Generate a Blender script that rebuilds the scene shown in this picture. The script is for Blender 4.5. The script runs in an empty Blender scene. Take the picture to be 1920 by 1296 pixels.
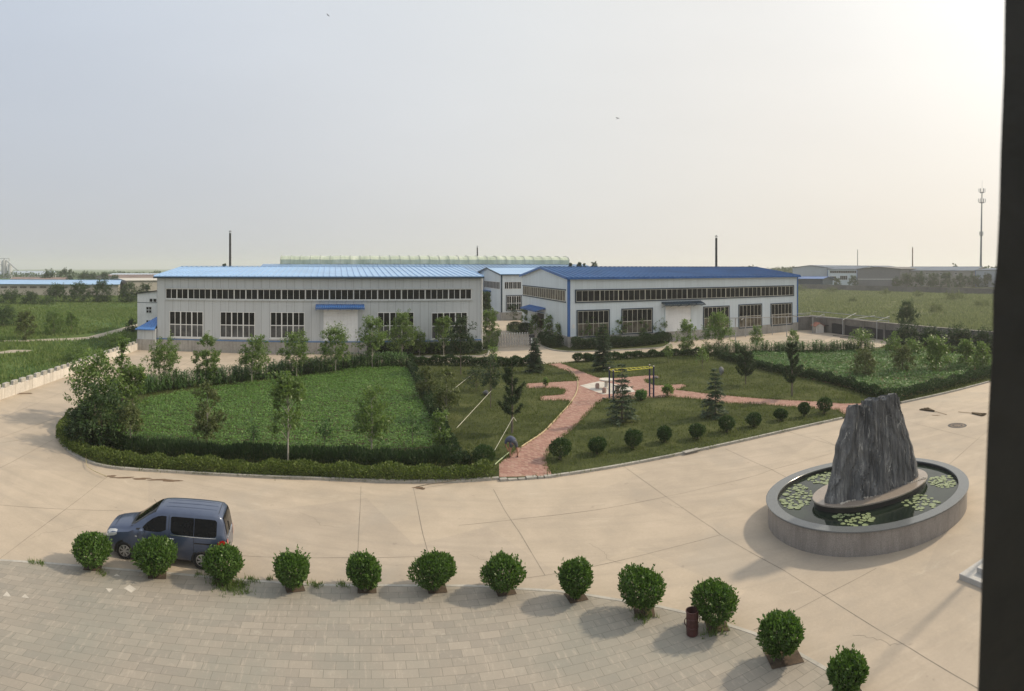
import bpy, math, random
import numpy as np
from mathutils import Vector, Matrix
from mathutils.geometry import tessellate_polygon

SC = bpy.context.scene
COL = SC.collection
R = math.radians

# ------------------------------------------------------------------ camera (stitched phone panorama: cylindrical projection)
F, YH, H = 1100.0, 503.0, 10.5          # pixels per radian, horizon row, eye height
cd = bpy.data.cameras.new('camera')
cam = bpy.data.objects.new('camera', cd)
COL.objects.link(cam)
cam.location = (0, 0, H)
cam.rotation_euler = (R(90), 0, 0)
cd.type = 'PANO'
cd.clip_start, cd.clip_end = 0.05, 9000
PAN = dict(panorama_type='CENTRAL_CYLINDRICAL', central_cylindrical_range_u_min=-960 / F, central_cylindrical_range_u_max=960 / F,
           central_cylindrical_range_v_min=(YH - 1296) / F, central_cylindrical_range_v_max=YH / F, central_cylindrical_radius=1.0)
for k, v in PAN.items():
    try:
        setattr(cd, k, v)
    except Exception:
        setattr(cd.cycles, k, v)
cd.dof.use_dof = True
cd.dof.focus_distance = 45
cd.dof.aperture_fstop = 12
SC.camera = cam

# ------------------------------------------------------------------ sky, sun, exposure
AZ, EL = R(73), R(38)
SUN = Vector((math.sin(AZ) * math.cos(EL), math.cos(AZ) * math.cos(EL), math.sin(EL)))
w = bpy.data.worlds.new('World')
SC.world = w
w.use_nodes = True
nt = w.node_tree
nt.nodes.clear()
N = nt.nodes.new
L = nt.links.new
out = N('ShaderNodeOutputWorld')
bg = N('ShaderNodeBackground')
L(bg.outputs[0], out.inputs[0])
sky = N('ShaderNodeTexSky')
sky.sky_type = 'NISHITA'
sky.sun_disc = False
sky.sun_elevation, sky.sun_rotation = EL, AZ
sky.dust_density, sky.air_density, sky.ozone_density = 6, 1.2, 1
bg2 = N('ShaderNodeBackground')
bg2.inputs[1].default_value = 0.07
L(sky.outputs[0], bg2.inputs[0])
tc = N('ShaderNodeTexCoord')
dot = N('ShaderNodeVectorMath')
dot.operation = 'DOT_PRODUCT'
dot.inputs[1].default_value = SUN
L(tc.outputs['Generated'], dot.inputs[0])
mr = N('ShaderNodeMapRange')
mr.inputs[1].default_value, mr.inputs[2].default_value = -1, 1
L(dot.outputs['Value'], mr.inputs[0])
cr = N('ShaderNodeValToRGB')
cr.color_ramp.interpolation = 'B_SPLINE'
ramp = [(p, tuple(x / 1.85 for x in c)) for p, c in ((0.0, (.52, .56, .63)), (.35, (.555, .60, .665)), (.48, (.60, .64, .695)), (.64, (.745, .76, .765)), (.74, (.80, .80, .775)), (.86, (.90, .855, .78)), (.94, (1.02, .985, .91)), (1.0, (1.5, 1.4, 1.2)))]
els = cr.color_ramp.elements
while len(els) < len(ramp):
    els.new(0.5)
for e, (p, c) in zip(els, ramp):
    e.position, e.color = p, (*c, 1)
L(mr.outputs[0], cr.inputs[0])
sep = N('ShaderNodeSeparateXYZ')
L(tc.outputs['Generated'], sep.inputs[0])
hz = N('ShaderNodeMapRange')
hz.inputs[1].default_value, hz.inputs[2].default_value = 0.0, 0.4
hz.inputs[3].default_value, hz.inputs[4].default_value = 1.0, 0.0
L(sep.outputs[2], hz.inputs[0])
tint = N('ShaderNodeMixRGB')
tint.blend_type = 'MIX'
tint.inputs[1].default_value = (1.0, 1.03, 1.08, 1)
tint.inputs[2].default_value = (1.0, .96, .92, 1)
L(hz.outputs[0], tint.inputs[0])
mul = N('ShaderNodeMixRGB')
mul.blend_type = 'MULTIPLY'
mul.inputs[0].default_value = 1
L(cr.outputs[0], mul.inputs[1])
L(tint.outputs[0], mul.inputs[2])
hzn = N('ShaderNodeTexNoise')          # uneven veil of high haze
hzn.inputs['Scale'].default_value = 1.6
hzn.inputs['Detail'].default_value = 4
hmp = N('ShaderNodeMapping')
hmp.inputs['Scale'].default_value = (1, 1, 3.5)
L(tc.outputs['Generated'], hmp.inputs[0])
L(hmp.outputs[0], hzn.inputs['Vector'])
hmr = N('ShaderNodeMapRange')
hmr.inputs[1].default_value, hmr.inputs[2].default_value = .3, .7
hmr.inputs[3].default_value, hmr.inputs[4].default_value = .975, 1.025
L(hzn.outputs['Fac'], hmr.inputs[0])
veil = N('ShaderNodeMixRGB')
veil.blend_type = 'MULTIPLY'
veil.inputs[0].default_value = 1
L(mul.outputs[0], veil.inputs[1])
L(hmr.outputs[0], veil.inputs[2])
L(veil.outputs[0], bg.inputs[0])
bg.inputs[1].default_value = 1.93
mixw = N('ShaderNodeMixShader')
mixw.inputs[0].default_value = 0.1
L(bg.outputs[0], mixw.inputs[1])
L(bg2.outputs[0], mixw.inputs[2])
L(mixw.outputs[0], out.inputs[0])

sd = bpy.data.lights.new('sun', 'SUN')
sd.energy = 3.15
sd.angle = R(2.6)
sd.color = (1.0, .85, .64)
sun = bpy.data.objects.new('sun', sd)
COL.objects.link(sun)
sun.rotation_euler = (-SUN).to_track_quat('-Z', 'Y').to_euler()
SC.view_settings.view_transform = 'Standard'
SC.view_settings.look = 'None'
SC.view_settings.exposure = 0
SC.view_settings.gamma = 1
SC.cycles.use_denoising = True
SC.cycles.max_bounces = 5
SC.cycles.diffuse_bounces = 2
SC.cycles.glossy_bounces = 3
SC.cycles.transmission_bounces = 2
SC.cycles.transparent_max_bounces = 6
SC.cycles.volume_bounces = 2
SC.cycles.caustics_reflective = False
SC.cycles.caustics_refractive = False


# ------------------------------------------------------------------ geometry of the view: photo pixel -> place on the ground
def G(px, py, z=0.0):
    r = (H - z) * F / (py - YH)
    t = (px - 960) / F
    return (r * math.sin(t), r * math.cos(t), z)


def GG(pts, z=0.0):
    return [G(p[0], p[1], z) for p in pts]


def polar(px, r, z=0.0):
    t = (px - 960) / F
    return (r * math.sin(t), r * math.cos(t), z)


def rof(py):
    return H * F / (py - YH)


def zat(py, r):
    return H - (py - YH) / F * r


# ------------------------------------------------------------------ object helpers
def tag(o, label=None, cat=None, group=None, kind=None):
    for k, v in (('label', label), ('category', cat), ('group', group), ('kind', kind)):
        if v:
            o[k] = v
    return o


def empty(name, loc, rz=0.0, label=None, cat=None, group=None):
    o = bpy.data.objects.new(name, None)
    o.empty_display_size = .3
    COL.objects.link(o)
    o.location = loc
    o.rotation_euler = (0, 0, rz)
    return tag(o, label, cat, group)


def link(name, me, parent=None):
    o = bpy.data.objects.new(name, me)
    COL.objects.link(o)
    if parent:
        o.parent = parent
    return o


class MB:
    """collects faces, builds one mesh"""

    def __init__(s):
        s.v, s.f, s.m = [], [], []
        s.slot = 0

    def face(s, pts):
        b = len(s.v)
        s.v += [tuple(p) for p in pts]
        s.f.append(tuple(range(b, b + len(pts))))
        s.m.append(s.slot)

    def add(s, V, Fs):
        b = len(s.v)
        s.v += [tuple(p) for p in V]
        for f in Fs:
            s.f.append(tuple(i + b for i in f))
            s.m.append(s.slot)

    def box(s, x0, x1, y0, y1, z0, z1):
        V = [(x, y, z) for z in (z0, z1) for y in (y0, y1) for x in (x0, x1)]
        s.add(V, [(0, 2, 3, 1), (4, 5, 7, 6), (0, 1, 5, 4), (2, 6, 7, 3), (0, 4, 6, 2), (1, 3, 7, 5)])
        return s

    def bevbox(s, x0, x1, y0, y1, z0, z1, b=.02):
        pr = [(x0 + b, y0), (x1 - b, y0), (x1, y0 + b), (x1, y1 - b), (x1 - b, y1), (x0 + b, y1), (x0, y1 - b), (x0, y0 + b)]
        cx, cy = (x0 + x1) / 2, (y0 + y1) / 2
        n = 8
        V = [(x, y, z0) for x, y in pr] + [(x, y, z1 - b) for x, y in pr] + [(x + (b if x < cx else -b), y + (b if y < cy else -b), z1) for x, y in pr]
        Fs = [tuple(reversed(range(n))), tuple(range(2 * n, 3 * n))]
        for k in (0, 1):
            Fs += [(k * n + i, k * n + (i + 1) % n, (k + 1) * n + (i + 1) % n, (k + 1) * n + i) for i in range(n)]
        s.add(V, Fs)
        return s

    def tube(s, pts, rad, n=6, cap=True):
        pts = [Vector(p) for p in pts]
        rads = rad if isinstance(rad, (list, tuple)) else [rad] * len(pts)
        V, Fs = [], []
        for i, p in enumerate(pts):
            d = (pts[min(i + 1, len(pts) - 1)] - pts[max(i - 1, 0)])
            if d.length < 1e-9:
                d = Vector((0, 0, 1))
            d.normalize()
            a = d.cross(Vector((0, 0, 1)) if abs(d.z) < .9 else Vector((1, 0, 0))).normalized()
            b = d.cross(a)
            for k in range(n):
                t = 2 * math.pi * k / n
                V.append(p + (a * math.cos(t) + b * math.sin(t)) * rads[i])
        for i in range(len(pts) - 1):
            for k in range(n):
                Fs.append((i * n + k, i * n + (k + 1) % n, (i + 1) * n + (k + 1) % n, (i + 1) * n + k))
        if cap:
            Fs.append(tuple(reversed(range(n))))
            Fs.append(tuple(range((len(pts) - 1) * n, len(pts) * n)))
        s.add(V, Fs)
        return s

    def lathe(s, prof, n=24, c=(0, 0), sx=1, sy=1, rot=0):
        V, Fs = [], []
        ca, sa = math.cos(rot), math.sin(rot)
        for r, z in prof:
            for k in range(n):
                t = 2 * math.pi * k / n
                x, y = r * sx * math.cos(t), r * sy * math.sin(t)
                V.append((c[0] + x * ca - y * sa, c[1] + x * sa + y * ca, z))
        for i in range(len(prof) - 1):
            for k in range(n):
                Fs.append((i * n + k, i * n + (k + 1) % n, (i + 1) * n + (k + 1) % n, (i + 1) * n + k))
        s.add(V, Fs)
        return s

    def poly(s, pts, z=None):
        P = [Vector((p[0], p[1], p[2] if z is None else z)) for p in pts]
        tris = tessellate_polygon([P])
        V = P
        Fs = []
        for t in tris:
            a, b, c = (P[i] for i in t)
            if (b - a).cross(c - a).z < 0:
                t = (t[0], t[2], t[1])
            Fs.append(tuple(t))
        s.add(V, Fs)
        return s

    def strip(s, pts, w0, w1, z0, z1, closed=False):
        """a bar of rectangular section along a ground polyline; w0..w1 lateral offsets to the left of travel"""
        P = [Vector((p[0], p[1])) for p in pts]
        n = len(P)
        A = []
        for i in range(n):
            d = (P[min(i + 1, n - 1)] - P[max(i - 1, 0)]).normalized()
            q = Vector((-d.y, d.x))
            A.append((P[i] + q * w0, P[i] + q * w1))
        V, Fs = [], []
        for a, b in A:
            V += [(a.x, a.y, z0), (b.x, b.y, z0), (b.x, b.y, z1), (a.x, a.y, z1)]
        for i in range(n - 1):
            for k in range(4):
                Fs.append((i * 4 + k, i * 4 + (k + 1) % 4, i * 4 + 4 + (k + 1) % 4, i * 4 + 4 + k))
        Fs += [(3, 2, 1, 0), (4 * n - 4, 4 * n - 3, 4 * n - 2, 4 * n - 1)]
        s.add(V, Fs)
        return s

    def build(s, name, mats, parent=None, smooth=False, fix=True):
        me = bpy.data.meshes.new(name)
        me.from_pydata(s.v, [], s.f)
        for m in (mats if isinstance(mats, (list, tuple)) else [mats]):
            me.materials.append(m)
        me.polygons.foreach_set('material_index', s.m)
        if fix:
            import bmesh
            bm = bmesh.new()
            bm.from_mesh(me)
            bmesh.ops.recalc_face_normals(bm, faces=bm.faces)
            bm.to_mesh(me)
            bm.free()
        if smooth:
            me.polygons.foreach_set('use_smooth', [True] * len(me.polygons))
            try:
                me.set_sharp_from_angle(angle=R(smooth if smooth is not True else 40))
            except Exception:
                pass
        me.update()
        return link(name, me, parent)


def np_mesh(name, V, Fa, mat, smooth=False):
    """V (n,3); Fa (m,k) index array"""
    me = bpy.data.meshes.new(name)
    V = np.asarray(V, dtype=np.float32)
    Fa = np.asarray(Fa, dtype=np.int32)
    m, k = Fa.shape
    me.vertices.add(len(V))
    me.vertices.foreach_set('co', V.ravel())
    me.loops.add(m * k)
    me.loops.foreach_set('vertex_index', Fa.ravel())
    me.polygons.add(m)
    me.polygons.foreach_set('loop_start', np.arange(0, m * k, k, dtype=np.int32))
    try:
        me.polygons.foreach_set('loop_total', np.full(m, k, dtype=np.int32))
    except Exception:
        pass
    me.materials.append(mat)
    me.update(calc_edges=True)
    if smooth:
        me.polygons.foreach_set('use_smooth', [True] * m)
    return me


def unit(a):
    return a / np.maximum(np.linalg.norm(a, axis=1, keepdims=True), 1e-9)


def leaf_quads(P, D, Nn, Ln, W, fold=.12):
    n = len(P)
    D = unit(D)
    S = unit(np.cross(D, Nn))
    N2 = np.cross(S, D)
    Ln = np.broadcast_to(np.asarray(Ln, float).reshape(-1, 1), (n, 1))
    W = np.broadcast_to(np.asarray(W, float).reshape(-1, 1), (n, 1))
    V = np.empty((n, 4, 3))
    V[:, 0] = P
    V[:, 1] = P + D * Ln * .5 + S * W * .5 + N2 * Ln * fold
    V[:, 2] = P + D * Ln
    V[:, 3] = P + D * Ln * .5 - S * W * .5 + N2 * Ln * fold
    return V.reshape(-1, 3), np.arange(4 * n).reshape(n, 4)


def inside(poly, X, Y):
    poly = np.asarray([(p[0], p[1]) for p in poly])
    c = np.zeros(len(X), bool)
    j = len(poly) - 1
    for i in range(len(poly)):
        xi, yi = poly[i]
        xj, yj = poly[j]
        k = ((yi > Y) != (yj > Y)) & (X < (xj - xi) * (Y - yi) / (yj - yi + 1e-12) + xi)
        c ^= k
        j = i
    return c


def scatter(poly, n, rng, excl=()):
    a = np.asarray([(p[0], p[1]) for p in poly])
    lo, hi = a.min(0), a.max(0)
    X = rng.uniform(lo[0], hi[0], n)
    Y = rng.uniform(lo[1], hi[1], n)
    k = inside(poly, X, Y)
    for e in excl:
        k &= ~inside(e, X, Y)
    return X[k], Y[k]


# ------------------------------------------------------------------ materials
MATS = {}


def nodes_of(name):
    m = bpy.data.materials.new(name)
    m.use_nodes = True
    t = m.node_tree
    return m, t, t.nodes['Principled BSDF'], t.nodes.new, t.links.new


def val(t, new, lk, op, a, b=None, c=None):
    n = new('ShaderNodeMath')
    n.operation = op
    for i, x in enumerate((a, b, c)):
        if x is None:
            continue
        if isinstance(x, (int, float)):
            n.inputs[i].default_value = x
        else:
            lk(x, n.inputs[i])
    return n.outputs[0]


def noise(new, lk, vec, scale, detail=4, rough=.55, dist=0):
    n = new('ShaderNodeTexNoise')
    n.inputs['Scale'].default_value = scale
    n.inputs['Detail'].default_value = detail
    n.inputs['Roughness'].default_value = rough
    n.inputs['Distortion'].default_value = dist
    if vec is not None:
        lk(vec, n.inputs['Vector'])
    return n.outputs['Fac']


def ramp_of(new, lk, fac, stops, interp='LINEAR'):
    r = new('ShaderNodeValToRGB')
    r.color_ramp.interpolation = interp
    e = r.color_ramp.elements
    while len(e) < len(stops):
        e.new(.5)
    for x, (p, c) in zip(e, stops):
        x.position = p
        x.color = (*c, 1) if len(c) == 3 else c
    lk(fac, r.inputs[0])
    return r.outputs[0]


def mixc(new, lk, fac, a, b, mode='MIX'):
    n = new('ShaderNodeMixRGB')
    n.blend_type = mode
    for i, x in ((0, fac), (1, a), (2, b)):
        if isinstance(x, (int, float)):
            n.inputs[i].default_value = x
        elif isinstance(x, tuple):
            n.inputs[i].default_value = (*x, 1) if len(x) == 3 else x
        else:
            lk(x, n.inputs[i])
    return n.outputs[0]


def set_bump(new, lk, bsdf, h, strength=.3, dist=.05):
    b = new('ShaderNodeBump')
    b.inputs['Strength'].default_value = strength
    b.inputs['Distance'].default_value = dist
    lk(h, b.inputs['Height'])
    lk(b.outputs[0], bsdf.inputs['Normal'])


def stain(name, col, rough=.7, var=.18, sc=.6, sc2=7, bump=.15, bs=25, metal=0, spec=.4, streak=0, dirt=None):
    """weathered surface: two scales of noise, optional run-down streaks"""
    if name in MATS:
        return MATS[name]
    m, t, b, new, lk = nodes_of(name)
    tc = new('ShaderNodeTexCoord').outputs['Object']
    n1 = noise(new, lk, tc, sc, 5)
    n2 = noise(new, lk, tc, sc2, 4)
    f = val(t, new, lk, 'ADD', val(t, new, lk, 'MULTIPLY', n1, .65), val(t, new, lk, 'MULTIPLY', n2, .35))
    lo = tuple(max(0, c * (1 - var * 1.6)) for c in col)
    hi = tuple(min(1, c * (1 + var * 1.2)) for c in col)
    c = ramp_of(new, lk, f, [(.28, lo), (.5, col), (.74, hi)])
    if streak:
        mp = new('ShaderNodeMapping')
        mp.inputs['Scale'].default_value = (2.2, 2.2, .12)
        lk(tc, mp.inputs[0])
        s = noise(new, lk, mp.outputs[0], 2.0, 5, .65)
        k = ramp_of(new, lk, s, [(.5, (0, 0, 0)), (.72, (1, 1, 1))])
        c = mixc(new, lk, val(t, new, lk, 'MULTIPLY', k, streak), c, dirt or tuple(x * .45 for x in col))
    lk(c, b.inputs['Base Color'])
    b.inputs['Roughness'].default_value = rough
    b.inputs['Metallic'].default_value = metal
    b.inputs['Specular IOR Level'].default_value = spec
    if bump:
        set_bump(new, lk, b, noise(new, lk, tc, bs, 4), bump, .02)
    MATS[name] = m
    return m


def panel(name, col, pitch, seam=.72, streak=.25, rough=.55):
    """sheet-metal wall cladding: vertical seams every pitch metres, water marks"""
    if name in MATS:
        return MATS[name]
    m, t, b, new, lk = nodes_of(name)
    tc = new('ShaderNodeTexCoord').outputs['Object']
    sp = new('ShaderNodeSeparateXYZ')
    lk(tc, sp.inputs[0])
    s = val(t, new, lk, 'ADD', sp.outputs[0], sp.outputs[1])
    fr = val(t, new, lk, 'FRACT', val(t, new, lk, 'DIVIDE', s, pitch))
    line = val(t, new, lk, 'LESS_THAN', fr, .055 / pitch)
    # each sheet a hair lighter or darker than the next
    idx = val(t, new, lk, 'FLOOR', val(t, new, lk, 'DIVIDE', s, pitch))
    wn = new('ShaderNodeTexWhiteNoise')
    wn.noise_dimensions = '1D'
    lk(idx, wn.inputs['W'])
    c = mixc(new, lk, wn.outputs[0], tuple(x * .95 for x in col), tuple(min(1, x * 1.03) for x in col))
    mp = new('ShaderNodeMapping')
    mp.inputs['Scale'].default_value = (1.5, 1.5, .1)
    lk(tc, mp.inputs[0])
    k = ramp_of(new, lk, noise(new, lk, mp.outputs[0], 2, 5, .65), [(.5, (0, 0, 0)), (.75, (1, 1, 1))])
    c = mixc(new, lk, val(t, new, lk, 'MULTIPLY', k, streak), c, tuple(x * .62 for x in col))
    n1 = noise(new, lk, tc, .35, 4)
    c = mixc(new, lk, val(t, new, lk, 'MULTIPLY', n1, .25), c, tuple(x * .72 for x in col))
    c = mixc(new, lk, line, c, tuple(x * seam for x in col))
    lk(c, b.inputs['Base Color'])
    b.inputs['Roughness'].default_value = rough
    set_bump(new, lk, b, val(t, new, lk, 'SUBTRACT', 1, line), .3, .02)
    MATS[name] = m
    return m


def leaf(name, c1, c2, c3, trans=.35, rough=.55, wide=.25):
    """foliage: colour varies leaf by leaf and plant by plant, some light passes through"""
    if name in MATS:
        return MATS[name]
    c1, c2, c3 = (tuple(x * k for x, k in zip(c, (.95, 1.05, .96))) for c in (c1, c2, c3))
    m, t, b, new, lk = nodes_of(name)
    g = new('ShaderNodeNewGeometry')
    c = ramp_of(new, lk, g.outputs['Random Per Island'], [(0, c1), (.55, c2), (1, c3)])
    oi = new('ShaderNodeObjectInfo')
    c = mixc(new, lk, val(t, new, lk, 'MULTIPLY', oi.outputs['Random'], wide), c, tuple(x * .55 for x in c2))
    tc = new('ShaderNodeTexCoord').outputs['Object']
    c = mixc(new, lk, val(t, new, lk, 'MULTIPLY', noise(new, lk, tc, 1.1, 3), .5), c, tuple(x * 1.25 for x in c3))
    lk(c, b.inputs['Base Color'])
    b.inputs['Roughness'].default_value = rough
    b.inputs['Specular IOR Level'].default_value = .4
    tr = new('ShaderNodeBsdfTranslucent')
    hs = new('ShaderNodeHueSaturation')
    hs.inputs['Saturation'].default_value = 1.2
    hs.inputs['Value'].default_value = 1.3
    lk(c, hs.inputs['Color'])
    lk(hs.outputs[0], tr.inputs[0])
    mx = new('ShaderNodeMixShader')
    mx.inputs[0].default_value = trans
    lk(b.outputs[0], mx.inputs[1])
    lk(tr.outputs[0], mx.inputs[2])
    lk(mx.outputs[0], t.nodes['Material Output'].inputs[0])
    MATS[name] = m
    return m


def plain(name, col, rough=.5, metal=0, spec=.5, coat=0):
    if name in MATS:
        return MATS[name]
    m, t, b, new, lk = nodes_of(name)
    tc = new('ShaderNodeTexCoord').outputs['Object']
    c = mixc(new, lk, noise(new, lk, tc, 4, 4), tuple(x * .88 for x in col), tuple(min(1, x * 1.1) for x in col))
    lk(c, b.inputs['Base Color'])
    b.inputs['Roughness'].default_value = rough
    b.inputs['Metallic'].default_value = metal
    b.inputs['Specular IOR Level'].default_value = spec
    if coat:
        b.inputs['Coat Weight'].default_value = coat
        b.inputs['Coat Roughness'].default_value = .06
    MATS[name] = m
    return m


def concrete_yard_mat():
    m, t, b, new, lk = nodes_of('yard_concrete')
    tc = new('ShaderNodeTexCoord').outputs['Object']
    big = noise(new, lk, tc, .09, 4, .6)
    mid = noise(new, lk, tc, .55, 6, .62, .4)
    fine = noise(new, lk, tc, 9, 5, .7)
    f = val(t, new, lk, 'ADD', val(t, new, lk, 'MULTIPLY', big, .45), val(t, new, lk, 'ADD', val(t, new, lk, 'MULTIPLY', mid, .38), val(t, new, lk, 'MULTIPLY', fine, .17)))
    c = ramp_of(new, lk, f, [(.30, (.33, .29, .24)), (.46, (.425, .36, .285)), (.56, (.485, .41, .325)), (.70, (.56, .48, .385))])
    # grey worn patches, tyre-darkened
    p = ramp_of(new, lk, noise(new, lk, tc, .16, 5, .6, .8), [(.55, (0, 0, 0)), (.72, (1, 1, 1))])
    c = mixc(new, lk, val(t, new, lk, 'MULTIPLY', p, .45), c, (.33, .31, .275))
    # pale scraped cement marks
    mp = new('ShaderNodeMapping')
    mp.inputs['Scale'].default_value = (.35, 1.2, 1)
    mp.inputs['Rotation'].default_value = (0, 0, .25)
    lk(tc, mp.inputs[0])
    q = ramp_of(new, lk, noise(new, lk, mp.outputs[0], .8, 7, .7, 1.2), [(.60, (0, 0, 0)), (.75, (1, 1, 1))])
    c = mixc(new, lk, val(t, new, lk, 'MULTIPLY', q, .4), c, (.62, .55, .45))
    # tyre-polished lanes, two directions, and small dark spots of oil
    for rot, sc_, am in ((.45, (.06, 1.5, 1), .30), (-.35, (.05, 1.1, 1), .28), (.1, (.10, .7, 1), .22)):
        m2 = new('ShaderNodeMapping')
        m2.inputs['Scale'].default_value = sc_
        m2.inputs['Rotation'].default_value = (0, 0, rot)
        lk(tc, m2.inputs[0])
        k2 = ramp_of(new, lk, noise(new, lk, m2.outputs[0], 1.0, 5, .6, .5), [(.52, (0, 0, 0)), (.66, (1, 1, 1))])
        c = mixc(new, lk, val(t, new, lk, 'MULTIPLY', k2, am), c, (.345, .30, .245))
    k3 = ramp_of(new, lk, noise(new, lk, tc, 1.9, 3, .5), [(.70, (0, 0, 0)), (.74, (1, 1, 1))])
    c = mixc(new, lk, val(t, new, lk, 'MULTIPLY', k3, .35), c, (.23, .20, .17))
    # poured bays differ a little in tone
    bt = new('ShaderNodeTexBrick')
    bt.inputs['Scale'].default_value = 1
    bt.inputs['Brick Width'].default_value = 6.5
    bt.inputs['Row Height'].default_value = 5.0
    bt.inputs['Mortar Size'].default_value = 0
    bt.inputs['Color1'].default_value = (.90, .90, .91, 1)
    bt.inputs['Color2'].default_value = (1.03, 1.02, 1.0, 1)
    m3 = new('ShaderNodeMapping')
    m3.inputs['Rotation'].default_value = (0, 0, -.62)
    lk(tc, m3.inputs[0])
    lk(m3.outputs[0], bt.inputs['Vector'])
    c = mixc(new, lk, 1.0, c, bt.outputs['Color'], 'MULTIPLY')
    lk(c, b.inputs['Base Color'])
    b.inputs['Roughness'].default_value = .8
    b.inputs['Specular IOR Level'].default_value = .25
    set_bump(new, lk, b, val(t, new, lk, 'ADD', fine, mid), .2, .03)
    return m


def brick_mat(name, cols, mortar, sx, sy, msize, rough=.85, uv=False, rot=0, bump=.35, extra=None):
    m, t, b, new, lk = nodes_of(name)
    tcn = new('ShaderNodeTexCoord')
    src = tcn.outputs['UV'] if uv else tcn.outputs['Object']
    mp = new('ShaderNodeMapping')
    mp.inputs['Rotation'].default_value = (0, 0, rot)
    lk(src, mp.inputs[0])
    # uneven joints
    nz = new('ShaderNodeTexNoise')
    nz.inputs['Scale'].default_value = 1.3
    lk(mp.outputs[0], nz.inputs['Vector'])
    off = mixc(new, lk, .018, mp.outputs[0], nz.outputs['Color'], 'ADD')
    br = new('ShaderNodeTexBrick')
    br.inputs['Scale'].default_value = 1
    br.inputs['Brick Width'].default_value = sx
    br.inputs['Row Height'].default_value = sy
    br.inputs['Mortar Size'].default_value = msize
    br.inputs['Mortar Smooth'].default_value = .3
    br.inputs['Bias'].default_value = 0
    br.inputs['Color1'].default_value = (0, 0, 0, 1)
    br.inputs['Color2'].default_value = (1, 1, 1, 1)
    br.inputs['Mortar'].default_value = (.5, .5, .5, 1)
    lk(off, br.inputs['Vector'])
    c = ramp_of(new, lk, br.outputs['Color'], [(i / (len(cols) - 1), x) for i, x in enumerate(cols)])
    n1 = noise(new, lk, src, .5, 5, .6)
    n2 = noise(new, lk, src, 14, 4, .65)
    c = mixc(new, lk, val(t, new, lk, 'MULTIPLY', n1, .35), c, tuple(x * .62 for x in cols[0]))
    c = mixc(new, lk, val(t, new, lk, 'MULTIPLY', n2, .28), c, tuple(min(1, x * 1.25) for x in cols[-1]))
    if extra:
        k = ramp_of(new, lk, noise(new, lk, src, 2.6, 6, .7), [(.57, (0, 0, 0)), (.68, (1, 1, 1))])
        c = mixc(new, lk, val(t, new, lk, 'MULTIPLY', k, extra[1]), c, extra[0])
    if uv:      # lichen-grey drifts and rain-washed streaks across many stones
        k4 = ramp_of(new, lk, noise(new, lk, src, .22, 5, .65, .6), [(.45, (0, 0, 0)), (.68, (1, 1, 1))])
        c = mixc(new, lk, val(t, new, lk, 'MULTIPLY', k4, .65), c, (.25, .25, .215))
        m5 = new('ShaderNodeMapping')
        m5.inputs['Scale'].default_value = (5, .8, 1)
        lk(src, m5.inputs[0])
        k5 = ramp_of(new, lk, noise(new, lk, m5.outputs[0], 1.6, 5, .7), [(.55, (0, 0, 0)), (.72, (1, 1, 1))])
        c = mixc(new, lk, val(t, new, lk, 'MULTIPLY', k5, .6), c, (.46, .40, .33))
    c = mixc(new, lk, val(t, new, lk, 'MULTIPLY', br.outputs['Fac'], val(t, new, lk, 'ADD', .35, n1)), c, mortar)
    lk(c, b.inputs['Base Color'])
    b.inputs['Roughness'].default_value = rough
    b.inputs['Specular IOR Level'].default_value = .3
    hgt = val(t, new, lk, 'SUBTRACT', val(t, new, lk, 'MULTIPLY', n2, .4), br.outputs['Fac'])
    set_bump(new, lk, b, hgt, bump, .02)
    return m


def ground_mat():
    m, t, b, new, lk = nodes_of('meadow_ground')
    tc = new('ShaderNodeTexCoord').outputs['Object']
    sp = new('ShaderNodeSeparateXYZ')
    lk(tc, sp.inputs[0])
    side = new('ShaderNodeMapRange')
    side.inputs[1].default_value, side.inputs[2].default_value = 0, 60
    lk(sp.outputs[0], side.inputs[0])
    mp = new('ShaderNodeMapping')
    mp.inputs['Scale'].default_value = (1, .45, 1)
    lk(tc, mp.inputs[0])
    n1 = noise(new, lk, tc, .035, 6, .62)
    n2 = noise(new, lk, mp.outputs[0], .22, 6, .65, .6)
    n3 = noise(new, lk, tc, 2.2, 4, .7)
    f = val(t, new, lk, 'ADD', val(t, new, lk, 'MULTIPLY', n1, .4), val(t, new, lk, 'ADD', val(t, new, lk, 'MULTIPLY', n2, .4), val(t, new, lk, 'MULTIPLY', n3, .2)))
    lush = ramp_of(new, lk, f, [(.36, (.026, .054, .018)), (.46, (.060, .110, .032)), (.54, (.098, .142, .042)), (.64, (.165, .175, .070))])
    dry = ramp_of(new, lk, f, [(.38, (.034, .048, .024)), (.46, (.095, .11, .055)), (.54, (.16, .168, .09)), (.64, (.25, .24, .15))])
    c = mixc(new, lk, side.outputs[0], lush, dry)
    lk(c, b.inputs['Base Color'])
    b.inputs['Roughness'].default_value = .95
    b.inputs['Specular IOR Level'].default_value = .1
    set_bump(new, lk, b, f, .6, .3)
    return m


def lawn_mat():
    m, t, b, new, lk = nodes_of('lawn_turf')
    tc = new('ShaderNodeTexCoord').outputs['Object']
    f = val(t, new, lk, 'ADD', val(t, new, lk, 'MULTIPLY', noise(new, lk, tc, .3, 6, .65), .6), val(t, new, lk, 'MULTIPLY', noise(new, lk, tc, 5, 5, .7), .4))
    c = ramp_of(new, lk, f, [(.32, (.026, .033, .013)), (.46, (.050, .062, .021)), (.58, (.082, .094, .034)), (.72, (.14, .13, .058))])
    lk(c, b.inputs['Base Color'])
    b.inputs['Roughness'].default_value = .95
    b.inputs['Specular IOR Level'].default_value = .1
    set_bump(new, lk, b, f, .6, .1)
    return m


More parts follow.
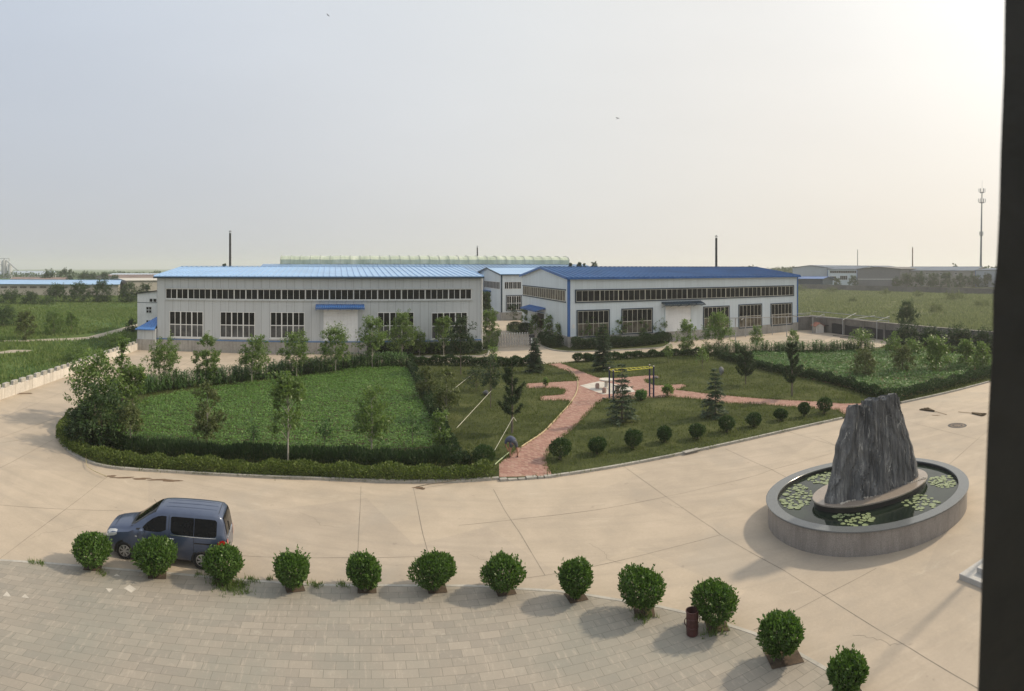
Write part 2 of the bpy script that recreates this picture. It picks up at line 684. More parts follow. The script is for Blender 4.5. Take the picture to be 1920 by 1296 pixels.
def rock_mat():
    m, t, b, new, lk = nodes_of('banded_rock')
    tc = new('ShaderNodeTexCoord').outputs['Object']
    mp = new('ShaderNodeMapping')
    mp.inputs['Scale'].default_value = (1.0, 1.0, .055)
    lk(tc, mp.inputs[0])
    wv = noise(new, lk, mp.outputs[0], 4.2, 8, .62, .5)
    mp2 = new('ShaderNodeMapping')
    mp2.inputs['Scale'].default_value = (1.0, 1.0, .07)
    mp2.inputs['Rotation'].default_value = (0, .09, 0)
    lk(tc, mp2.inputs[0])
    v2 = noise(new, lk, mp2.outputs[0], 2.6, 5, .55, .9)
    c = ramp_of(new, lk, wv, [(.28, (.030, .031, .034)), (.42, (.075, .078, .082)), (.53, (.125, .128, .131)), (.62, (.19, .191, .19)), (.74, (.34, .335, .325))])
    vein = ramp_of(new, lk, v2, [(.484, (0, 0, 0)), (.5, (1, 1, 1)), (.516, (0, 0, 0))])
    brk = ramp_of(new, lk, noise(new, lk, tc, 1.7, 4), [(.45, (0, 0, 0)), (.6, (1, 1, 1))])
    c = mixc(new, lk, val(t, new, lk, 'MULTIPLY', val(t, new, lk, 'MULTIPLY', vein, brk), .85), c, (.50, .49, .46))
    lk(c, b.inputs['Base Color'])
    b.inputs['Roughness'].default_value = .62
    b.inputs['Specular IOR Level'].default_value = .35
    set_bump(new, lk, b, val(t, new, lk, 'ADD', wv, val(t, new, lk, 'MULTIPLY', noise(new, lk, tc, 14, 5), .3)), .9, .14)
    return m


def granite_mat(name, col, speck=.35, streak=.5, rough=.55, sc=55):
    m, t, b, new, lk = nodes_of(name)
    tc = new('ShaderNodeTexCoord').outputs['Object']
    n1 = noise(new, lk, tc, sc, 3, .8)
    c = ramp_of(new, lk, n1, [(.36, tuple(x * (1 - speck) for x in col)), (.5, col), (.64, tuple(min(1, x * (1 + speck)) for x in col))])
    mp = new('ShaderNodeMapping')
    mp.inputs['Scale'].default_value = (1.6, 1.6, .25)
    lk(tc, mp.inputs[0])
    k = ramp_of(new, lk, noise(new, lk, mp.outputs[0], 2.2, 6, .7), [(.42, (0, 0, 0)), (.75, (1, 1, 1))])
    c = mixc(new, lk, val(t, new, lk, 'MULTIPLY', k, streak), c, tuple(x * .42 for x in col))
    lk(c, b.inputs['Base Color'])
    b.inputs['Roughness'].default_value = rough
    return m


def glass_mat(name, col, rough=.12, spec=.5):
    if name in MATS:
        return MATS[name]
    m, t, b, new, lk = nodes_of(name)
    tc = new('ShaderNodeTexCoord').outputs['Object']
    c = ramp_of(new, lk, noise(new, lk, tc, .8, 5, .6), [(.35, tuple(x * .55 for x in col)), (.5, col), (.68, tuple(x * 1.7 for x in col))])
    lk(c, b.inputs['Base Color'])
    b.inputs['Roughness'].default_value = rough
    b.inputs['Specular IOR Level'].default_value = spec
    MATS[name] = m
    return m


def water_mat():
    m, t, b, new, lk = nodes_of('pond_water')
    tc = new('ShaderNodeTexCoord').outputs['Object']
    c = ramp_of(new, lk, noise(new, lk, tc, .7, 4), [(.35, (.010, .016, .012)), (.65, (.022, .032, .022))])
    lk(c, b.inputs['Base Color'])
    b.inputs['Roughness'].default_value = .03
    b.inputs['Specular IOR Level'].default_value = .6
    b.inputs['IOR'].default_value = 1.36
    set_bump(new, lk, b, noise(new, lk, tc, 3.5, 3), .05, .02)
    return m


M_yard = concrete_yard_mat()
M_joint = stain('joint_dark', (.205, .18, .145), .9, .3)
M_kerb = stain('kerb_concrete', (.36, .345, .31), .85, .25, 1.2, 9, .3, streak=.35)
M_kerbstone = stain('kerb_stone', (.52, .48, .42), .85, .22, 2, 12, .4)
M_soil = stain('red_soil', (.20, .125, .07), .95, .3, 1.5, 9, .5)
M_plaza = brick_mat('plaza_stone', [(.265, .242, .208), (.295, .266, .224), (.315, .281, .234), (.355, .316, .264)], (.165, .15, .125), .62, .33, .007, uv=True, extra=((.46, .415, .35), .42))
M_brick = brick_mat('path_brick', [(.25, .125, .10), (.33, .175, .14), (.385, .225, .18), (.43, .29, .235)], (.17, .10, .08), .26, .13, .008, rot=R(45), extra=((.24, .19, .10), .55))
M_lawn = lawn_mat()
M_ground = ground_mat()
M_track = stain('dirt_track', (.36, .32, .255), .95, .2, .5, 5, .3)
M_wall_grey = panel('cladding_grey', (.52, .55, .565), 1.03, .62, .5)
M_wall_white = panel('cladding_white', (.64, .71, .75), 1.0, .86, .3)
M_plinth = stain('plinth_render', (.36, .345, .315), .9, .2, .5, 6, .3, streak=.6)
M_roof_light = stain('roof_sky_blue', (.29, .47, .72), .36, .12, .25, 3, .05, spec=.5, streak=.25, dirt=(.33, .45, .6))
M_roof_dark = stain('roof_deep_blue', (.030, .105, .27), .6, .2, .25, 3, .05, spec=.22)
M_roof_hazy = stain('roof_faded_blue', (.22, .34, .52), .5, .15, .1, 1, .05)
M_trim_blue = stain('trim_blue', (.035, .12, .34), .45, .2, 1, 6, .05)
M_trim_teal = stain('trim_teal', (.02, .045, .07), .5, .25, 1, 6, .05)
M_trim_white = stain('trim_white', (.68, .68, .66), .5, .1, 1, 6, .05)
M_shutter = stain('shutter_white', (.80, .81, .81), .5, .08, .5, 5, .05, streak=.15)
M_frame = stain('frame_white', (.72, .72, .70), .45, .08, 1, 5, 0)
M_frame_cream = stain('frame_cream', (.60, .57, .48), .5, .1, 1, 5, 0)
M_glass = glass_mat('glass_dark', (.014, .015, .015), .15, .15)
M_glass_frost = glass_mat('glass_frosted', (.075, .077, .077), .45, .2)
M_glass_tan = glass_mat('glass_curtained', (.115, .10, .072), .5, .2)
M_steel_dark = stain('steel_dark', (.035, .035, .037), .6, .3, 2, 9, .1)
M_steel_grey = stain('steel_grey', (.20, .215, .225), .5, .2, 2, 9, .05, metal=.3)
M_white_wall = stain('whitewash', (.60, .56, .51), .85, .18, .8, 7, .3, streak=.75, dirt=(.36, .31, .26))
M_grey_wall = stain('wall_render', (.19, .18, .165), .9, .3, .4, 5, .3, streak=.6)
M_bark = stain('bark', (.16, .135, .105), .9, .3, 3, 18, .5)
M_bark_pale = stain('bark_pale', (.36, .335, .29), .9, .25, 3, 18, .5)
M_bamboo = stain('pole_pale', (.62, .60, .50), .6, .15, 2, 10, .1)
M_leaf_walnut = leaf('leaf_walnut', (.040, .068, .026), (.10, .15, .052), (.23, .29, .10), .45, .3)
M_leaf_bush = leaf('leaf_boxwood', (.018, .042, .010), (.052, .102, .024), (.15, .225, .058), .32, .38, .3)
M_leaf_ball = leaf('leaf_privet', (.018, .036, .012), (.032, .060, .018), (.060, .098, .030), .25, .5)
M_leaf_hedge = leaf('leaf_hedge', (.022, .042, .011), (.062, .094, .021), (.18, .21, .052), .25, .55)
M_leaf_hedge_back = leaf('leaf_liriope', (.014, .030, .012), (.026, .050, .018), (.046, .075, .026), .25, .55)
M_leaf_bean = leaf('leaf_bean', (.026, .062, .012), (.088, .175, .032), (.21, .32, .095), .3, .45, 0)
M_leaf_veg = leaf('leaf_vegetable', (.050, .100, .030), (.085, .155, .048), (.15, .23, .085), .3, .5, 0)
M_leaf_corn = leaf('leaf_corn', (.028, .058, .022), (.056, .11, .036), (.12, .19, .06), .3, .45, .1)
M_leaf_pine = leaf('leaf_pine', (.020, .036, .016), (.034, .056, .023), (.055, .080, .032), .15, .6)
M_leaf_cedar = leaf('leaf_cedar', (.022, .042, .022), (.040, .066, .034), (.070, .100, .050), .15, .6)
M_leaf_dull = leaf('leaf_dull', (.045, .062, .024), (.085, .105, .038), (.165, .175, .07), .3, .6)
M_leaf_far = leaf('leaf_far', (.026, .046, .020), (.044, .072, .028), (.072, .108, .040), .2, .7)
M_leaf_pad = leaf('leaf_lily', (.13, .16, .08), (.23, .26, .14), (.37, .38, .25), .15, .35, 0)
M_grass = leaf('grass_blade', (.044, .055, .018), (.082, .098, .032), (.155, .165, .062), .35, .6, 0)
M_grass_meadow = leaf('grass_meadow', (.075, .125, .036), (.115, .165, .050), (.18, .20, .075), .35, .7, 0)
M_grass_dry = leaf('grass_dry', (.08, .098, .045), (.145, .16, .078), (.25, .245, .15), .35, .7, 0)

# ------------------------------------------------------------------ ground, yard, garden
def struct(o):
    o['kind'] = 'structure'
    return o


struct(MB().poly([(-4000, -400, -.05), (4000, -400, -.05), (4000, 5000, -.05), (-4000, 5000, -.05)]).build('ground', M_ground))

WALL_L0, WALL_L1 = G(-70, 772), G(257, 656)
WALL_R0, WALL_R1 = G(1519, 619), G(1905, 664)
yard = [(-45, -14, 0), (45, -14, 0), (62, 40, 0), WALL_R1, WALL_R0, (46, 108, 0), (38, 190, 0), (-34, 190, 0), (-48, 105, 0), WALL_L1, WALL_L0, (-62, 20, 0)]
struct(MB().poly(yard, 0).build('concrete_yard', M_yard))

JOINTS = [[(677, 912), (675, 960), (671, 1048), (668, 1098)], [(925, 918), (945, 955), (975, 1000), (1022, 1079)], [(775, 914), (793, 1000), (805, 1043), (822, 1098)],
          [(877, 1099), (950, 1089), (1022, 1079), (1240, 1032), (1351, 1003)], [(1165, 872), (1175, 879), (1250, 932), (1338, 992), (1351, 1003), (1468, 1069), (1545, 1117), (1705, 1215), (1822, 1284), (1850, 1301)],
          [(1413, 1182), (1482, 1150), (1545, 1117), (1643, 1066)], [(860, 985), (982, 972), (1128, 955), (1251, 931), (1420, 891), (1447, 881), (1560, 850)],
          [(1360, 842), (1447, 881), (1500, 908)], [(1467, 806), (1567, 836)], [(1530, 818), (1580, 842)], [(-60, 808), (0, 785), (124, 733)], [(-60, 843), (0, 821), (131, 774)], [(-40, 838), (0, 831), (49, 823)],
          [(-60, 906), (0, 878), (101, 824)], [(0, 1048), (92, 978), (150, 935), (203, 893)], [(0, 947), (100, 954), (230, 958)], [(1740, 905), (1860, 800)], [(1700, 790), (1860, 830)],
          [(268, 668), (420, 664), (600, 664)], [(280, 676), (450, 677), (600, 676)], [(1640, 640), (1500, 634), (1300, 648)], [(420, 1040), (640, 1046), (800, 1043)],
          [(940, 690), (1000, 664), (1060, 664)], [(330, 690), (360, 676)]]
mb = MB()
for j in JOINTS:
    P = GG(j)
    dense = []
    for a, b in zip(P, P[1:]):
        n = max(1, int(math.dist(a, b) / 1.2))
        dense += [Vector(a).lerp(Vector(b), i / n) for i in range(n)]
    dense.append(Vector(P[-1]))
    rj = random.Random(len(dense))
    dense = [(p.x + rj.uniform(-.012, .012), p.y + rj.uniform(-.012, .012)) for p in dense]
    rr = math.hypot(*dense[len(dense) // 2])
    wd = .011 if rr < 45 else .02
    for a, b in zip(dense, dense[1:]):
        d = Vector((b[0] - a[0], b[1] - a[1])).normalized()
        q = Vector((-d.y, d.x)) * wd * rj.uniform(.6, 1.3)
        mb.face([(a[0] - q.x, a[1] - q.y, .004), (b[0] - q.x, b[1] - q.y, .004), (b[0] + q.x, b[1] + q.y, .004), (a[0] + q.x, a[1] + q.y, .004)])
struct(mb.build('yard_joints', M_joint, fix=False))

# mud washed out over the kerb, and damp stains
rng = np.random.default_rng(5)


def blotch(mb, c, a, b, rot, z, seed, n=26):
    r = random.Random(seed)
    ph = [r.uniform(0, 6.28) for _ in range(4)]
    pts = []
    for i in range(n):
        t = 2 * math.pi * i / n
        k = 1 + .22 * math.sin(2 * t + ph[0]) + .16 * math.sin(3 * t + ph[1]) + .1 * math.sin(5 * t + ph[2]) + .06 * math.sin(9 * t + ph[3])
        x, y = a * k * math.cos(t), b * k * math.sin(t)
        pts.append((c[0] + x * math.cos(rot) - y * math.sin(rot), c[1] + x * math.sin(rot) + y * math.cos(rot), z))
    mb.poly(pts)


CR = [[(60, 1010), (80, 1000), (118, 996), (140, 988), (175, 985)], [(560, 960), (590, 972), (602, 985), (640, 990)], [(1105, 1020), (1130, 1032), (1142, 1050), (1170, 1058)], [(1600, 1190), (1640, 1196), (1668, 1210), (1700, 1208)], [(880, 1040), (905, 1050), (930, 1048), (960, 1060)], [(1240, 940), (1270, 952), (1290, 950)]]
mb = MB()
rj = random.Random(4)
for c_ in CR:
    P = GG(c_)
    pts = []
    for a, b in zip(P, P[1:]):
        for i in range(6):
            q = Vector(a).lerp(Vector(b), i / 6)
            pts.append((q.x + rj.uniform(-.05, .05), q.y + rj.uniform(-.05, .05)))
    for a, b in zip(pts, pts[1:]):
        d = Vector((b[0] - a[0], b[1] - a[1])).normalized()
        q = Vector((-d.y, d.x)) * .004
        mb.face([(a[0] - q.x, a[1] - q.y, .0035), (b[0] - q.x, b[1] - q.y, .0035), (b[0] + q.x, b[1] + q.y, .0035), (a[0] + q.x, a[1] + q.y, .0035)])
struct(mb.build('yard_cracks', M_joint, fix=False))
M_mud = stain('mud', (.15, .10, .062), .8, .3, 3, 12, .3)
mb = MB()
for i, (px, py, a, b) in enumerate([(208, 893, .32, .1), (230, 896, .5, .12), (265, 898, .45, .13), (300, 900, .5, .13), (322, 902, .42, .14), (785, 915, .30, .12), (792, 917, .16, .08), (40, 738, .75, .35), (1755, 779, .25, .12)]):
    c = G(px, py)
    blotch(mb, c, a, b, -(px - 960) / F, .006 + i * .0004, i)
struct(mb.build('mud_patches', M_mud))

# ---- garden island
ISL_FRONT_L = [(936, 900), (860, 905), (740, 906), (600, 901), (450, 895), (330, 888), (250, 883), (195, 877), (155, 864), (126, 846), (113, 826), (113, 808), (128, 788)]
ISL_BACK_L = [(165, 757), (220, 737), (300, 722), (430, 708), (560, 697), (670, 686), (760, 681), (880, 682), (1000, 684), (1023, 684)]
ISL_BACK_R = [(1052, 682), (1075, 679), (1140, 674), (1230, 669), (1330, 664), (1420, 660), (1500, 659), (1600, 657), (1650, 652), (1688, 642)]
ISL_RIGHT = [(1898, 663), (1915, 702)]
ISL_FRONT_R2 = [(1856, 717), (1780, 737), (1690, 757)]
ISL_GAP = [(1660, 764), (1600, 780)]
ISL_FRONT_R1 = [(1580, 786), (1500, 804), (1400, 827), (1290, 851), (1140, 880), (1035, 896)]
island = GG(ISL_FRONT_L + ISL_BACK_L + ISL_BACK_R + ISL_RIGHT + ISL_FRONT_R2 + ISL_GAP + ISL_FRONT_R1)
struct(MB().poly(island, .09).build('lawn', M_lawn))


def smooth_line(P, step=.5):
    P = [Vector((p[0], p[1], 0)) for p in P]
    out = []
    for i in range(len(P) - 1):
        p0, p1, p2, p3 = P[max(i - 1, 0)], P[i], P[i + 1], P[min(i + 2, len(P) - 1)]
        n = max(1, int((p2 - p1).length / step))
        for k in range(n):
            t = k / n
            out.append(.5 * ((2 * p1) + (p2 - p0) * t + (2 * p0 - 5 * p1 + 4 * p2 - p3) * t * t + (3 * p1 - p0 - 3 * p2 + p3) * t ** 3))
    out.append(P[-1])
    return [(p.x, p.y) for p in out]


mb = MB()
for lst in (ISL_FRONT_L + ISL_BACK_L[:8], ISL_FRONT_R2, ISL_FRONT_R1, ISL_BACK_R[1:9]):
    P = smooth_line(GG(lst), .5)
    # cast in lengths of about two metres with open joints
    for i in range(0, len(P) - 1, 4):
        seg = P[i:i + 5]
        if len(seg) > 1:
            a, b = Vector(seg[0]), Vector(seg[-1])
            k = (a - b).normalized() * .006
            seg[0] = tuple(a - k)
            seg[-1] = tuple(b + k)
            mb.strip(seg, -.16, .012, -.02, .125 + .006 * math.sin(i * 1.7))
for px0, px1 in ((938, 952), (953, 971), (972, 986), (987, 1008), (1009, 1020), (1021, 1036)):
    y0, y1 = (907 - (px0 - 938) * .075), (907 - (px1 - 938) * .075)
    a, b = G(px0, y0 - 4), G(px1 - 1, y1 - 4)
    mb.strip([a[:2], b[:2]], -.06, .2, -.01, .10 + .015 * math.sin(px0))
a, b = G(1281, 852.5), G(1309, 845.5)
mb.strip([b[:2], a[:2]], -.10, .22, .127, .165)
struct(mb.build('kerb', M_kerb))

# ---- brick paths (one sheet, raised a hair over the lawn)
PATH_MAIN = [(936, 898), (936, 873), (974, 841), (1017, 812), (1070, 757), (1062, 753), (1012, 753), (1013, 745), (1055, 742), (1058, 733), (1045, 730), (988, 730), (985, 721), (1081, 716), (1084, 713), (1064, 698), (1023, 684.5),
             (1052, 682.5), (1122, 710), (1151, 711), (1210, 706), (1236, 706), (1236, 711), (1210, 714), (1213, 720), (1233, 725), (1280, 722), (1290, 726), (1268, 733), (1326, 740), (1420, 749), (1522, 754.5), (1583, 759), (1680, 757), (1640, 768), (1588, 782), (1570, 771), (1457, 763),
             (1420, 760), (1355, 758), (1312, 751), (1262, 746), (1248, 747), (1137, 751), (1122, 757), (1082, 800), (1035, 841), (1023, 864), (1035, 895)]
path_poly = GG(PATH_MAIN)
struct(MB().poly(path_poly, .096).build('brick_path', M_brick))
PAD = [(1087, 725), (1124, 717), (1180, 727), (1192, 737), (1131, 742)]
pad_poly = GG(PAD)
struct(MB().poly(pad_poly, .102).build('paved_pad', stain('pad_cement', (.52, .49, .44), .85, .2, 1, 8, .3)))

# ---- bean field and vegetable bed soils
BEAN = [(205, 812), (228, 835), (330, 848), (500, 853), (700, 856), (824, 852), (815, 815), (795, 750), (768, 693), (671, 694), (627, 703), (562, 712), (473, 721), (427, 728), (340, 740), (280, 752), (240, 775)]
bean_poly = GG(BEAN)
VEG = [(1352, 672), (1420, 664), (1500, 662), (1640, 660), (1700, 655), (1890, 678), (1900, 700), (1850, 708), (1780, 726), (1700, 745), (1640, 742), (1560, 722), (1480, 704)]
veg_poly = GG(VEG)
struct(MB().poly(bean_poly, .094).build('field_soil', stain('field_soil', (.085, .066, .036), .95, .4, 1.2, 8, .5)))
struct(MB().poly(veg_poly, .094).build('vegetable_soil', M_soil))

# ---- planting beds along the workshops
bedA = GG([(676, 660), (700, 668.5), (800, 669), (900, 668), (915, 662), (912, 652), (690, 655)])
bedB = GG([(1015, 648.5), (1038, 657), (1078, 660.5), (1111, 659.5), (1151, 657.5), (1192, 655.5), (1242, 652), (1256, 643), (1250, 636), (1066, 653), (1028, 625), (1012, 630)])
bedC = GG([(905, 657), (932, 652), (936, 628), (912, 620)])
bedD = GG([(950, 622), (975, 627), (1000, 622), (985, 608), (950, 610)])
mb = MB()
for p in (bedA, bedB, bedC, bedD):
    mb.poly(p, .08)
struct(mb.build('planting_beds', M_lawn))
mb = MB()
for p in (bedA[:6], bedB[:9], bedC[:3], bedD[:3]):
    mb.strip(smooth_line(p, .8), -.16, .02, -.02, .13)
struct(mb.build('bed_kerb', M_kerb))

# ---- dirt track, bare pale ground in the left meadow
mb = MB()
mb.poly(GG([(260, 606), (234, 613), (200, 622), (165, 631), (130, 633.5), (88, 635), (40, 637.5), (-40, 638), (-40, 640.5), (40, 640.5), (88, 638.5), (140, 637.5), (180, 634), (215, 625), (240, 617), (262, 611)]), -.04)
mb.poly(GG([(-30, 663), (8, 658), (22, 655.5), (45, 655.5), (62, 656.5), (50, 659), (20, 661), (-30, 666)]), -.04)
mb.poly(GG([(10, 578), (40, 577.5), (75, 578.5), (80, 579.5), (30, 580)]), -.04)
struct(mb.build('dirt_track', M_track))

# ---- stone-paved forecourt, laid in gently bending courses
EDGE = [(-70, 1043), (0, 1052), (83, 1057), (200, 1067), (333, 1078), (467, 1090), (600, 1098.5), (727, 1099.5), (877, 1100), (960, 1105), (1043, 1110), (1100, 1117), (1160, 1127), (1238, 1140), (1286, 1151), (1380, 1179), (1413, 1190), (1497, 1228), (1555, 1261), (1600, 1290), (1650, 1330)]
eg = smooth_line(GG(EDGE), .6)
plaza = [(p[0], p[1], .008) for p in eg] + [(9.2, 4, .008), (6, -6, .008), (-32, -6, .008), (-32, 5, .008)]
pl = MB().poly(plaza)
me = bpy.data.meshes.new('plaza_paving')
me.from_pydata(pl.v, [], pl.f)
import bmesh
bm = bmesh.new()
bm.from_mesh(me)
for ax, lo, hi in (((1, 0, 0), -30, 12), ):
    for x in range(lo, hi):
        bmesh.ops.bisect_plane(bm, geom=bm.verts[:] + bm.edges[:] + bm.faces[:], plane_co=(x, 0, 0), plane_no=ax)
uvl = bm.loops.layers.uv.new('UVMap')


def bend(x):      # height of a paving course over x: 30 deg on the left, 13 deg from the middle on
    k0, k1 = math.tan(R(13)), math.tan(R(30))
    a, b = -3.0, -13.0
    if x > a:
        return k0 * (x - a)
    if x < b:
        return -(k0 + k1) / 2 * (a - b) + k1 * (x - b)
    t = (a - x)
    return -(k0 * t + (k1 - k0) * t * t / (2 * (a - b)))


for f in bm.faces:
    for l in f.loops:
        x, y, _ = l.vert.co
        l[uvl].uv = (x / math.cos(R(15)) + .25 * (y - bend(x)), (y - bend(x)) * .965)
bm.to_mesh(me)
bm.free()
me.materials.append(M_plaza)
struct(link('plaza_paving', me))
mb = MB()
for tri in ([(5, 1118), (21, 1119), (13, 1109)], [(40, 1120), (55, 1122), (47, 1114)], [(198, 1103), (212, 1104), (205, 1111)], [(232, 1103), (243, 1096.5), (256, 1105), (246, 1111.5)], [(213, 1080), (226, 1081), (219, 1076)]):
    mb.poly(GG(tri, .012))
struct(mb.build('plaza_inlay', stain('inlay_pale', (.50, .46, .40), .85, .25, 4, 14, .3)))
mb = MB()
mb.strip(eg, -.02, .10, -.01, .016)
struct(mb.build('plaza_edging', stain('edging_stone', (.42, .40, .36), .85, .2, 1.5, 9, .3)))


# ------------------------------------------------------------------ plants
def crown_twigs(rs, centers, rads, n_twig, n_leaf, L0, W0, droop=.35, up=.5):
    """leafy twigs that radiate from clump centres"""
    C = np.repeat(centers, n_twig, 0)
    Rd = np.repeat(rads, n_twig)[:, None]
    D = unit(rs.normal(size=C.shape) + np.array([0, 0, up]))
    base = C + rs.normal(size=C.shape) * Rd * .35
    C2 = np.repeat(base, n_leaf, 0)
    D2 = np.repeat(D, n_leaf, 0)
    R2 = np.repeat(Rd, n_leaf, 0)
    s = rs.uniform(.0, 1.0, (len(C2), 1))
    P = C2 + D2 * R2 * s * 1.15 + rs.normal(size=C2.shape) * R2 * .10
    side = unit(np.cross(D2, rs.normal(size=D2.shape)))
    LD = D2 * .55 + side * .9 + np.array([0, 0, -droop])
    Nn = rs.normal(size=P.shape) * .55 + np.array([0, 0, 1.0])
    sz = rs.uniform(.65, 1.25, len(P))
    return leaf_quads(P, LD, Nn, L0 * sz, W0 * sz)


def tree_thing(name, loc, label, cat, group=None):
    return empty(name, loc, 0, label, cat, group)


def broad_tree(px, by, ty, wpx, label, name='young_tree', lf=.19, dens=1.0, z0=.32, mat=None, seed=0, lean=0, bark=None, group='young broadleaf trees', prof=None, cat='tree', ncl=None, base_z=.0, by_r=None):
    """a sapling or tree placed by where its trunk meets the ground; photo height and width give its size"""
    r = by_r or rof(by)
    x, y, _ = polar(px, r)
    k = r / F
    h = (H - (ty - YH) * k) - base_z
    wd = wpx * k
    rs = np.random.default_rng(seed + int(px * 7 + by))
    root = tree_thing(name, (x, y, base_z), label, cat, group)
    n = ncl or int(10 + 5 * wd)
    t = np.sort(rs.uniform(0, 1, n)) ** .9
    pr = prof or (lambda q: .35 + .75 * math.sin(math.pi * min(1, q * .8 + .18)) ** 1.0 * (1 - .35 * q))
    ph = rs.uniform(0, 6.28) + np.arange(n) * 2.4
    rad = np.array([wd / 2 * pr(q) for q in t]) * np.sqrt(rs.uniform(.12, 1, n)) * .92
    zc = h * (z0 + (1 - z0) * t * .93)
    ln = lean * h * t
    C = np.stack([np.cos(ph) * rad + ln, np.sin(ph) * rad, zc], 1)
    cr_ = np.clip(wd * .17, .22, 1.5) * rs.uniform(.7, 1.3, n)
    scale = max(lf, .0022 * r)           # far leaves are drawn as small sprays
    area = wd * h * (1 - z0)
    nl = int(dens * 10 * area / (scale * scale * .5) / n / 8)
    V, Fa = crown_twigs(rs, C, cr_, 8, max(4, min(nl, 40)), scale, scale * .42)
    link('crown', np_mesh('crown', V, Fa, mat or M_leaf_walnut), root)
    mb = MB()
    tr = max(.025, .011 * h)
    top = h * (z0 + (1 - z0) * .8)
    pts = []
    for i in range(7):
        q = i / 6
        pts.append((lean * h * max(0, q * .8 - z0) + math.sin(q * 3 + px) * .03 * q, math.cos(q * 4 + by) * .03 * q, top * q - .02))
    mb.tube(pts, [tr * (1 - .75 * i / 6) for i in range(7)], 6)
    for c in C[:: max(1, n // 12)]:
        zb = max(h * z0 * .75, c[2] - np.hypot(c[0], c[1]) * 1.1 - .15)
        a = Vector((lean * h * max(0, zb / h - z0), 0, min(zb, top * .95)))
        b = Vector(c)
        m = a.lerp(b, .5) + Vector((0, 0, .06 * h * .3))
        mb.tube([a, m, b], [tr * .4, tr * .28, tr * .12], 4, False)
    mb.build('trunk', bark or M_bark, root, True)
    return root


def needle_tree(px, by, ty, wpx, label, style='pine', seed=0, name='pine_tree', group='young conifers in the garden', mat=None):
    r = rof(by)
    x, y, _ = polar(px, r)
    k = r / F
    h = H - (ty - YH) * k
    wd = wpx * k
    rs = np.random.default_rng(seed + int(px * 3 + by))
    root = tree_thing(name, (x, y, .08), label, 'tree', group)
    mb = MB()
    mb.tube([(0, 0, -.05), (.02, .01, h * .5), (0, 0, h * .97)], [.018 * h, .011 * h, .004 * h], 7)
    P, D = [], []
    if style == 'pine':           # candelabra: whorls of up-curving leaders with long needles
        lev = 6
        for i in range(lev):
            q = .26 + .66 * i / (lev - 1)
            for j in range(5 if i < lev - 1 else 3):
                a = rs.uniform(0, 6.28)
                ln = wd * .5 * (1.12 - q * .8) * rs.uniform(.7, 1.15)
                pts = []
                for s in np.linspace(0, 1, 6):
                    pts.append((math.cos(a) * ln * s, math.sin(a) * ln * s, h * q + ln * (.15 * s + .75 * s * s)))
                mb.tube(pts, [.006 * h * (1 - .6 * s) for s in np.linspace(0, 1, 6)], 4, False)
                for s in np.linspace(.3, 1.0, 9):
                    i0 = min(4, int(s * 5))
                    p = np.array(pts[i0]) * (1 - (s * 5 - i0)) + np.array(pts[i0 + 1]) * (s * 5 - i0) if i0 < 5 else np.array(pts[5])
                    d = unit(np.array([np.array(pts[i0 + 1]) - np.array(pts[i0])]))[0]
                    m_ = 26
                    P.append(np.repeat(p[None], m_, 0) + rs.normal(size=(m_, 3)) * .025)
                    D.append(rs.normal(size=(m_, 3)) * .75 + d * .7)
        for s in np.linspace(.75, 1, 8):
            P.append(np.repeat(np.array([[0, 0, h * s * .97]]), 16, 0))
            D.append(rs.normal(size=(16, 3)) * .6 + np.array([0, 0, .7]))
        P, D = np.concatenate(P), np.concatenate(D)
        V, Fa = leaf_quads(P, D, rs.normal(size=P.shape), rs.uniform(.14, .26, len(P)), .04, .02)
        mt = mat or M_leaf_pine
    else:                          # spruce or cedar: tiers of spreading boughs, tips drooping
        lev = 15 if style == 'spruce' else 11
        for i in range(lev):
            q = .06 + .90 * i / (lev - 1)
            ln0 = wd * .5 * (1 - q) ** .85 + .06
            for j in range(11 if q < .7 else 7):
                a = rs.uniform(0, 6.28)
                ln = ln0 * rs.uniform(.6, 1.12)
                dr = .30 if style == 'spruce' else .24
                pts = [(math.cos(a) * ln * s, math.sin(a) * ln * s, h * q + ln * (.18 * s - dr * s * s)) for s in np.linspace(0, 1, 5)]
                mb.tube(pts, [.005 * h, .004 * h, .003 * h, .002 * h, .001 * h], 3, False)
                cnt = int(58 * (.35 + ln / (wd * .5)) * (.9 if style == 'spruce' else .5))
                s = rs.uniform(.12, 1, cnt)
                p = np.stack([np.cos(a) * ln * s, np.sin(a) * ln * s, h * q + ln * (.18 * s - dr * s * s)], 1)
                lat = np.stack([-np.sin(a) * np.ones(cnt), np.cos(a) * np.ones(cnt), np.zeros(cnt)], 1) * rs.choice([-1, 1], (cnt, 1))
                P.append(p + rs.normal(size=p.shape) * .03)
                D.append(lat * rs.uniform(.3, 1, (cnt, 1)) + np.array([math.cos(a), math.sin(a), -.25]) * .7 + rs.normal(size=p.shape) * .2)
        P, D = np.concatenate(P), np.concatenate(D)
        V, Fa = leaf_quads(P, D, rs.normal(size=P.shape) * .4 + np.array([0, 0, 1]), rs.uniform(.16, .36, len(P)) * (h / 4) ** .5, .075, .02)
        mt = mat or M_leaf_cedar
    link('crown', np_mesh('crown', V, Fa, mt), root)
    mb.build('trunk', M_bark, root, True)
    return root


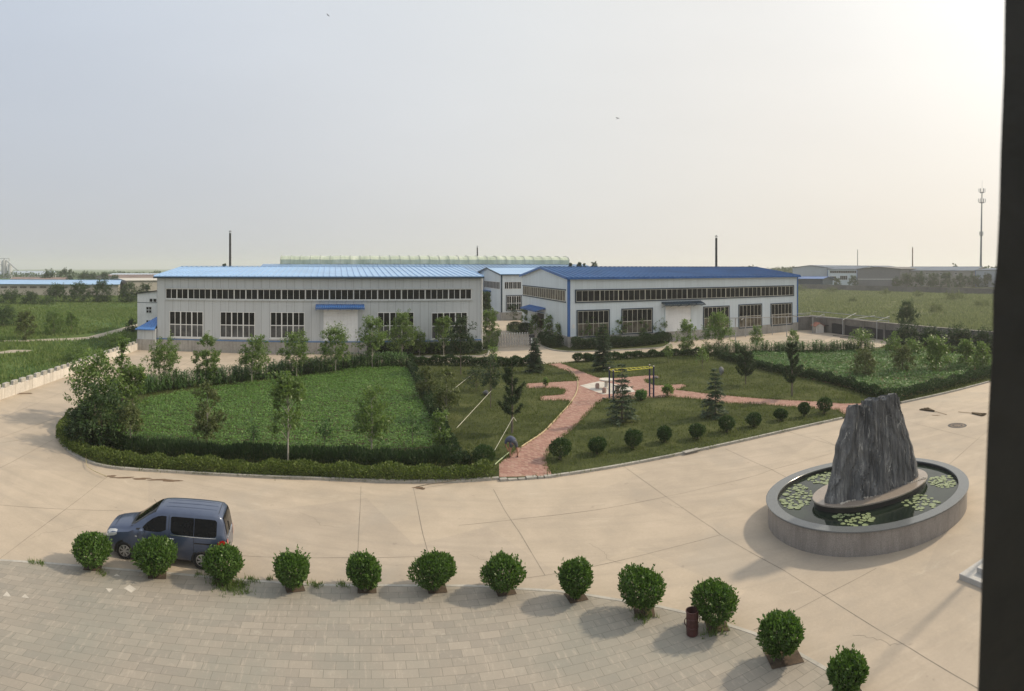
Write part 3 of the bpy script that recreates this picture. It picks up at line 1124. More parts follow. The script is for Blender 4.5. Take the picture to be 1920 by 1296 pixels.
def bush_mesh(rs, w, h, n, L0, W0, mat, lobes=9, tw=.0, taper=.55):
    """rounded clipped shrub: shell and inner layer of small leaves, tops uneven"""
    D = unit(rs.normal(size=(n, 3)))
    D[:, 2] = np.where(D[:, 2] < -.75, -D[:, 2], D[:, 2])
    lob = unit(rs.normal(size=(lobes, 3)))
    amp = rs.uniform(-.32, .26, lobes)
    k = 1 + sum(a * np.exp(-((1 - D @ l) / .13)) for a, l in zip(amp, lob))
    k *= np.where(rs.uniform(size=n) < .3, rs.uniform(.55, .9, n), rs.uniform(.88, 1.04, n))
    if tw:
        spike = (rs.uniform(size=n) < .12) & (D[:, 2] > .25)
        k = np.where(spike, k * rs.uniform(1.02, 1 + tw, n), k)
    zz = D[:, 2] * k
    pinch = np.where(zz < 0, 1 - min(.8, taper * 1.35) * np.abs(zz) ** 1.1, 1)
    zz = np.where(zz > .55, .55 + (zz - .55) * rs.uniform(.55, 1.0), zz)
    P = np.stack([D[:, 0] * k * pinch * w / 2, D[:, 1] * k * pinch * w / 2, h * .52 + zz * h * .50], 1)
    LD = D * .5 + rs.normal(size=P.shape) * .55 + np.array([0, 0, .7])
    V, Fa = leaf_quads(P, LD, D + rs.normal(size=P.shape) * .6, L0 * rs.uniform(.6, 1.45, n), W0 * rs.uniform(.7, 1.2, n), .1)
    ns = int(22 + 170 * tw)             # young shoots standing out of the clipped outline
    sd_ = unit(rs.normal(size=(ns, 3)) * np.array([1, 1, .5]) + np.array([0, 0, .75]))
    base = np.stack([sd_[:, 0] * w * .44, sd_[:, 1] * w * .44, h * .52 + sd_[:, 2] * h * .45], 1)
    ln = rs.uniform(.2, 1.0, ns) ** 1.5 * (tw + .08) * h
    m_ = 9
    B2, D2, L2 = np.repeat(base, m_, 0), np.repeat(unit(sd_ + np.array([0, 0, .9])), m_, 0), np.repeat(ln, m_)
    q = np.tile(np.linspace(0, 1, m_), ns)
    P2 = B2 + D2 * (q * L2)[:, None]
    V2, F2 = leaf_quads(P2, D2 * .7 + rs.normal(size=P2.shape) * .6, rs.normal(size=P2.shape), L0 * rs.uniform(.6, 1.1, len(P2)), W0 * .9, .1)
    VA = np.concatenate([V, V2])
    VA[:, 2] *= h * 1.02 / np.percentile(VA[:, 2], 98.5)
    return np_mesh('foliage', VA, np.concatenate([Fa, F2 + len(V)]), mat)


def bush(px, by, ty, wpx, label, name='round_bush', n=2600, L0=.085, mat=None, group='clipped round bushes', seed=0, tw=.12, taper=.55, stems=True, cat='bush', z=0.0):
    k = rof(by) / F
    wd = wpx * k
    r = rof(by) + wd * .20          # the near side of the bush hides its foot
    x, y, _ = polar(px, r)
    h = zat(ty, r - wd * .1)
    rs = np.random.default_rng(seed + int(px * 5 + by))
    root = tree_thing(name, (x, y, z), label, cat, group)
    link('foliage', bush_mesh(rs, wd, h, n, L0, L0 * .55, mat or M_leaf_ball, tw=tw, taper=taper), root)
    if stems:
        mb = MB()
        for j in range(7):
            a = rs.uniform(0, 6.28)
            q = rs.uniform(.1, .32) * wd
            mb.tube([(math.cos(a) * .05, math.sin(a) * .05, -.02), (math.cos(a) * q * .5, math.sin(a) * q * .5, h * .3), (math.cos(a) * q, math.sin(a) * q, h * .65)], [.022, .016, .008], 5, False)
        mb.build('stems', M_bark, root, True)
    return root


def hedge(line, width, height, per_m2, L0, mat, name, label, seed=0, cat='hedge', group=None, wob=.12, z=.08, blade=False):
    """leafy hedge along a ground polyline"""
    P = smooth_line(line, .4)
    A = np.array(P)
    seg = np.linalg.norm(np.diff(A, axis=0), axis=1)
    cum = np.concatenate([[0], np.cumsum(seg)])
    n = int(cum[-1] * (width + 1.6 * height) * per_m2)
    rs = np.random.default_rng(seed + 11)
    s = rs.uniform(0, cum[-1], n)
    i = np.clip(np.searchsorted(cum, s) - 1, 0, len(seg) - 1)
    t = ((s - cum[i]) / seg[i])[:, None]
    B = A[i] * (1 - t) + A[i + 1] * t
    d = (A[i + 1] - A[i]) / seg[i][:, None]
    q = np.stack([-d[:, 1], d[:, 0]], 1)
    # each plant of the row a little rounder than the gaps between
    plant = .5 + .24 * np.sin(s * 3.7 / width + 2.1 * np.sin(s * .41)) + .26 * np.sin(s * 1.9 / width + 1.7 * np.sin(s * .67 + 1))
    hh = height * (1 - wob + wob * 1.4 * plant + .10 * np.sin(s * 1.9) * np.cos(s * .53))
    a = rs.uniform(0, math.pi, n)
    rr = np.where(rs.uniform(size=n) < .72, rs.uniform(.86, 1.05, n), rs.uniform(.3, .9, n))
    cx = np.sign(np.cos(a)) * np.abs(np.cos(a)) ** .6 * rr
    cz = np.sin(a) ** .6 * rr
    ww = width * (.86 + .16 * plant)
    pos = np.concatenate([B + q * (cx * ww / 2)[:, None], (z + cz * hh)[:, None]], 1)
    No = np.concatenate([q * cx[:, None], cz[:, None]], 1)
    if blade:
        LD = rs.normal(size=pos.shape) * .45 + No * .3 + np.array([0, 0, 1.1])
    else:
        LD = No * .7 + rs.normal(size=pos.shape) * .6 + np.array([0, 0, .45])
    o = A.mean(0)
    pos[:, :2] -= o
    V, Fa = leaf_quads(pos, LD, No + rs.normal(size=pos.shape) * .5, L0 * rs.uniform(.6, 1.35, n), L0 * (.16 if blade else .5) * rs.uniform(.7, 1.2, n), .08)
    ob = link(name, np_mesh(name, V, Fa, mat))
    ob.location = (o[0], o[1], 0)
    return tag(ob, label, cat, group)


def corn(line, width, n, hmin, hmax, label, seed):
    P = smooth_line(line, .4)
    A = np.array(P)
    seg = np.linalg.norm(np.diff(A, axis=0), axis=1)
    cum = np.concatenate([[0], np.cumsum(seg)])
    rs = np.random.default_rng(seed)
    V, Q = [], []
    for k in range(n):
        s = rs.uniform(0, cum[-1])
        i = min(np.searchsorted(cum, s) - 1, len(seg) - 1)
        i = max(i, 0)
        d = (A[i + 1] - A[i]) / seg[i]
        b = A[i] + d * (s - cum[i]) + np.array([-d[1], d[0]]) * rs.uniform(-.5, .5) * width
        h = rs.uniform(hmin, hmax)
        base = len(V)
        w_ = .016
        for z in (0, h * .5, h * .92):
            V += [(b[0] - w_, b[1], z + .08), (b[0] + w_, b[1], z + .08), (b[0], b[1] + w_, z + .08)]
        for j in (0, 1):
            for c in range(3):
                Q.append((base + j * 3 + c, base + j * 3 + (c + 1) % 3, base + j * 3 + 3 + (c + 1) % 3, base + j * 3 + 3 + c))
        a0 = rs.uniform(0, 3.14)
        for j in range(9):
            a = a0 + (j % 2) * math.pi + rs.normal() * .35
            z0 = h * (.12 + .8 * j / 9)
            ln = rs.uniform(.45, .75) * (1 - .35 * abs(j / 9 - .45))
            wid = .085
            dx, dy = math.cos(a), math.sin(a)
            base = len(V)
            for q, (rr, zz, ww) in enumerate(((.02, 0, .5), (.45, .32, 1), (.85, .30, .7), (1.1, .02, .12))):
                c = (b[0] + dx * ln * rr, b[1] + dy * ln * rr, .08 + z0 + ln * zz)
                V += [(c[0] - dy * wid * ww / 2, c[1] + dx * wid * ww / 2, c[2]), (c[0] + dy * wid * ww / 2, c[1] - dx * wid * ww / 2, c[2])]
            for q in range(3):
                Q.append((base + 2 * q, base + 2 * q + 1, base + 2 * q + 3, base + 2 * q + 2))
    o = A.mean(0)
    V = np.array(V)
    V[:, :2] -= o
    ob = link('corn_plants', np_mesh('corn_plants', V, np.array(Q), M_leaf_corn))
    ob.location = (o[0], o[1], 0)
    return tag(ob, label, 'corn', None, 'stuff')


def carpet(poly, n, rs, zf, L0, W0, mat, name, label, up=1.6, excl=(), cat='plants'):
    X, Y = scatter(poly, n, rs, excl)
    m = len(X)
    Z = zf(X, Y, rs)
    P = np.stack([X, Y, Z], 1)
    D = rs.normal(size=P.shape) * np.array([1, 1, .35])
    Nn = rs.normal(size=P.shape) * .5 + np.array([0, 0, up])
    V, Fa = leaf_quads(P, D, Nn, L0 * rs.uniform(.6, 1.3, m), W0 * rs.uniform(.7, 1.25, m), .1)
    return tag(link(name, np_mesh(name, V, Fa, mat)), label, cat, None, 'stuff')


def blades(X, Y, rs, hmin, hmax, w_, mat, name, label, z=.08, per=3, spread=.1, cat='grass', hmul=None):
    m = len(X)
    X, Y = np.repeat(X, per), np.repeat(Y, per)
    n = len(X)
    hm = np.repeat(hmul, per) if hmul is not None else 1
    wv = np.broadcast_to(np.asarray(w_, float), (m,)).repeat(per)
    P = np.stack([X + rs.normal(size=n) * spread, Y + rs.normal(size=n) * spread, np.full(n, z)], 1)
    a = rs.uniform(0, 6.28, n)
    S = np.stack([np.cos(a), np.sin(a), np.zeros(n)], 1) * (wv / 2)[:, None]
    h = rs.uniform(hmin, hmax, n) * hm
    T = P + np.stack([rs.normal(size=n) * .3 * h, rs.normal(size=n) * .3 * h, h], 1)
    V = np.stack([P - S, P + S, T], 1).reshape(-1, 3)
    return tag(link(name, np_mesh(name, V, np.arange(3 * n).reshape(n, 3), mat)), label, cat, None, 'stuff')


# ---- crops and grass
rs = np.random.default_rng(3)
BD = R(17)


def bean_z(X, Y, rs):
    v = -X * math.sin(BD) + Y * math.cos(BD) + .12 * np.sin(X * .5)
    row = .5 + .5 * np.cos(2 * np.pi * (v + .05 * np.sin(X * 1.3)) / .72)
    clump = .07 * np.sin(X * 1.7 + 2 * np.sin(Y * .9)) * np.sin(Y * 2.1)
    clump += .06 * np.sin(X * .35 + np.sin(Y * .5)) * np.cos(Y * .27)
    return .10 + (.07 + .30 * row + clump) * rs.uniform(.55, 1.05, len(X))


carpet(bean_poly, 190000, rs, bean_z, .115, .088, M_leaf_bean, 'bean_crop', 'low bright green bean crop filling the bed left of the brick path', 1.5, cat='crop')


def veg_z(X, Y, rs):
    v = X * .5 + Y * .85
    return .10 + (.14 + .22 * (.5 + .5 * np.sin(X * .9 + 1.5 * np.sin(Y * .6))) + .12 * np.cos(2 * np.pi * v / .9)) * rs.uniform(.4, 1.1, len(X))


carpet(veg_poly, 80000, rs, veg_z, .20, .14, M_leaf_veg, 'vegetable_crop', 'mixed pale green vegetables and weeds in the right garden bed', 1.3, cat='crop')

X, Y = scatter(island, 105000, rs, (bean_poly, path_poly, pad_poly, veg_poly))
keep = rs.uniform(size=len(X)) < np.clip(1.4 * (.5 + .5 * np.sin(X * .55 + 1.7 * np.sin(Y * .4)) * np.sin(Y * .7 + X * .21)) + .25, 0, 1)
X, Y = X[keep], Y[keep]
hm = .6 + .8 * (.5 + .5 * np.sin(X * .8 + np.sin(Y * 1.1)) * np.cos(Y * .63))
blades(X, Y, rs, .06, .22, .035, M_grass, 'lawn_grass', 'unmown olive green grass over the garden lawns', hmul=hm)

# fringe of taller grass along path edges
fx, fy = [], []
pp = [Vector(p[:2]) for p in path_poly]
_kx = Vector(G(985, 898)[:2])
for a, b in zip(pp[1:], pp[2:] + pp[:1]):
    n = 0 if ((a + b) / 2 - _kx).length < .6 else int((b - a).length * 16)
    for _ in range(n):
        q = a.lerp(b, rs.uniform())
        fx.append(q.x + rs.normal() * .05)
        fy.append(q.y + rs.normal() * .05)
blades(np.array(fx), np.array(fy), rs, .10, .26, .04, M_grass, 'edge_grass', 'grass tufts hanging over the edges of the brick path')

# meadows
th = rs.uniform(R(-52), R(-30), 52000)
rr = 44 + 210 * rs.uniform(size=52000) ** 1.3
X, Y = rr * np.sin(th), rr * np.cos(th)
wl = np.array(WALL_L1[:2]) - np.array(WALL_L0[:2])
k = ((X - WALL_L0[0]) * -wl[1] + (Y - WALL_L0[1]) * wl[0] > .6 * np.linalg.norm(wl))
k &= ~((X > -47.5) & (Y > 58) & (Y < 110))
trk = GG([(262, 605), (200, 621), (88, 634), (-40, 637), (-40, 641.5), (88, 639.5), (180, 635), (264, 612)])
k &= ~inside(trk, X, Y)
k &= rs.uniform(size=len(X)) < .18 + .82 * (.5 + .5 * np.sin(X * .13 + 2 * np.sin(Y * .06)) * np.sin(Y * .17 + X * .05))
k &= ~inside(GG([(-40, 662), (8, 656), (62, 654), (66, 659), (20, 664), (-40, 669)]), X, Y)
blades(X[k], Y[k], rs, .18, .55, (.05 + .0016 * rr)[k], M_grass_meadow, 'meadow_grass', 'rough green meadow grass beyond the white battlemented wall', z=-.05, per=3, spread=.35)
th = rs.uniform(R(24), R(50), 60000)
rr = 62 + 230 * rs.uniform(size=60000) ** 1.2
X, Y = rr * np.sin(th), rr * np.cos(th)
wr = np.array(WALL_R1[:2]) - np.array(WALL_R0[:2])
k = ((X - WALL_R0[0]) * -wr[1] + (Y - WALL_R0[1]) * wr[0] > .8 * np.linalg.norm(wr)) & ((X > 48) | (Y > 118))
k &= rs.uniform(size=len(X)) < .25 + .75 * (.5 + .5 * np.sin(X * .11 + 2 * np.sin(Y * .05)) * np.sin(Y * .13 + X * .04))
blades(X[k], Y[k], rs, .2, .7, (.06 + .0016 * rr)[k], M_grass_dry, 'dry_meadow_grass', 'pale yellowish meadow grass behind the grey boundary wall', z=-.05, per=3, spread=.45)

# ---- corn
corn(GG([(262, 742), (300, 732), (360, 727), (427, 719), (495, 711), (562, 704), (627, 696), (690, 690), (762, 688)]), 1.7, 760, 1.0, 1.75, 'dark green corn standing along the back of the bean bed', 4)
corn(GG([(1330, 668), (1400, 665), (1470, 664), (1540, 663), (1600, 662), (1640, 661)]), 1.1, 420, .8, 1.8, 'corn plants along the back of the right vegetable bed', 8)

# ---- hedges
front = [(922, 893), (860, 898), (740, 899), (600, 893), (450, 887), (330, 880), (250, 874), (195, 867), (160, 855), (134, 840), (122, 824), (124, 806), (140, 786)]
hedge(GG(front), 1.0, .58, 420, .125, M_leaf_hedge, 'low_hedge', 'low yellowish green hedge row just inside the curved front kerb', 1, wob=.42)
hedge(GG([(840, 872), (740, 876), (600, 870), (450, 864), (330, 858), (255, 850), (200, 838), (168, 822), (150, 800), (160, 782), (190, 766), (230, 750)]), 1.0, .66, 330, .30, M_leaf_hedge_back, 'dark_hedge', 'dark grassy planting between the front hedge and the bean crop', 2, blade=True, wob=.2)
hedge(GG([(768, 689), (784, 718), (806, 765), (826, 812), (842, 850), (872, 884)]), .8, .8, 260, .14, M_leaf_hedge_back, 'dividing_hedge', 'dark hedge dividing the bean crop from the left lawn', 3, wob=.35)
hedge(GG([(765, 686), (830, 686), (900, 688), (960, 688), (1012, 687)]), .9, .95, 330, .18, M_leaf_ball, 'back_hedge', 'bushy hedge along the back of the left lawn by the gate drive', 4, wob=.4)
hedge(GG([(1095, 680), (1150, 676), (1230, 671), (1275, 668), (1330, 667)]), .8, .75, 330, .18, M_leaf_ball, 'back_hedge', 'ragged hedge along the back of the right lawn', 5, wob=.4)
hedge(GG([(1346, 673), (1400, 686), (1456, 700), (1520, 711), (1575, 724), (1620, 738), (1660, 752)]), .9, .75, 330, .17, M_leaf_hedge_back, 'bed_hedge', 'dark low hedge between the right lawn and the vegetable bed', 6, wob=.4)
hedge(GG([(1668, 757), (1700, 747), (1780, 728), (1850, 709), (1910, 694)]), 1.2, .85, 220, .15, M_leaf_hedge_back, 'kerb_hedge', 'dark clipped hedge along the kerb behind the standing rock', 7, wob=.2)
hedge(GG([(690, 663), (740, 663.5), (800, 664), (850, 664), (903, 663)]), 1.6, 1.25, 330, .19, M_leaf_hedge_back, 'wall_hedge', 'dark trimmed hedge under the last windows of the grey workshop', 8, wob=.1)
hedge(GG([(1072, 655.5), (1110, 654.5), (1150, 652.5), (1192, 650), (1252, 642)]), 1.8, 1.25, 330, .19, M_leaf_hedge_back, 'wall_hedge', 'dark trimmed hedge along the front of the white workshop', 9, wob=.12)
hedge(GG([(1019, 644), (1035, 651), (1050, 653.5)]), 1.8, 1.35, 330, .19, M_leaf_hedge_back, 'corner_hedge', 'short dark hedge at the kerb corner right of the folding gate', 10, wob=.12)

# ---- clipped bushes along the forecourt
PIT = []
FRONT_BUSH = [(171, 1078, 1006, 70, 'leftmost clipped bush of the forecourt row, in front of the van bonnet'), (291, 1093, 1017, 84, 'wide clipped bush between the two visible wheels of the van'),
              (417, 1106, 1031, 72, 'clipped bush hiding the van rear wheel, with weeds at its foot'), (548, 1117, 1042, 67, 'clipped bush with long upright shoots, just right of the van'),
              (684, 1119, 1045, 64, 'narrowish clipped bush at the forecourt edge below a straight yard joint'), (815, 1119, 1046, 77, 'wide flat-topped clipped bush in the middle of the forecourt row'),
              (943, 1123, 1048, 74, 'round clipped bush whose square soil pit shows at its right'), (1076, 1135, 1058, 60, 'small heart-shaped bush with bare pit on the forecourt'),
              (1204, 1163, 1076, 80, 'tall round bush left of the brown litter bin'), (1340, 1190, 1100, 86, 'large rounded bush directly behind the brown litter bin'),
              (1464, 1252, 1160, 80, 'loose bush with one stray shoot in a large open pit'), (1590, 1318, 1232, 74, 'bush cut off by the bottom edge of the picture')]
for i, (px, by, ty, wp, lb) in enumerate(FRONT_BUSH):
    bush(px, by - 4, ty + (2 if i != 7 else 0), wp, lb, 'clipped_bush', 4000, .105, M_leaf_bush, 'clipped bushes along the forecourt edge', i, .16, .5 if i != 7 else .75)
    g = G(px + 4, by - (15 if i != 10 else 22))
    PIT.append((g, i))
mb = MB()
for (g, i) in PIT:
    a = R(32 if i < 4 else (15 if i < 8 else -8))
    s = .31 if i != 10 else .45
    c, q = math.cos(a) * s, math.sin(a) * s
    mb.poly([(g[0] - c + q, g[1] - q - c, .022), (g[0] + c + q, g[1] + q - c, .022), (g[0] + c - q, g[1] + q + c, .022), (g[0] - c - q, g[1] - q + c, .022)])
struct(mb.build('bush_pits', stain('pit_soil', (.085, .06, .04), .95, .4, 4, 20, .6)))
# weeds
wx, wy = [], []
for px, by, s, n in [(430, 1103, .35, 150), (452, 1096, .16, 40), (75, 1056, .1, 14), (60, 1055, .1, 12), (470, 1088, .12, 20), (590, 1098, .15, 26), (505, 1087, .05, 8), (640, 1098, .1, 14), (1345, 1186, .2, 30), (1210, 1160, .2, 36), (375, 1080, .1, 12), (190, 1076, .12, 16)]:
    g = G(px, by)
    wx += list(g[0] + rs.normal(size=n) * s)
    wy += list(g[1] + rs.normal(size=n) * s * .5)
blades(np.array(wx), np.array(wy), rs, .05, .2, .03, M_grass_meadow, 'weeds', 'weeds growing in the joints of the stone forecourt edge', z=.0, per=4, spread=.05, cat='weeds')

# ---- round bushes on the right lawn
for i, (px, by, ty, wp, lb) in enumerate([(1050, 867, 828, 42, 'largest ball bush, at the right edge of the path entry'), (1120, 857, 826, 34, 'second ball bush from the path along the right kerb'), (1186, 846, 811, 36, 'third ball bush from the path along the right kerb'),
                                          (1246, 834, 804, 29, 'fourth ball bush from the path along the right kerb'), (1306, 828, 799, 31, 'fifth ball bush, nearest the step in the right kerb'), (1362, 815, 784, 32, 'sixth ball bush from the path, before the row thins'),
                                          (1414, 804, 777, 26, 'small ball bush third from the rock end of the kerb row'), (1464, 792, 770, 27, 'small ball bush standing beside the brick side path'), (1508, 785, 758, 22, 'small upright bush left of the last ball bush near the rock'), (1546, 779, 750, 28, 'last ball bush of the kerb row, beside the standing rock')]):
    bush(px, by, ty, wp, lb, 'ball_bush', 1900, .10, M_leaf_ball, 'ball bushes along the right lawn kerb', i + 40, .08, .4, z=.08)
bush(908, 884, 841, 42, 'dark ball bush left of the stooping person, by the path entry', 'ball_bush', 2000, .1, M_leaf_ball, 'ball bushes flanking the path entry', 60, .1, .4, z=.08)
bush(1084, 681, 664, 20, 'round dark shrub at the top right corner of the path', 'round_shrub', 1000, .14, M_leaf_ball, 'round shrubs by the drive', 61, .1, .4, z=.08)
bush(1103, 680, 665, 19, 'round shrub left of the tall spruce by the drive', 'round_shrub', 1000, .14, M_leaf_ball, 'round shrubs by the drive', 62, .1, .4, z=.08)
bush(1252, 745, 724, 18, 'small leafy plant at the edge of the side path by the bars', 'leafy_plant', 350, .16, M_leaf_walnut, None, 63, .3, .3, z=.08, cat='plant')
bush(1202, 753, 735, 16, 'spiky grass-like plant at the foot of the monkey bars', 'spiky_plant', 260, .22, M_leaf_veg, None, 64, .4, .7, z=.08, cat='plant')
bush(1023, 727, 711, 8, 'tiny sapling in the strip of grass between brick strips', 'tiny_sapling', 160, .14, M_leaf_walnut, None, 65, .3, .2, z=.08, cat='plant')

# ---- young broadleaf trees along the corn and in the garden
for a in [(308, 728, 634, 62, 'sapling at the left end of the corn row, before the first window', dict(z0=.3)), (388, 724, 620, 50, 'slim sapling with a bent top before the second workshop window', dict(z0=.22)),
          (472, 720, 632, 56, 'lopsided sapling with a low left branch along the corn', dict(z0=.3, lean=.12)), (556, 709, 621, 58, 'leaning sapling in the corn left of the roller door', dict(z0=.35)),
          (629, 703, 614, 60, 'sapling standing before the white roller door of the grey workshop', dict(z0=.3)), (698, 692, 594, 54, 'tall slender sapling just right of the grey workshop door', dict(z0=.3)),
          (754, 656, 588, 60, 'sapling in the bed before the fourth grey workshop window', dict(z0=.25, by_r=69)), (786, 668, 622, 30, 'small bushy sapling between the last two grey workshop windows', dict(z0=.2)),
          (832, 664, 596, 42, 'thin sapling before the last window of the grey workshop', dict(z0=.25, by_r=70))]:
    broad_tree(*a[:5], seed=3, bark=M_bark_pale, group='saplings along the grey workshop', **a[5])
broad_tree(864, 705, 598, 62, 'dark spreading tree at the right corner of the grey workshop', mat=M_leaf_pine, seed=5, z0=.42, lf=.2)
for a in [(178, 800, 672, 118, 'big leafy tree at the left tip of the garden, over the drive', dict(z0=.2, lf=.26, dens=.8)), (229, 790, 634, 42, 'tallest tree of the left cluster, its top over the battlemented wall', dict(z0=.3, lf=.26, dens=.8)),
          (248, 785, 676, 66, 'bright green tree at the right of the left cluster, beside the corn', dict(z0=.2, lf=.24)), (190, 842, 728, 104, 'low dark bushy tree at the left tip behind the hedge', dict(z0=.06, lf=.22, mat=M_leaf_ball, dens=.8)),
          (152, 838, 768, 66, 'low shrubby tree at the kerb on the far left tip of the garden', dict(z0=.05, lf=.2, mat=M_leaf_hedge_back, dens=.8))]:
    broad_tree(*a[:5], seed=8, name='leafy_tree', group='trees at the left tip of the garden', **a[5])
for a in [(540, 874, 699, 76, 'tallest sapling in the front half of the bean crop', dict(z0=.36)), (697, 857, 728, 74, 'forked sapling in the right half of the bean crop', dict(z0=.28)), (389, 842, 722, 64, 'brownish sapling at the left of the bean crop', dict(z0=.28, mat=M_leaf_dull)),
          (245, 848, 758, 50, 'reddish-leaved sapling with a bare pale trunk at the left field edge', dict(z0=.45, mat=M_leaf_dull)), (798, 752, 686, 40, 'yellowish shrub-like tree beside the dividing hedge, farther one', dict(z0=.12, mat=M_leaf_dull)),
          (837, 796, 692, 50, 'yellowish sapling with a pale trunk beside the dividing hedge', dict(z0=.3, mat=M_leaf_dull)), (825, 850, 770, 36, 'dark weedy shrub at the front end of the dividing hedge', dict(z0=.08)), (880, 872, 842, 30, 'pale leafy shrub left of the ball bush by the path entry', dict(z0=.05, mat=M_leaf_dull))]:
    broad_tree(*a[:5], seed=12, bark=M_bark_pale, group='saplings in and around the bean crop', **a[5])
for px, by, ty, wp, lb in [(475, 858, 790, 14, 'thin dark cypress-like sapling, first from the left in the bean crop'), (609, 851, 788, 22, 'thin dark sapling between the two taller trees in the bean crop'), (773, 845, 776, 26, 'thin dark sapling at the right of the bean crop')]:
    broad_tree(px, by, ty, wp, lb, name='thin_sapling', mat=M_leaf_corn, z0=.4, dens=.45, group='thin saplings in the bean crop', seed=21, ncl=7)
for a in [(920, 767, 668, 40, 'thin tree held by a pale pole in the middle of the left lawn', dict(z0=.45, dens=.6, mat=M_leaf_pine)), (893, 735, 690, 50, 'low scraggly tree before the boulder on the left lawn', dict(z0=.3, dens=.5, mat=M_leaf_pine)), (925, 716, 650, 22, 'thin bare-stemmed sapling before the folding gate', dict(z0=.5, dens=.4))]:
    broad_tree(*a[:5], seed=31, group='thin trees on the left lawn', **a[5])
for a in [(1347, 665, 588, 56, 'sapling with a full crown before the third white workshop window', {}), (1418, 659, 612, 26, 'small sapling with a clear trunk before the fourth white workshop window', {}), (1487, 652, 618, 24, 'small sapling standing in the yard behind the corn', {}),
          (1288, 664, 602, 38, 'dark sapling right of the white workshop roller door', dict(z0=.15)), (1253, 681, 644, 18, 'thin sapling on the lawn before the white workshop door', dict(dens=.6)), (1317, 696, 648, 26, 'thin sapling with flat top near the boulder on the right lawn', dict(dens=.5, z0=.4)), (1326, 668, 640, 18, 'slim sapling in the hedge left of the full-crowned sapling', dict(dens=.5, z0=.4)), (1615, 662, 618, 40, 'small spreading tree in the yard before the steel frame', dict(z0=.45, dens=.7))]:
    broad_tree(*a[:5], seed=41, group='saplings before the white workshop', **a[5])
for a in [(1100, 648, 592, 40, 'first shrub tree from the corner of the white workshop', {}), (1160, 645, 592, 46, 'leafy shrub tree between the first two white workshop windows', {}), (1202, 643, 600, 30, 'shrub tree before the second white workshop window', {}), (1234, 640, 590, 36, 'pointed shrub tree left of the white workshop door', {}), (1128, 648, 606, 30, 'shrub tree standing behind the tall spruce', {})]:
    broad_tree(*a[:5], seed=51, z0=.15, group='shrub trees under the white workshop windows', name='shrub_tree', **a[5])
for a in [(984, 622, 575, 20, 'upright shrub left of the blue side canopy', {}), (1003, 632, 590, 24, 'upright shrub before the side door of the white workshop', {}), (1029, 640, 588, 26, 'upright shrub right of the side door of the white workshop', {}), (1046, 646, 606, 20, 'low upright shrub near the blue corner of the white workshop', {})]:
    broad_tree(*a[:5], seed=61, z0=.12, group='upright shrubs at the gable door', name='upright_shrub', cat='shrub', lf=.26, dens=.7, **a[5])
broad_tree(917, 655, 582, 40, 'tall bushy shrub left of the folding gate', 'bushy_shrub', seed=71, z0=.05, lf=.2, dens=1.1, cat='shrub', group=None)
broad_tree(911, 612, 545, 26, 'dark tree beside the side door of the rear white workshop', 'dark_tree', seed=72, z0=.1, mat=M_leaf_far, group=None)
broad_tree(962, 600, 566, 30, 'dark shrub under the rear white workshop window', 'dark_shrub', seed=73, z0=.05, mat=M_leaf_ball, cat='shrub', group=None)
for px, by, ty, wp, lb in [(966, 625, 604, 30, 'dark rounded shrub mound behind the left half of the gate'), (986, 626, 606, 28, 'dark rounded shrub mound behind the right half of the gate')]:
    bush(px, by, ty, wp, lb, 'shrub_mound', 900, .2, M_leaf_hedge_back, 'shrub mounds behind the gate', 74, .05, .2)
for a in [(1622, 706, 656, 54, 'bushy tree in the middle of the vegetable bed', dict(mat=M_leaf_dull)), (1692, 700, 650, 46, 'reddish bushy tree right of centre in the vegetable bed', dict(mat=M_leaf_dull)), (1755, 698, 634, 56, 'tall yellow-green bush at the back of the vegetable bed', {}), (1812, 690, 632, 40, 'upright green bush near the right end of the vegetable bed', {}), (1842, 696, 645, 40, 'yellow-topped bush beside the dark window jamb', {}),
          (1676, 664, 628, 36, 'leafy bush where the corn row meets the grey wall', {}), (1712, 668, 640, 40, 'leafy bush against the grey wall behind the vegetable bed', {})]:
    broad_tree(*a[:5], seed=81, z0=.08, group='bushes in the vegetable bed', name='bushy_tree', **a[5])
for px, by, ty, wp, lb in [(1700, 652, 608, 50, 'dark shrub mass at the left of the wall shrubs'), (1745, 656, 618, 56, 'dark shrub in the middle of the grey boundary wall'), (1800, 660, 614, 60, 'dark tall shrub over the wall near the right edge'), (1846, 664, 622, 50, 'dark shrub against the wall beside the window jamb')]:
    broad_tree(px, by, ty, wp, lb, seed=91, z0=.05, mat=M_leaf_hedge_back, group='dark shrubs along the grey wall', name='wall_shrub', cat='shrub', lf=.22)

# ---- conifers
needle_tree(960, 815, 676, 56, 'candelabra pine tied to a pole beside the brick path', 'pine', 1)
needle_tree(1398, 723, 662, 44, 'bushy young pine on the right lawn before the vegetable bed', 'pine', 2)
needle_tree(1485, 745, 645, 52, 'taller young pine at the right end of the right lawn', 'pine', 3)
needle_tree(1003, 700, 634, 38, 'small spruce at the top of the path before the gate', 'spruce', 4, 'spruce_tree')
needle_tree(1131, 696, 606, 46, 'tall spruce on the lawn before the white workshop', 'spruce', 5, 'spruce_tree')
needle_tree(1166, 794, 682, 66, 'sparse cedar in front of the monkey bars', 'cedar', 6, 'cedar_tree')
needle_tree(1341, 783, 692, 62, 'broad cedar standing over the brick side path', 'cedar', 7, 'cedar_tree')

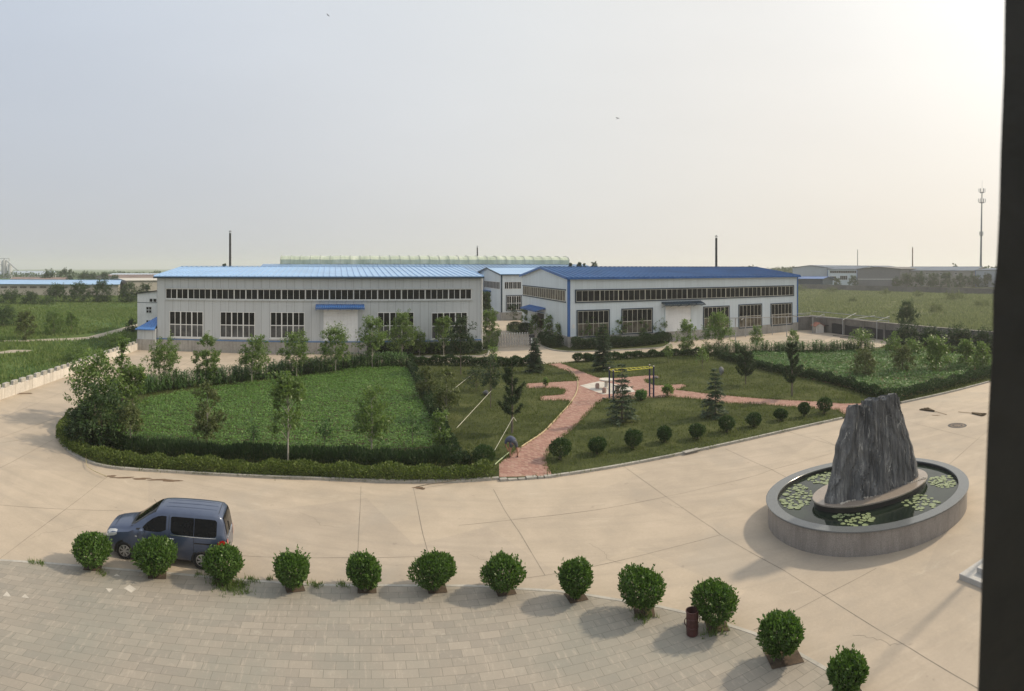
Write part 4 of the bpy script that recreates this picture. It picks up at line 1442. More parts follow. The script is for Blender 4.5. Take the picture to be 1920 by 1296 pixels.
# ---- trees of the left meadow and beyond
for a in [(47, 637, 584, 40, 'tall dull tree at the left edge of the meadow track', dict(z0=.1, mat=M_leaf_dull)), (101, 628, 584, 44, 'wide tree over red weeds by the meadow track', dict(z0=.22)), (134, 624, 585, 28, 'small round tree right of the wide meadow tree', dict(z0=.25)), (8, 612, 577, 54, 'bushy tree at the extreme left of the meadow', dict(z0=.05, mat=M_leaf_far)), (4, 642, 626, 10, 'small dark shrub at the left end of the track', dict(z0=.05)),
          (216, 655, 626, 44, 'leafy shrub behind the battlemented wall near the annex', dict(z0=.05)), (148, 678, 648, 60, 'leafy shrub behind the middle of the battlemented wall', dict(z0=.05)), (246, 622, 600, 26, 'dark round shrub against the white annex', dict(z0=.05, mat=M_leaf_ball))]:
    broad_tree(*a[:5], seed=101, name='meadow_tree', group='trees and shrubs of the left meadow', **a[5])
for a in [(106, 566, 536, 44, 'first pale willow from the left of the far tree row', {}), (150, 567, 533, 50, 'willow second from the left of the far tree row', {}), (192, 567, 531, 48, 'tallest willow in the middle of the far tree row', {}), (242, 567, 533, 46, 'last willow of the far row, beside the white annex', {}), (20, 570, 549, 50, 'leftmost scrub mound of the far row', {}), (58, 571, 550, 40, 'second scrub mound of the far row', {}), (88, 571, 560, 34, 'low scrub between mounds and willows of the far row', {}), (272, 566, 534, 30, 'half hidden willow behind the white annex', {})]:
    broad_tree(*a[:5], seed=111, name='far_tree', z0=.03, mat=M_leaf_far, group='far tree row across the left meadow', ncl=26, **a[5])
for a in [(91, 529, 507, 30, 'skyline tree farthest left above the long blue roof', {}), (125, 529, 507, 40, 'wide skyline tree above the long blue roof', {}), (163, 528, 509, 40, 'skyline tree at the right above the long blue roof', {}), (196, 529, 512, 18, 'small skyline tree at the right end of the blue roof', {}), (216, 528, 518, 20, 'low skyline tree before the brown roof', {})]:
    broad_tree(*a[:5], seed=121, name='skyline_tree', z0=.03, mat=M_leaf_far, group='skyline trees on the left', ncl=20, by_r=330, **a[5])
for px, ty, wp, lb in [(421, 490, 11, 'round tree top beside the left chimney'), (1070, 491, 8, 'smallest tree top right of the green ridge'), (1086, 489, 14, 'rounded tree top left of the pair behind the blue roof'), (1096, 492, 8, 'small tree top between two larger ones behind the blue roof'), (1114, 486, 19, 'largest rounded tree top behind the white workshop roof')]:
    broad_tree(px, 575, ty, wp, lb, seed=131, name='background_tree', z0=.35, mat=M_leaf_far, group='tree tops behind the roofs', by_r=150, dens=2.2, ncl=16, prof=lambda q: 1.05 * math.sqrt(max(.02, 1 - q ** 2.2)))
broad_tree(1700, 617, 566, 44, 'dark round tree in the meadow behind the grey wall', 'meadow_tree', seed=141, z0=.05, mat=M_leaf_far, group=None)
for i, (px, by, ty, wp) in enumerate([(1700, 539, 513, 26), (1725, 540, 512, 28), (1748, 541, 511, 26), (1775, 541, 513, 28), (1800, 541, 512, 26), (1826, 542, 514, 30), (1852, 543, 516, 26), (1600, 536, 517, 18), (1570, 535, 520, 14), (1680, 540, 522, 20)]):
    broad_tree(px, by, ty, wp, ['first dark tree right of the grey gable beyond the far wall', 'second dark tree right of the grey gable beyond the far wall', 'third dark tree right of the grey gable beyond the far wall', 'fourth dark tree beyond the far wall, near the mast', 'fifth dark tree beyond the far wall, left of the mast', 'sixth dark tree beyond the far wall, under the mast', 'last dark tree beyond the far wall, beside the jamb', 'tree at the left side of the grey gable', 'small shrub under the far white facade', 'low tree at the right corner of the grey gable'][i],
               seed=151 + i, name='far_tree', z0=.05, mat=M_leaf_far, group='trees beyond the far right wall', ncl=16, by_r=325)
for i, (px, by, wp, hp) in enumerate([(1500, 546, 30, 7), (1560, 548, 26, 6), (1660, 552, 24, 8), (1722, 556, 26, 7), (1790, 562, 40, 14), (1755, 586, 34, 12), (1600, 566, 22, 6), (1840, 575, 36, 10)]):
    broad_tree(px, by, by - hp, wp, ['low dark scrub at the left of the far right wall', 'low scrub patch under the far white facade', 'scrub patch under the grey gable', 'scrub patch in the meadow below the dark trees', 'wide scrub patch near the right of the far wall', 'dark scrub clump in the meadow right of the round tree', 'small scrub clump in mid meadow', 'scrub clump beside the window jamb'][i],
               seed=171 + i, name='scrub', z0=.03, mat=M_leaf_dull, group='scrub patches in the right meadow', ncl=12, cat='scrub', dens=.7)


# distant tree line on the horizon: one mass nobody could count
def far_woods(a0, a1, r, hmin, hmax, n, label, seed):
    rs = np.random.default_rng(seed)
    th = rs.uniform((a0 - 960) / F, (a1 - 960) / F, n)
    rr = r + rs.uniform(-30, 60, n)
    top = hmin + (hmax - hmin) * (.5 + .5 * np.sin(th * 37 + 2 * np.sin(th * 91)) * np.cos(th * 17)) + rs.normal(size=n) * .5
    z = top * rs.uniform(0, 1, n) ** .6
    P = np.stack([rr * np.sin(th), rr * np.cos(th), z], 1)
    V, Fa = leaf_quads(P, rs.normal(size=P.shape), rs.normal(size=P.shape), rs.uniform(1.2, 2.6, n), 1.5)
    return tag(link('far_woods', np_mesh('far_woods', V, Fa, M_leaf_far)), label, 'woods', None, 'stuff')


far_woods(1390, 1495, 520, 8, 12.5, 2600, 'distant tree line between the white workshop and the far right sheds', 1)
far_woods(-30, 300, 620, 2, 8, 3500, 'hazy distant trees along the left horizon', 2)
far_woods(1790, 1930, 480, 9, 13.5, 2200, 'distant trees at the foot of the mast', 3)

# ------------------------------------------------------------------ buildings
class Face:
    """a vertical wall plane through A along e: photo pixel -> (u, z) on it"""

    def __init__(s, A, e):
        s.A, s.e = Vector(A[:2]), Vector(e).normalized()
        s.n = Vector((-s.e.y, s.e.x))

    def hit(s, px):
        t = (px - 960) / F
        d = Vector((math.sin(t), math.cos(t)))
        r = s.A.dot(s.n) / d.dot(s.n)
        return (d * r - s.A).dot(s.e), r

    def u(s, px):
        return s.hit(px)[0]

    def z(s, px, py):
        return zat(py, s.hit(px)[1])


def window(root, axis, u0, u1, z0, z1, ncol, nrow, fm, gl=(None, None), off=0.0, bar=.055, every=2, name='window', split=.5, surround=None, sill=None):
    """window unit on a wall: axis 'x' = front (runs along x at y=off, faces -y), axis 'y' = gable (runs along y at x=off, faces -x)"""
    def bx(mb, a0, a1, d0, d1, c0, c1):
        if axis == 'x':
            mb.box(a0, a1, off - d1, off - d0, c0, c1)
        else:
            mb.box(off - d1, off - d0, a0, a1, c0, c1)
    mb = MB()
    b = bar
    bx(mb, u0, u1, .0, .075, z0, z0 + b * 1.3)
    bx(mb, u0, u1, .0, .075, z1 - b, z1)
    for i in range(ncol + 1):
        x = u0 + (u1 - u0) * i / ncol
        hw = b * (.95 if (i % every == 0) else .45)
        bx(mb, max(u0, x - hw), min(u1, x + hw), .0, .07, z0 + b * 1.3, z1 - b)
    zs = []
    for j in range(1, nrow):
        zz = z0 + (z1 - z0) * (split if nrow == 2 else j / nrow)
        zs.append(zz)
        bx(mb, u0, u1, .0, .066, zz - b * .7, zz + b * .7)
    fr = mb.build(name, fm, root, fix=False)
    lim = [z0 + .01] + zs + [z1 - .01]
    for j in range(len(lim) - 1):
        p = MB()
        bx(p, u0 + .01, u1 - .01, .004, .022, lim[j] + .002, lim[j + 1] - .002)
        p.build('pane', gl[min(j, len(gl) - 1)], fr, fix=False)
    if surround:
        q = MB()
        s_ = .16
        bx(q, u0 - s_, u0 - .002, .0, .09, z0 - s_, z1 + s_)
        bx(q, u1 + .002, u1 + s_, .0, .09, z0 - s_, z1 + s_)
        bx(q, u0 - .002, u1 + .002, .0, .09, z1 + .002, z1 + s_)
        bx(q, u0 - .002, u1 + .002, .0, .09, z0 - s_, z0 - .002)
        q.build('surround', surround, fr, fix=False)
    if sill:
        q = MB()
        bx(q, u0 - .12, u1 + .12, .0, .14, z0 - .16, z0 - .004)
        q.build('sill', sill, fr, fix=False)
    return fr


def gable_roof(root, Lx, D, eave, ridge, mat, over=.35, pitch=.76, th=.10, rib=.035, ribs=True):
    mb = MB()
    m = D / 2
    sl = (ridge - eave) / m
    x0, x1 = -over, Lx + over
    for s in (0, 1):
        y0, y1 = (-over, m) if s == 0 else (D + over, m)
        z0, z1 = eave - over * sl, ridge
        V = [(x0, y0, z0), (x1, y0, z0), (x1, y1, z1), (x0, y1, z1)]
        V += [(a, b, c + th) for a, b, c in V]
        mb.add(V, [(0, 1, 2, 3), (4, 5, 6, 7), (0, 1, 5, 4), (1, 2, 6, 5), (3, 0, 4, 7)])
        if ribs:
            n = int((x1 - x0) / pitch)
            for i in range(n + 1):
                x = x0 + (x1 - x0) * i / n
                a, b = x - .05, x + .05
                k = th + .002
                W = [(a, y0, z0 + k), (b, y0, z0 + k), (b, y1, z1 + k), (a, y1, z1 + k)]
                mb.add(W + [(p[0], p[1], p[2] + rib * 2) for p in W], [(0, 1, 5, 4), (4, 5, 6, 7), (1, 2, 6, 5), (3, 0, 4, 7)])
    mb.box(x0 + .01, x1 - .01, m - .25, m + .25, ridge + th + rib * 2 - .01, ridge + th + rib * 2 + .04)
    return mb.build('roof', mat, root)


def shell(root, Lx, D, eave, ridge, mat, z0=0.0, name='wall'):
    mb = MB()
    m = D / 2
    for x in (0, Lx):
        mb.face([(x, 0, z0), (x, D, z0), (x, D, eave), (x, m, ridge), (x, 0, eave)])
    mb.face([(0, 0, z0), (Lx, 0, z0), (Lx, 0, eave), (0, 0, eave)])
    mb.face([(0, D, z0), (Lx, D, z0), (Lx, D, eave), (0, D, eave)])
    mb.face([(0, 0, eave), (Lx, 0, eave), (Lx, m, ridge), (0, m, ridge)])
    mb.face([(0, D, eave), (Lx, D, eave), (Lx, m, ridge), (0, m, ridge)])
    return mb.build(name, mat, root)


def ring(root, Lx, D, z0, z1, out, mat, name):
    """a band round the foot of a wall, proud of it"""
    mb = MB()
    o = out
    mb.box(-o, Lx + o, -o, .01, z0, z1)
    mb.box(-o, Lx + o, D - .01, D + o, z0, z1)
    mb.box(-o, .01, .012, D - .012, z0, z1)
    mb.box(Lx - .01, Lx + o, .012, D - .012, z0, z1)
    return mb.build(name, mat, root, fix=False)


def roller_door(root, u0, u1, z0, z1, mat, frame):
    mb = MB()
    n = int((z1 - z0) / .16)
    for i in range(n):
        a = z0 + (z1 - z0) * i / n
        b = z0 + (z1 - z0) * (i + 1) / n
        mb.add([(u0, -.03, a), (u1, -.03, a), (u1, -.07, (a + b) / 2), (u0, -.07, (a + b) / 2), (u1, -.03, b), (u0, -.03, b)], [(0, 1, 2, 3), (3, 2, 4, 5)])
    d = mb.build('roller_door', mat, root)
    q = MB()
    q.box(u0 - .14, u0 - .003, -.10, 0, z0, z1 + .14)
    q.box(u1 + .003, u1 + .14, -.10, 0, z0, z1 + .14)
    q.box(u0 - .003, u1 + .003, -.10, 0, z1 + .003, z1 + .14)
    q.build('door_frame', frame, d, fix=False)
    return d


def canopy(root, u0, u1, z, depth, mat, axis='x', off=0, drop=.35):
    mb = MB()
    n = max(4, int((u1 - u0) / .25))

    def pt(a, d, c):
        return (a, off - d, c) if axis == 'x' else (off - d, a, c)
    for i in range(n):
        a = u0 + (u1 - u0) * i / n
        b = u0 + (u1 - u0) * (i + 1) / n
        m = (a + b) / 2
        mb.face([pt(a, .02, z), pt(m, .02, z + .06), pt(m, depth, z + .06 - drop), pt(a, depth, z - drop)])
        mb.face([pt(m, .02, z + .06), pt(b, .02, z), pt(b, depth, z - drop), pt(m, depth, z + .06 - drop)])
    for d in (.05, depth - .08):
        zz = z - drop * d / depth - .05
        V = [pt(u0, d, zz - .14), pt(u1, d, zz - .14), pt(u1, d, zz), pt(u0, d, zz), pt(u0, d + .07, zz - .14), pt(u1, d + .07, zz - .14), pt(u1, d + .07, zz), pt(u0, d + .07, zz)]
        mb.add(V, [(0, 1, 2, 3), (4, 5, 6, 7), (0, 1, 5, 4), (3, 2, 6, 7), (0, 3, 7, 4), (1, 2, 6, 5)])
    k = int((u1 - u0) / 1.6) + 1
    for i in range(k + 1):
        a = u0 + .05 + (u1 - u0 - .1) * i / k
        mb.tube([pt(a, .02, z - .12), pt(a, depth - .05, z - drop - .12)], .035, 4)
        mb.tube([pt(a, .02, z - .75), pt(a, depth - .25, z - drop - .12)], .025, 4)
    return mb.build('canopy', mat, root, fix=False)


def frame_root(A, e, name, label, cat='workshop', group=None):
    return empty(name, (A[0], A[1], 0), math.atan2(e[1], e[0]), label, cat, group)


# ---- grey workshop on the left
A, B = Vector(G(294.5, 656.5)), Vector(G(901, 659))
e = (B - A)
Lx = e.length
FL = Face(A, e.xy)
D, EV, RG = 27.0, 9.42, 10.62
ws = frame_root(A, e, 'grey_workshop', 'long grey metal workshop with a bright blue roof and white roller door')
shell(ws, Lx, D, EV, RG, M_wall_grey)
ring(ws, Lx, D, -.05, 1.42, .10, M_plinth, 'plinth')
gable_roof(ws, Lx, D, EV + .02, RG, M_roof_light)
mb = MB()
mb.box(-.37, Lx + .37, -.52, -.352, EV - .20, EV - .012)
mb.build('gutter', M_trim_teal, ws, fix=False)
mb = MB()
mb.box(-.13, Lx + .13, -.135, .011, 1.424, 1.56)
mb.build('flashing', stain('flashing_blue', (.10, .20, .38), .5, .2, 1, 6, .05), ws, fix=False)
mb = MB()
mb.box(Lx - .01, Lx + .07, -.06, .10, 1.57, EV - .1)
mb.build('corner_trim', M_trim_white, ws, fix=False)
mb = MB()
mb.tube([(Lx + .16, -.12, EV - .2), (Lx + .16, -.12, .2)], .07, 6)
mb.build('downpipe', M_trim_white, ws)
for p0, p1, y0, y1 in [(318, 381, 584, 632.5), (413, 478, 585, 633.5), (507, 571, 585.5, 634.5), (708, 776, 585.5, 635), (809, 876, 586, 635)]:
    pc = (p0 + p1) / 2
    window(ws, 'x', FL.u(p0), FL.u(p1), FL.z(pc, y1), FL.z(pc, y0), 6, 2, M_frame, (M_glass_frost, M_glass), bar=.075, split=.49, sill=M_trim_white)
cl0, cl1 = FL.u(311), FL.u(884)
n = 13
for i in range(n):
    a, b = cl0 + (cl1 - cl0) * i / n, cl0 + (cl1 - cl0) * (i + 1) / n
    pc = 311 + (884 - 311) * (i + .5) / n
    zc = FL.z(600, 552.6)
    window(ws, 'x', a + .012, b - .012, zc - .66, zc + .63, 4, 1, M_frame, (M_glass,), bar=.06, every=4 if i % 3 else 2, name='clerestory_window')
mb = MB()
mb.box(cl0 - .1, cl1 + .1, -.16, -.004, FL.z(600, 552.6) - .80, FL.z(600, 552.6) - .67)
mb.box(cl0 - .1, cl1 + .1, -.20, -.004, FL.z(600, 552.6) + .64, FL.z(600, 552.6) + .74)
mb.build('window_ledge', M_wall_grey, ws, fix=False)
roller_door(ws, FL.u(606.5), FL.u(671), .0, FL.z(638, 580), M_shutter, M_wall_grey)
canopy(ws, FL.u(592), FL.u(683), FL.z(638, 571), 1.3, M_trim_blue)

# lean-to with blue hipped roof, on the same wall line
A2 = Vector(G(257, 656.2))
an = frame_root(A2, e, 'lean_to_shed', 'grey lean-to with small blue hipped roof at the workshop left end', 'shed')
Ln = (A - A2).length - .13
zt = zat(616, A2.length)
shell(an, Ln, 7.5, zt, zt + .01, M_wall_grey)
mb = MB()
mb.box(-.1, Ln, -.1, .01, -.05, 1.42)
mb.box(-.1, .01, .012, 7.5, -.05, 1.42)
mb.build('plinth', M_plinth, an, fix=False)
mb = MB()
zr = zt + 1.75
mb.add([(-.2, -.25, zt - .02), (Ln, -.25, zt - .02), (Ln, 3.4, zr), (-.2, 7.6, zt - .02), (Ln, 7.6, zr - .6), (-.2, -.25, zt - .14), (Ln, -.25, zt - .14), (-.2, 7.6, zt - .14)],
       [(0, 1, 2), (0, 2, 4, 3), (0, 1, 6, 5), (0, 5, 7, 3)])
for i in range(8):
    q = i / 8
    a, b = Vector((-.2 + (Ln + .2) * q, -.25, zt)), Vector((-.2 + (Ln + .2) * q, -.25 + 3.65 * q, zt + (zr - zt) * q))
    if q:
        mb.tube([a, b], .035, 4)
mb.build('roof', stain('roof_mid_blue', (.07, .20, .50), .45, .15, .5, 4, .05), an, fix=False)

# white three-storey annex behind
A3 = Vector(polar(257.5, 92))
ax = frame_root(A3, e, 'white_annex', 'narrow white rendered annex behind the grey workshop, with small dark windows', 'annex')
FA = Face(A3, e.xy)
z1a, z1b = zat(551, 92), zat(548, 92) + .9
mb = MB()
W_, D_ = 9.0, 9.0
mb.add([(0, 0, 0), (W_, 0, 0), (W_, D_, 0), (0, D_, 0), (0, 0, z1a), (W_, 0, z1b), (W_, D_, z1b), (0, D_, z1a)], [(0, 1, 5, 4), (1, 2, 6, 5), (2, 3, 7, 6), (3, 0, 4, 7), (4, 5, 6, 7)])
mb.build('wall', stain('annex_white', (.86, .85, .83), .8, .1, .5, 5, .15, streak=.25), ax)
mb = MB()
mb.add([(-.15, -.25, z1a + .01), (W_ + .1, -.25, z1b + .02), (W_ + .1, D_ + .2, z1b + .02), (-.15, D_ + .2, z1a + .01), (-.15, -.25, z1a + .16), (W_ + .1, -.25, z1b + .17), (W_ + .1, D_ + .2, z1b + .17), (-.15, D_ + .2, z1a + .16)],
       [(0, 1, 5, 4), (4, 5, 6, 7), (3, 0, 4, 7), (1, 2, 6, 5), (2, 3, 7, 6), (0, 3, 2, 1)])
mb.build('roof', M_steel_dark, ax)
mb = MB()
mb.box(.0, W_, -.05, .01, zat(567.5, 92), zat(566.7, 92))
mb.build('band', M_trim_teal, ax, fix=False)
for p0, p1, y0, y1, nc, nr in [(280, 286.3, 559.5, 567, 1, 1), (287, 293.5, 559.5, 567, 1, 1), (274, 284.5, 575, 587.5, 2, 2), (274, 283.5, 600, 606, 2, 1)]:
    window(ax, 'x', FA.u(p0), FA.u(p1), FA.z(279, y1), FA.z(279, y0), nc, nr, M_frame, (M_glass,), bar=.07)

# ---- white workshop on the right
A, B = Vector(G(1065.5, 651.5)), Vector(G(1495.5, 620))
e = (B - A)
Lx = e.length
FR = Face(A, e.xy)
n_ = Vector((-e.y, e.x)).normalized()
FG = Face(A, n_)                           # its left gable, u runs away from us
D, EV, RG = 23.2, 9.22, 10.60
wh = frame_root(A, e, 'white_workshop', 'white metal workshop with a deep blue roof and blue corner trim')
shell(wh, Lx, D, EV, RG, M_wall_white)
ring(wh, Lx, D, -.05, 1.40, .08, M_plinth, 'plinth')
gable_roof(wh, Lx, D, EV + .02, RG, M_roof_dark)
mb = MB()
mb.box(-.37, Lx + .37, -.50, -.352, EV - .22, EV - .012)
mb.build('gutter', M_trim_blue, wh, fix=False)
mb = MB()
for y0, z0, y1, z1 in ((-.35, EV - .04, D / 2, RG), (D / 2, RG, D + .35, EV - .04)):
    V = [(-.43, y0, z0 - .16), (-.43, y1, z1 - .16), (-.43, y1, z1 + .14), (-.43, y0, z0 + .14)]
    mb.add(V + [(-.352, b, c) for _, b, c in V], [(0, 1, 2, 3), (4, 5, 6, 7), (0, 1, 5, 4), (2, 3, 7, 6)])
mb.build('barge_board', M_trim_blue, wh)
mb = MB()
mb.add([(x, y, z) for z in (1.41, EV - .23) for x, y in ((-.07, -.07), (.26, -.07), (.26, .012), (.012, .012), (.012, .26), (-.07, .26))], [(0, 1, 2, 3), (0, 3, 4, 5), (6, 7, 8, 9), (6, 9, 10, 11)] + [(i, (i + 1) % 6, 6 + (i + 1) % 6, 6 + i) for i in range(6)])
mb.build('corner_trim', M_trim_blue, wh, fix=False)
mb = MB()
mb.box(Lx - .16, Lx + .07, -.07, .012, 1.41, EV - .23)
mb.build('corner_trim', M_trim_blue, wh, fix=False)
for p0, p1, y0, y1, nc in [(1083, 1141, 583, 630, 6), (1167, 1222, 580, 624, 6), (1320, 1366, 576, 615.5, 6), (1386, 1427, 572, 613, 6), (1446, 1484, 570, 608.5, 6)]:
    pc = (p0 + p1) / 2
    window(wh, 'x', FR.u(p0), FR.u(p1), FR.z(pc, y1), FR.z(pc, y0), nc, 2, M_frame_cream, (M_glass_tan, M_glass), bar=.05, surround=M_trim_teal, every=6)
c0, c1 = FR.u(1080), FR.u(1487)
n = 11
for i in range(n):
    a, b = c0 + (c1 - c0) * i / n, c0 + (c1 - c0) * (i + 1) / n
    window(wh, 'x', a + .012, b - .012, 6.02, 7.50, 4 if i != 1 else 5, 1, M_frame_cream, (M_glass,), bar=.05, every=4, name='clerestory_window')
mb = MB()
mb.box(c0 - .16, c1 + .16, -.11, -.003, 7.505, 7.66)
mb.box(c0 - .16, c1 + .16, -.11, -.003, 5.86, 6.015)
mb.box(c0 - .16, c0 + .008, -.11, -.003, 6.016, 7.504)
mb.box(c1 - .008, c1 + .16, -.11, -.003, 6.016, 7.504)
mb.build('window_trim', M_trim_teal, wh, fix=False)
roller_door(wh, FR.u(1247.5), FR.u(1295), .55, FR.z(1271, 573), M_shutter, M_wall_white)
mb = MB()
mb.box(FR.u(1247.5), FR.u(1295), -.035, -.004, .02, .545)
mb.build('door_gap', M_steel_dark, wh, fix=False)
canopy(wh, FR.u(1240), FR.u(1314), FR.z(1277, 565.5), 1.4, M_trim_teal)
mb = MB()
u0, u1 = FR.u(1073), FR.u(1077.5)
mb.box(u0, u1, -.03, -.003, FR.z(1075, 616), FR.z(1075, 608.5))
mb.build('wall_box', M_trim_white, wh, fix=False)
# gable strip window, side door and its canopy (face -x): photo columns to distance along the gable
g = lambda px: abs(FG.u(px))
ga, gb = g(1060.5), g(981)
n = 5
for i in range(n):
    a, b = ga + (gb - ga) * i / n, ga + (gb - ga) * (i + 1) / n
    window(wh, 'y', a + .012, b - .012, 6.02, 7.50, 4, 1, M_frame_cream, (M_glass_tan,), off=0, bar=.06, every=4, name='gable_window')
mb = MB()
mb.box(-.11, -.003, ga - .16, gb + .16, 7.505, 7.66)
mb.box(-.11, -.003, ga - .16, gb + .16, 5.86, 6.015)
mb.build('window_trim', M_trim_teal, wh, fix=False)
d0, d1 = g(1020), g(1008)
mb = MB()
mb.box(-.05, -.003, d0, d1, .0, 3.6)
sd_ = mb.build('side_door', M_steel_dark, wh, fix=False)
mb = MB()
for k in (0, 1):
    m_ = (d0 + d1) / 2
    a, b = (d0 + .12, m_ - .05) if k == 0 else (m_ + .05, d1 - .12)
    mb.box(-.062, -.052, a, b, 1.2, 2.9)
mb.build('pane', M_glass, sd_, fix=False)
canopy(wh, g(1023) , g(993), 4.55, 1.6, M_trim_blue, 'y', 0, .4)

# ---- a third, white gabled workshop farther back between the two
A = Vector(G(940, 601))
e3 = Vector((math.cos(R(15.5)), math.sin(R(15.5)), 0))
FB = Face(A, e3.xy)
FBG = Face(A, Vector((-e3.y, e3.x)))
rw = frame_root(A, e3, 'rear_workshop', 'white gabled workshop with pale blue roof standing behind the folding gate')
D, EV, RG = 23.6, 9.25, 10.55
Lx = 39
shell(rw, Lx, D, EV, RG, M_wall_white)
ring(rw, Lx, D, -.05, 1.6, .08, M_plinth, 'plinth')
gable_roof(rw, Lx, D, EV + .02, RG, M_roof_light, ribs=False)
mb = MB()
for y0, z0, y1, z1 in ((-.35, EV - .04, D / 2, RG), (D / 2, RG, D + .35, EV - .04)):
    V = [(-.43, y0, z0 - .14), (-.43, y1, z1 - .14), (-.43, y1, z1 + .14), (-.43, y0, z0 + .14)]
    mb.add(V + [(-.352, b, c) for _, b, c in V], [(0, 1, 2, 3), (4, 5, 6, 7), (0, 1, 5, 4), (2, 3, 7, 6)])
mb.box(-.37, Lx, -.50, -.352, EV - .2, EV - .012)
mb.build('trim', M_trim_teal, rw)
mb = MB()
mb.add([(x, y, z) for z in (1.62, EV - .23) for x, y in ((-.07, -.07), (.2, -.07), (.2, .012), (.012, .012), (.012, .2), (-.07, .2))], [(0, 1, 2, 3), (0, 3, 4, 5), (6, 7, 8, 9), (6, 9, 10, 11)] + [(i, (i + 1) % 6, 6 + (i + 1) % 6, 6 + i) for i in range(6)])
mb.build('corner_trim', M_trim_teal, rw, fix=False)
g3 = lambda px: abs(FBG.u(px))
window(rw, 'y', g3(937.5), g3(901), 6.2, 7.7, 14, 1, M_frame, (M_glass_frost,), bar=.06, every=14, name='gable_window')
window(rw, 'x', FB.u(946), FB.u(977), 6.3, 7.75, 8, 1, M_frame, (M_glass,), bar=.06, every=2, name='clerestory_window')
window(rw, 'x', FB.u(950), FB.u(977), 2.0, 4.9, 6, 2, M_frame, (M_glass,), bar=.07, surround=M_trim_teal)
canopy(rw, g3(921), g3(903), 5.6, 1.6, M_trim_blue, 'y', 0, .3)
mb = MB()
mb.box(-.05, -.003, g3(919), g3(908), 0, 4.8)
mb.build('side_door', M_steel_dark, rw, fix=False)

# ---- the large hall behind, with a translucent ridge
th0 = R(16.5)
eh = Vector((math.cos(th0), math.sin(th0), 0))
P0 = Vector(polar(526, 150))
FH = Face(P0, eh.xy)
hl = frame_root(P0, eh, 'large_hall', 'large hall with faded blue roof and pale green translucent ridge cover', 'hall')
Lx = FH.u(1066)
EV, RG, D = 8.6, 11.45, 46.0
h0 = -10
mb = MB()
mb.box(-4, Lx + 4, -20, 26, 0, EV)
mb.build('wall', M_wall_grey, hl, fix=False)
mb = MB()
for y0, y1 in ((-20.4, 0), (26.4, 6)):
    V = [(-4.5, y0, EV), (Lx + 4.5, y0, EV), (Lx + 4.5, y1, RG), (-4.5, y1, RG)]
    mb.add(V + [(a, b, c + .12) for a, b, c in V], [(0, 1, 2, 3), (4, 5, 6, 7), (0, 1, 5, 4), (1, 2, 6, 5), (3, 0, 4, 7)])
for i in range(80):
    x = -4.4 + (Lx + 8.8) * i / 79
    mb.tube([(x, -20.4, EV + .15), (x, -.1, RG + .15)], .06, 3, False)
mb.box(-4.5, Lx + 4.5, -.2, 6.2, RG - .1, RG + .05)
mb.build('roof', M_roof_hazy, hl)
mb = MB()
rt = RG + .1
arc = [(-.6, rt), (-.55, rt + 1.15), (.2, rt + 1.75), (1.6, rt + 2.05), (3, rt + 2.15), (4.4, rt + 2.05), (5.8, rt + 1.75), (6.5, rt + 1.15), (6.6, rt)]
seg = 60
xs = [Lx * i / seg for i in range(seg + 1)]
V = [(x, y, z + .05 * math.sin(x * .9)) for x in xs for y, z in arc]
k = len(arc)
Fs = [(i * k + j, i * k + j + 1, (i + 1) * k + j + 1, (i + 1) * k + j) for i in range(seg) for j in range(k - 1)]
Fs += [tuple(range(k)), tuple(range(seg * k, seg * k + k))]
mb.add(V, Fs)
m_, t_, b_, new_, lk_ = nodes_of('ridge_sheet_green')
tc_ = new_('ShaderNodeTexCoord').outputs['Object']
mp_ = new_('ShaderNodeMapping')
mp_.inputs['Scale'].default_value = (.5, .12, .12)
lk_(tc_, mp_.inputs[0])
lk_(ramp_of(new_, lk_, noise(new_, lk_, mp_.outputs[0], .9, 5, .7), [(.3, (.30, .36, .27)), (.5, (.46, .52, .40)), (.66, (.62, .66, .54)), (.74, (.78, .80, .70))]), b_.inputs['Base Color'])
b_.inputs['Roughness'].default_value = .4
mb.build('ridge_cover', m_, hl)
mb = MB()
for x in xs[::2]:
    pts = [(x, y * 1.0 + (-.05 if y < 0 else .05), z + .1) for y, z in arc]
    mb.tube(pts, .07, 4, False)
mb.build('hoops', stain('hoop_steel', (.35, .38, .34), .6, .2), hl)


# ---- chimneys
def chimney(px, ty, wpx, r, label, mat=M_steel_dark, base_r=None):
    x, y, _ = polar(px, r)
    k = r / F
    h = H - (ty - YH) * k
    rad = wpx * k / 2
    o = empty('chimney', (x, y, 0), 0, label, 'chimney', 'flue stacks')
    mb = MB()
    mb.lathe([(0, 0), (rad * 1.1, 0), (rad * 1.05, h * .5), (rad * .95, h - .5), (rad * .95, h - .35), (0, h - .35)], 14)
    for z in (h * .55, h * .7, h * .85):
        mb.lathe([(rad * 1.0, z), (rad * 1.12, z + .03), (rad * 1.12, z + .12), (rad, z + .15)], 14)
    mb.build('stack', mat, o, 50)
    mb = MB()
    mb.lathe([(0, h + .25), (rad * 1.35, h), (rad * 1.35, h - .04), (0, h + .1)], 14)
    for a in range(4):
        t = a * math.pi / 2
        mb.tube([(rad * .85 * math.cos(t), rad * .85 * math.sin(t), h - .4), (rad * .95 * math.cos(t), rad * .95 * math.sin(t), h + .02)], .025, 4)
    mb.build('rain_cap', M_steel_grey, o, 50)
    return o


chimney(431.5, 434, 4.2, 118, 'tall black flue behind the left end of the grey workshop')
chimney(1343, 443, 4.3, 118, 'tall black flue behind the white workshop')
chimney(895, 462, 2.5, 185, 'thin dark flue behind the green hall ridge')
chimney(1608, 468, 1.4, 380, 'very thin pale pole behind the far white shed', M_steel_grey)
chimney(1711, 463.5, 2.2, 380, 'brownish thin flue behind the far long grey shed', stain('rust_steel', (.17, .11, .085), .8, .3))


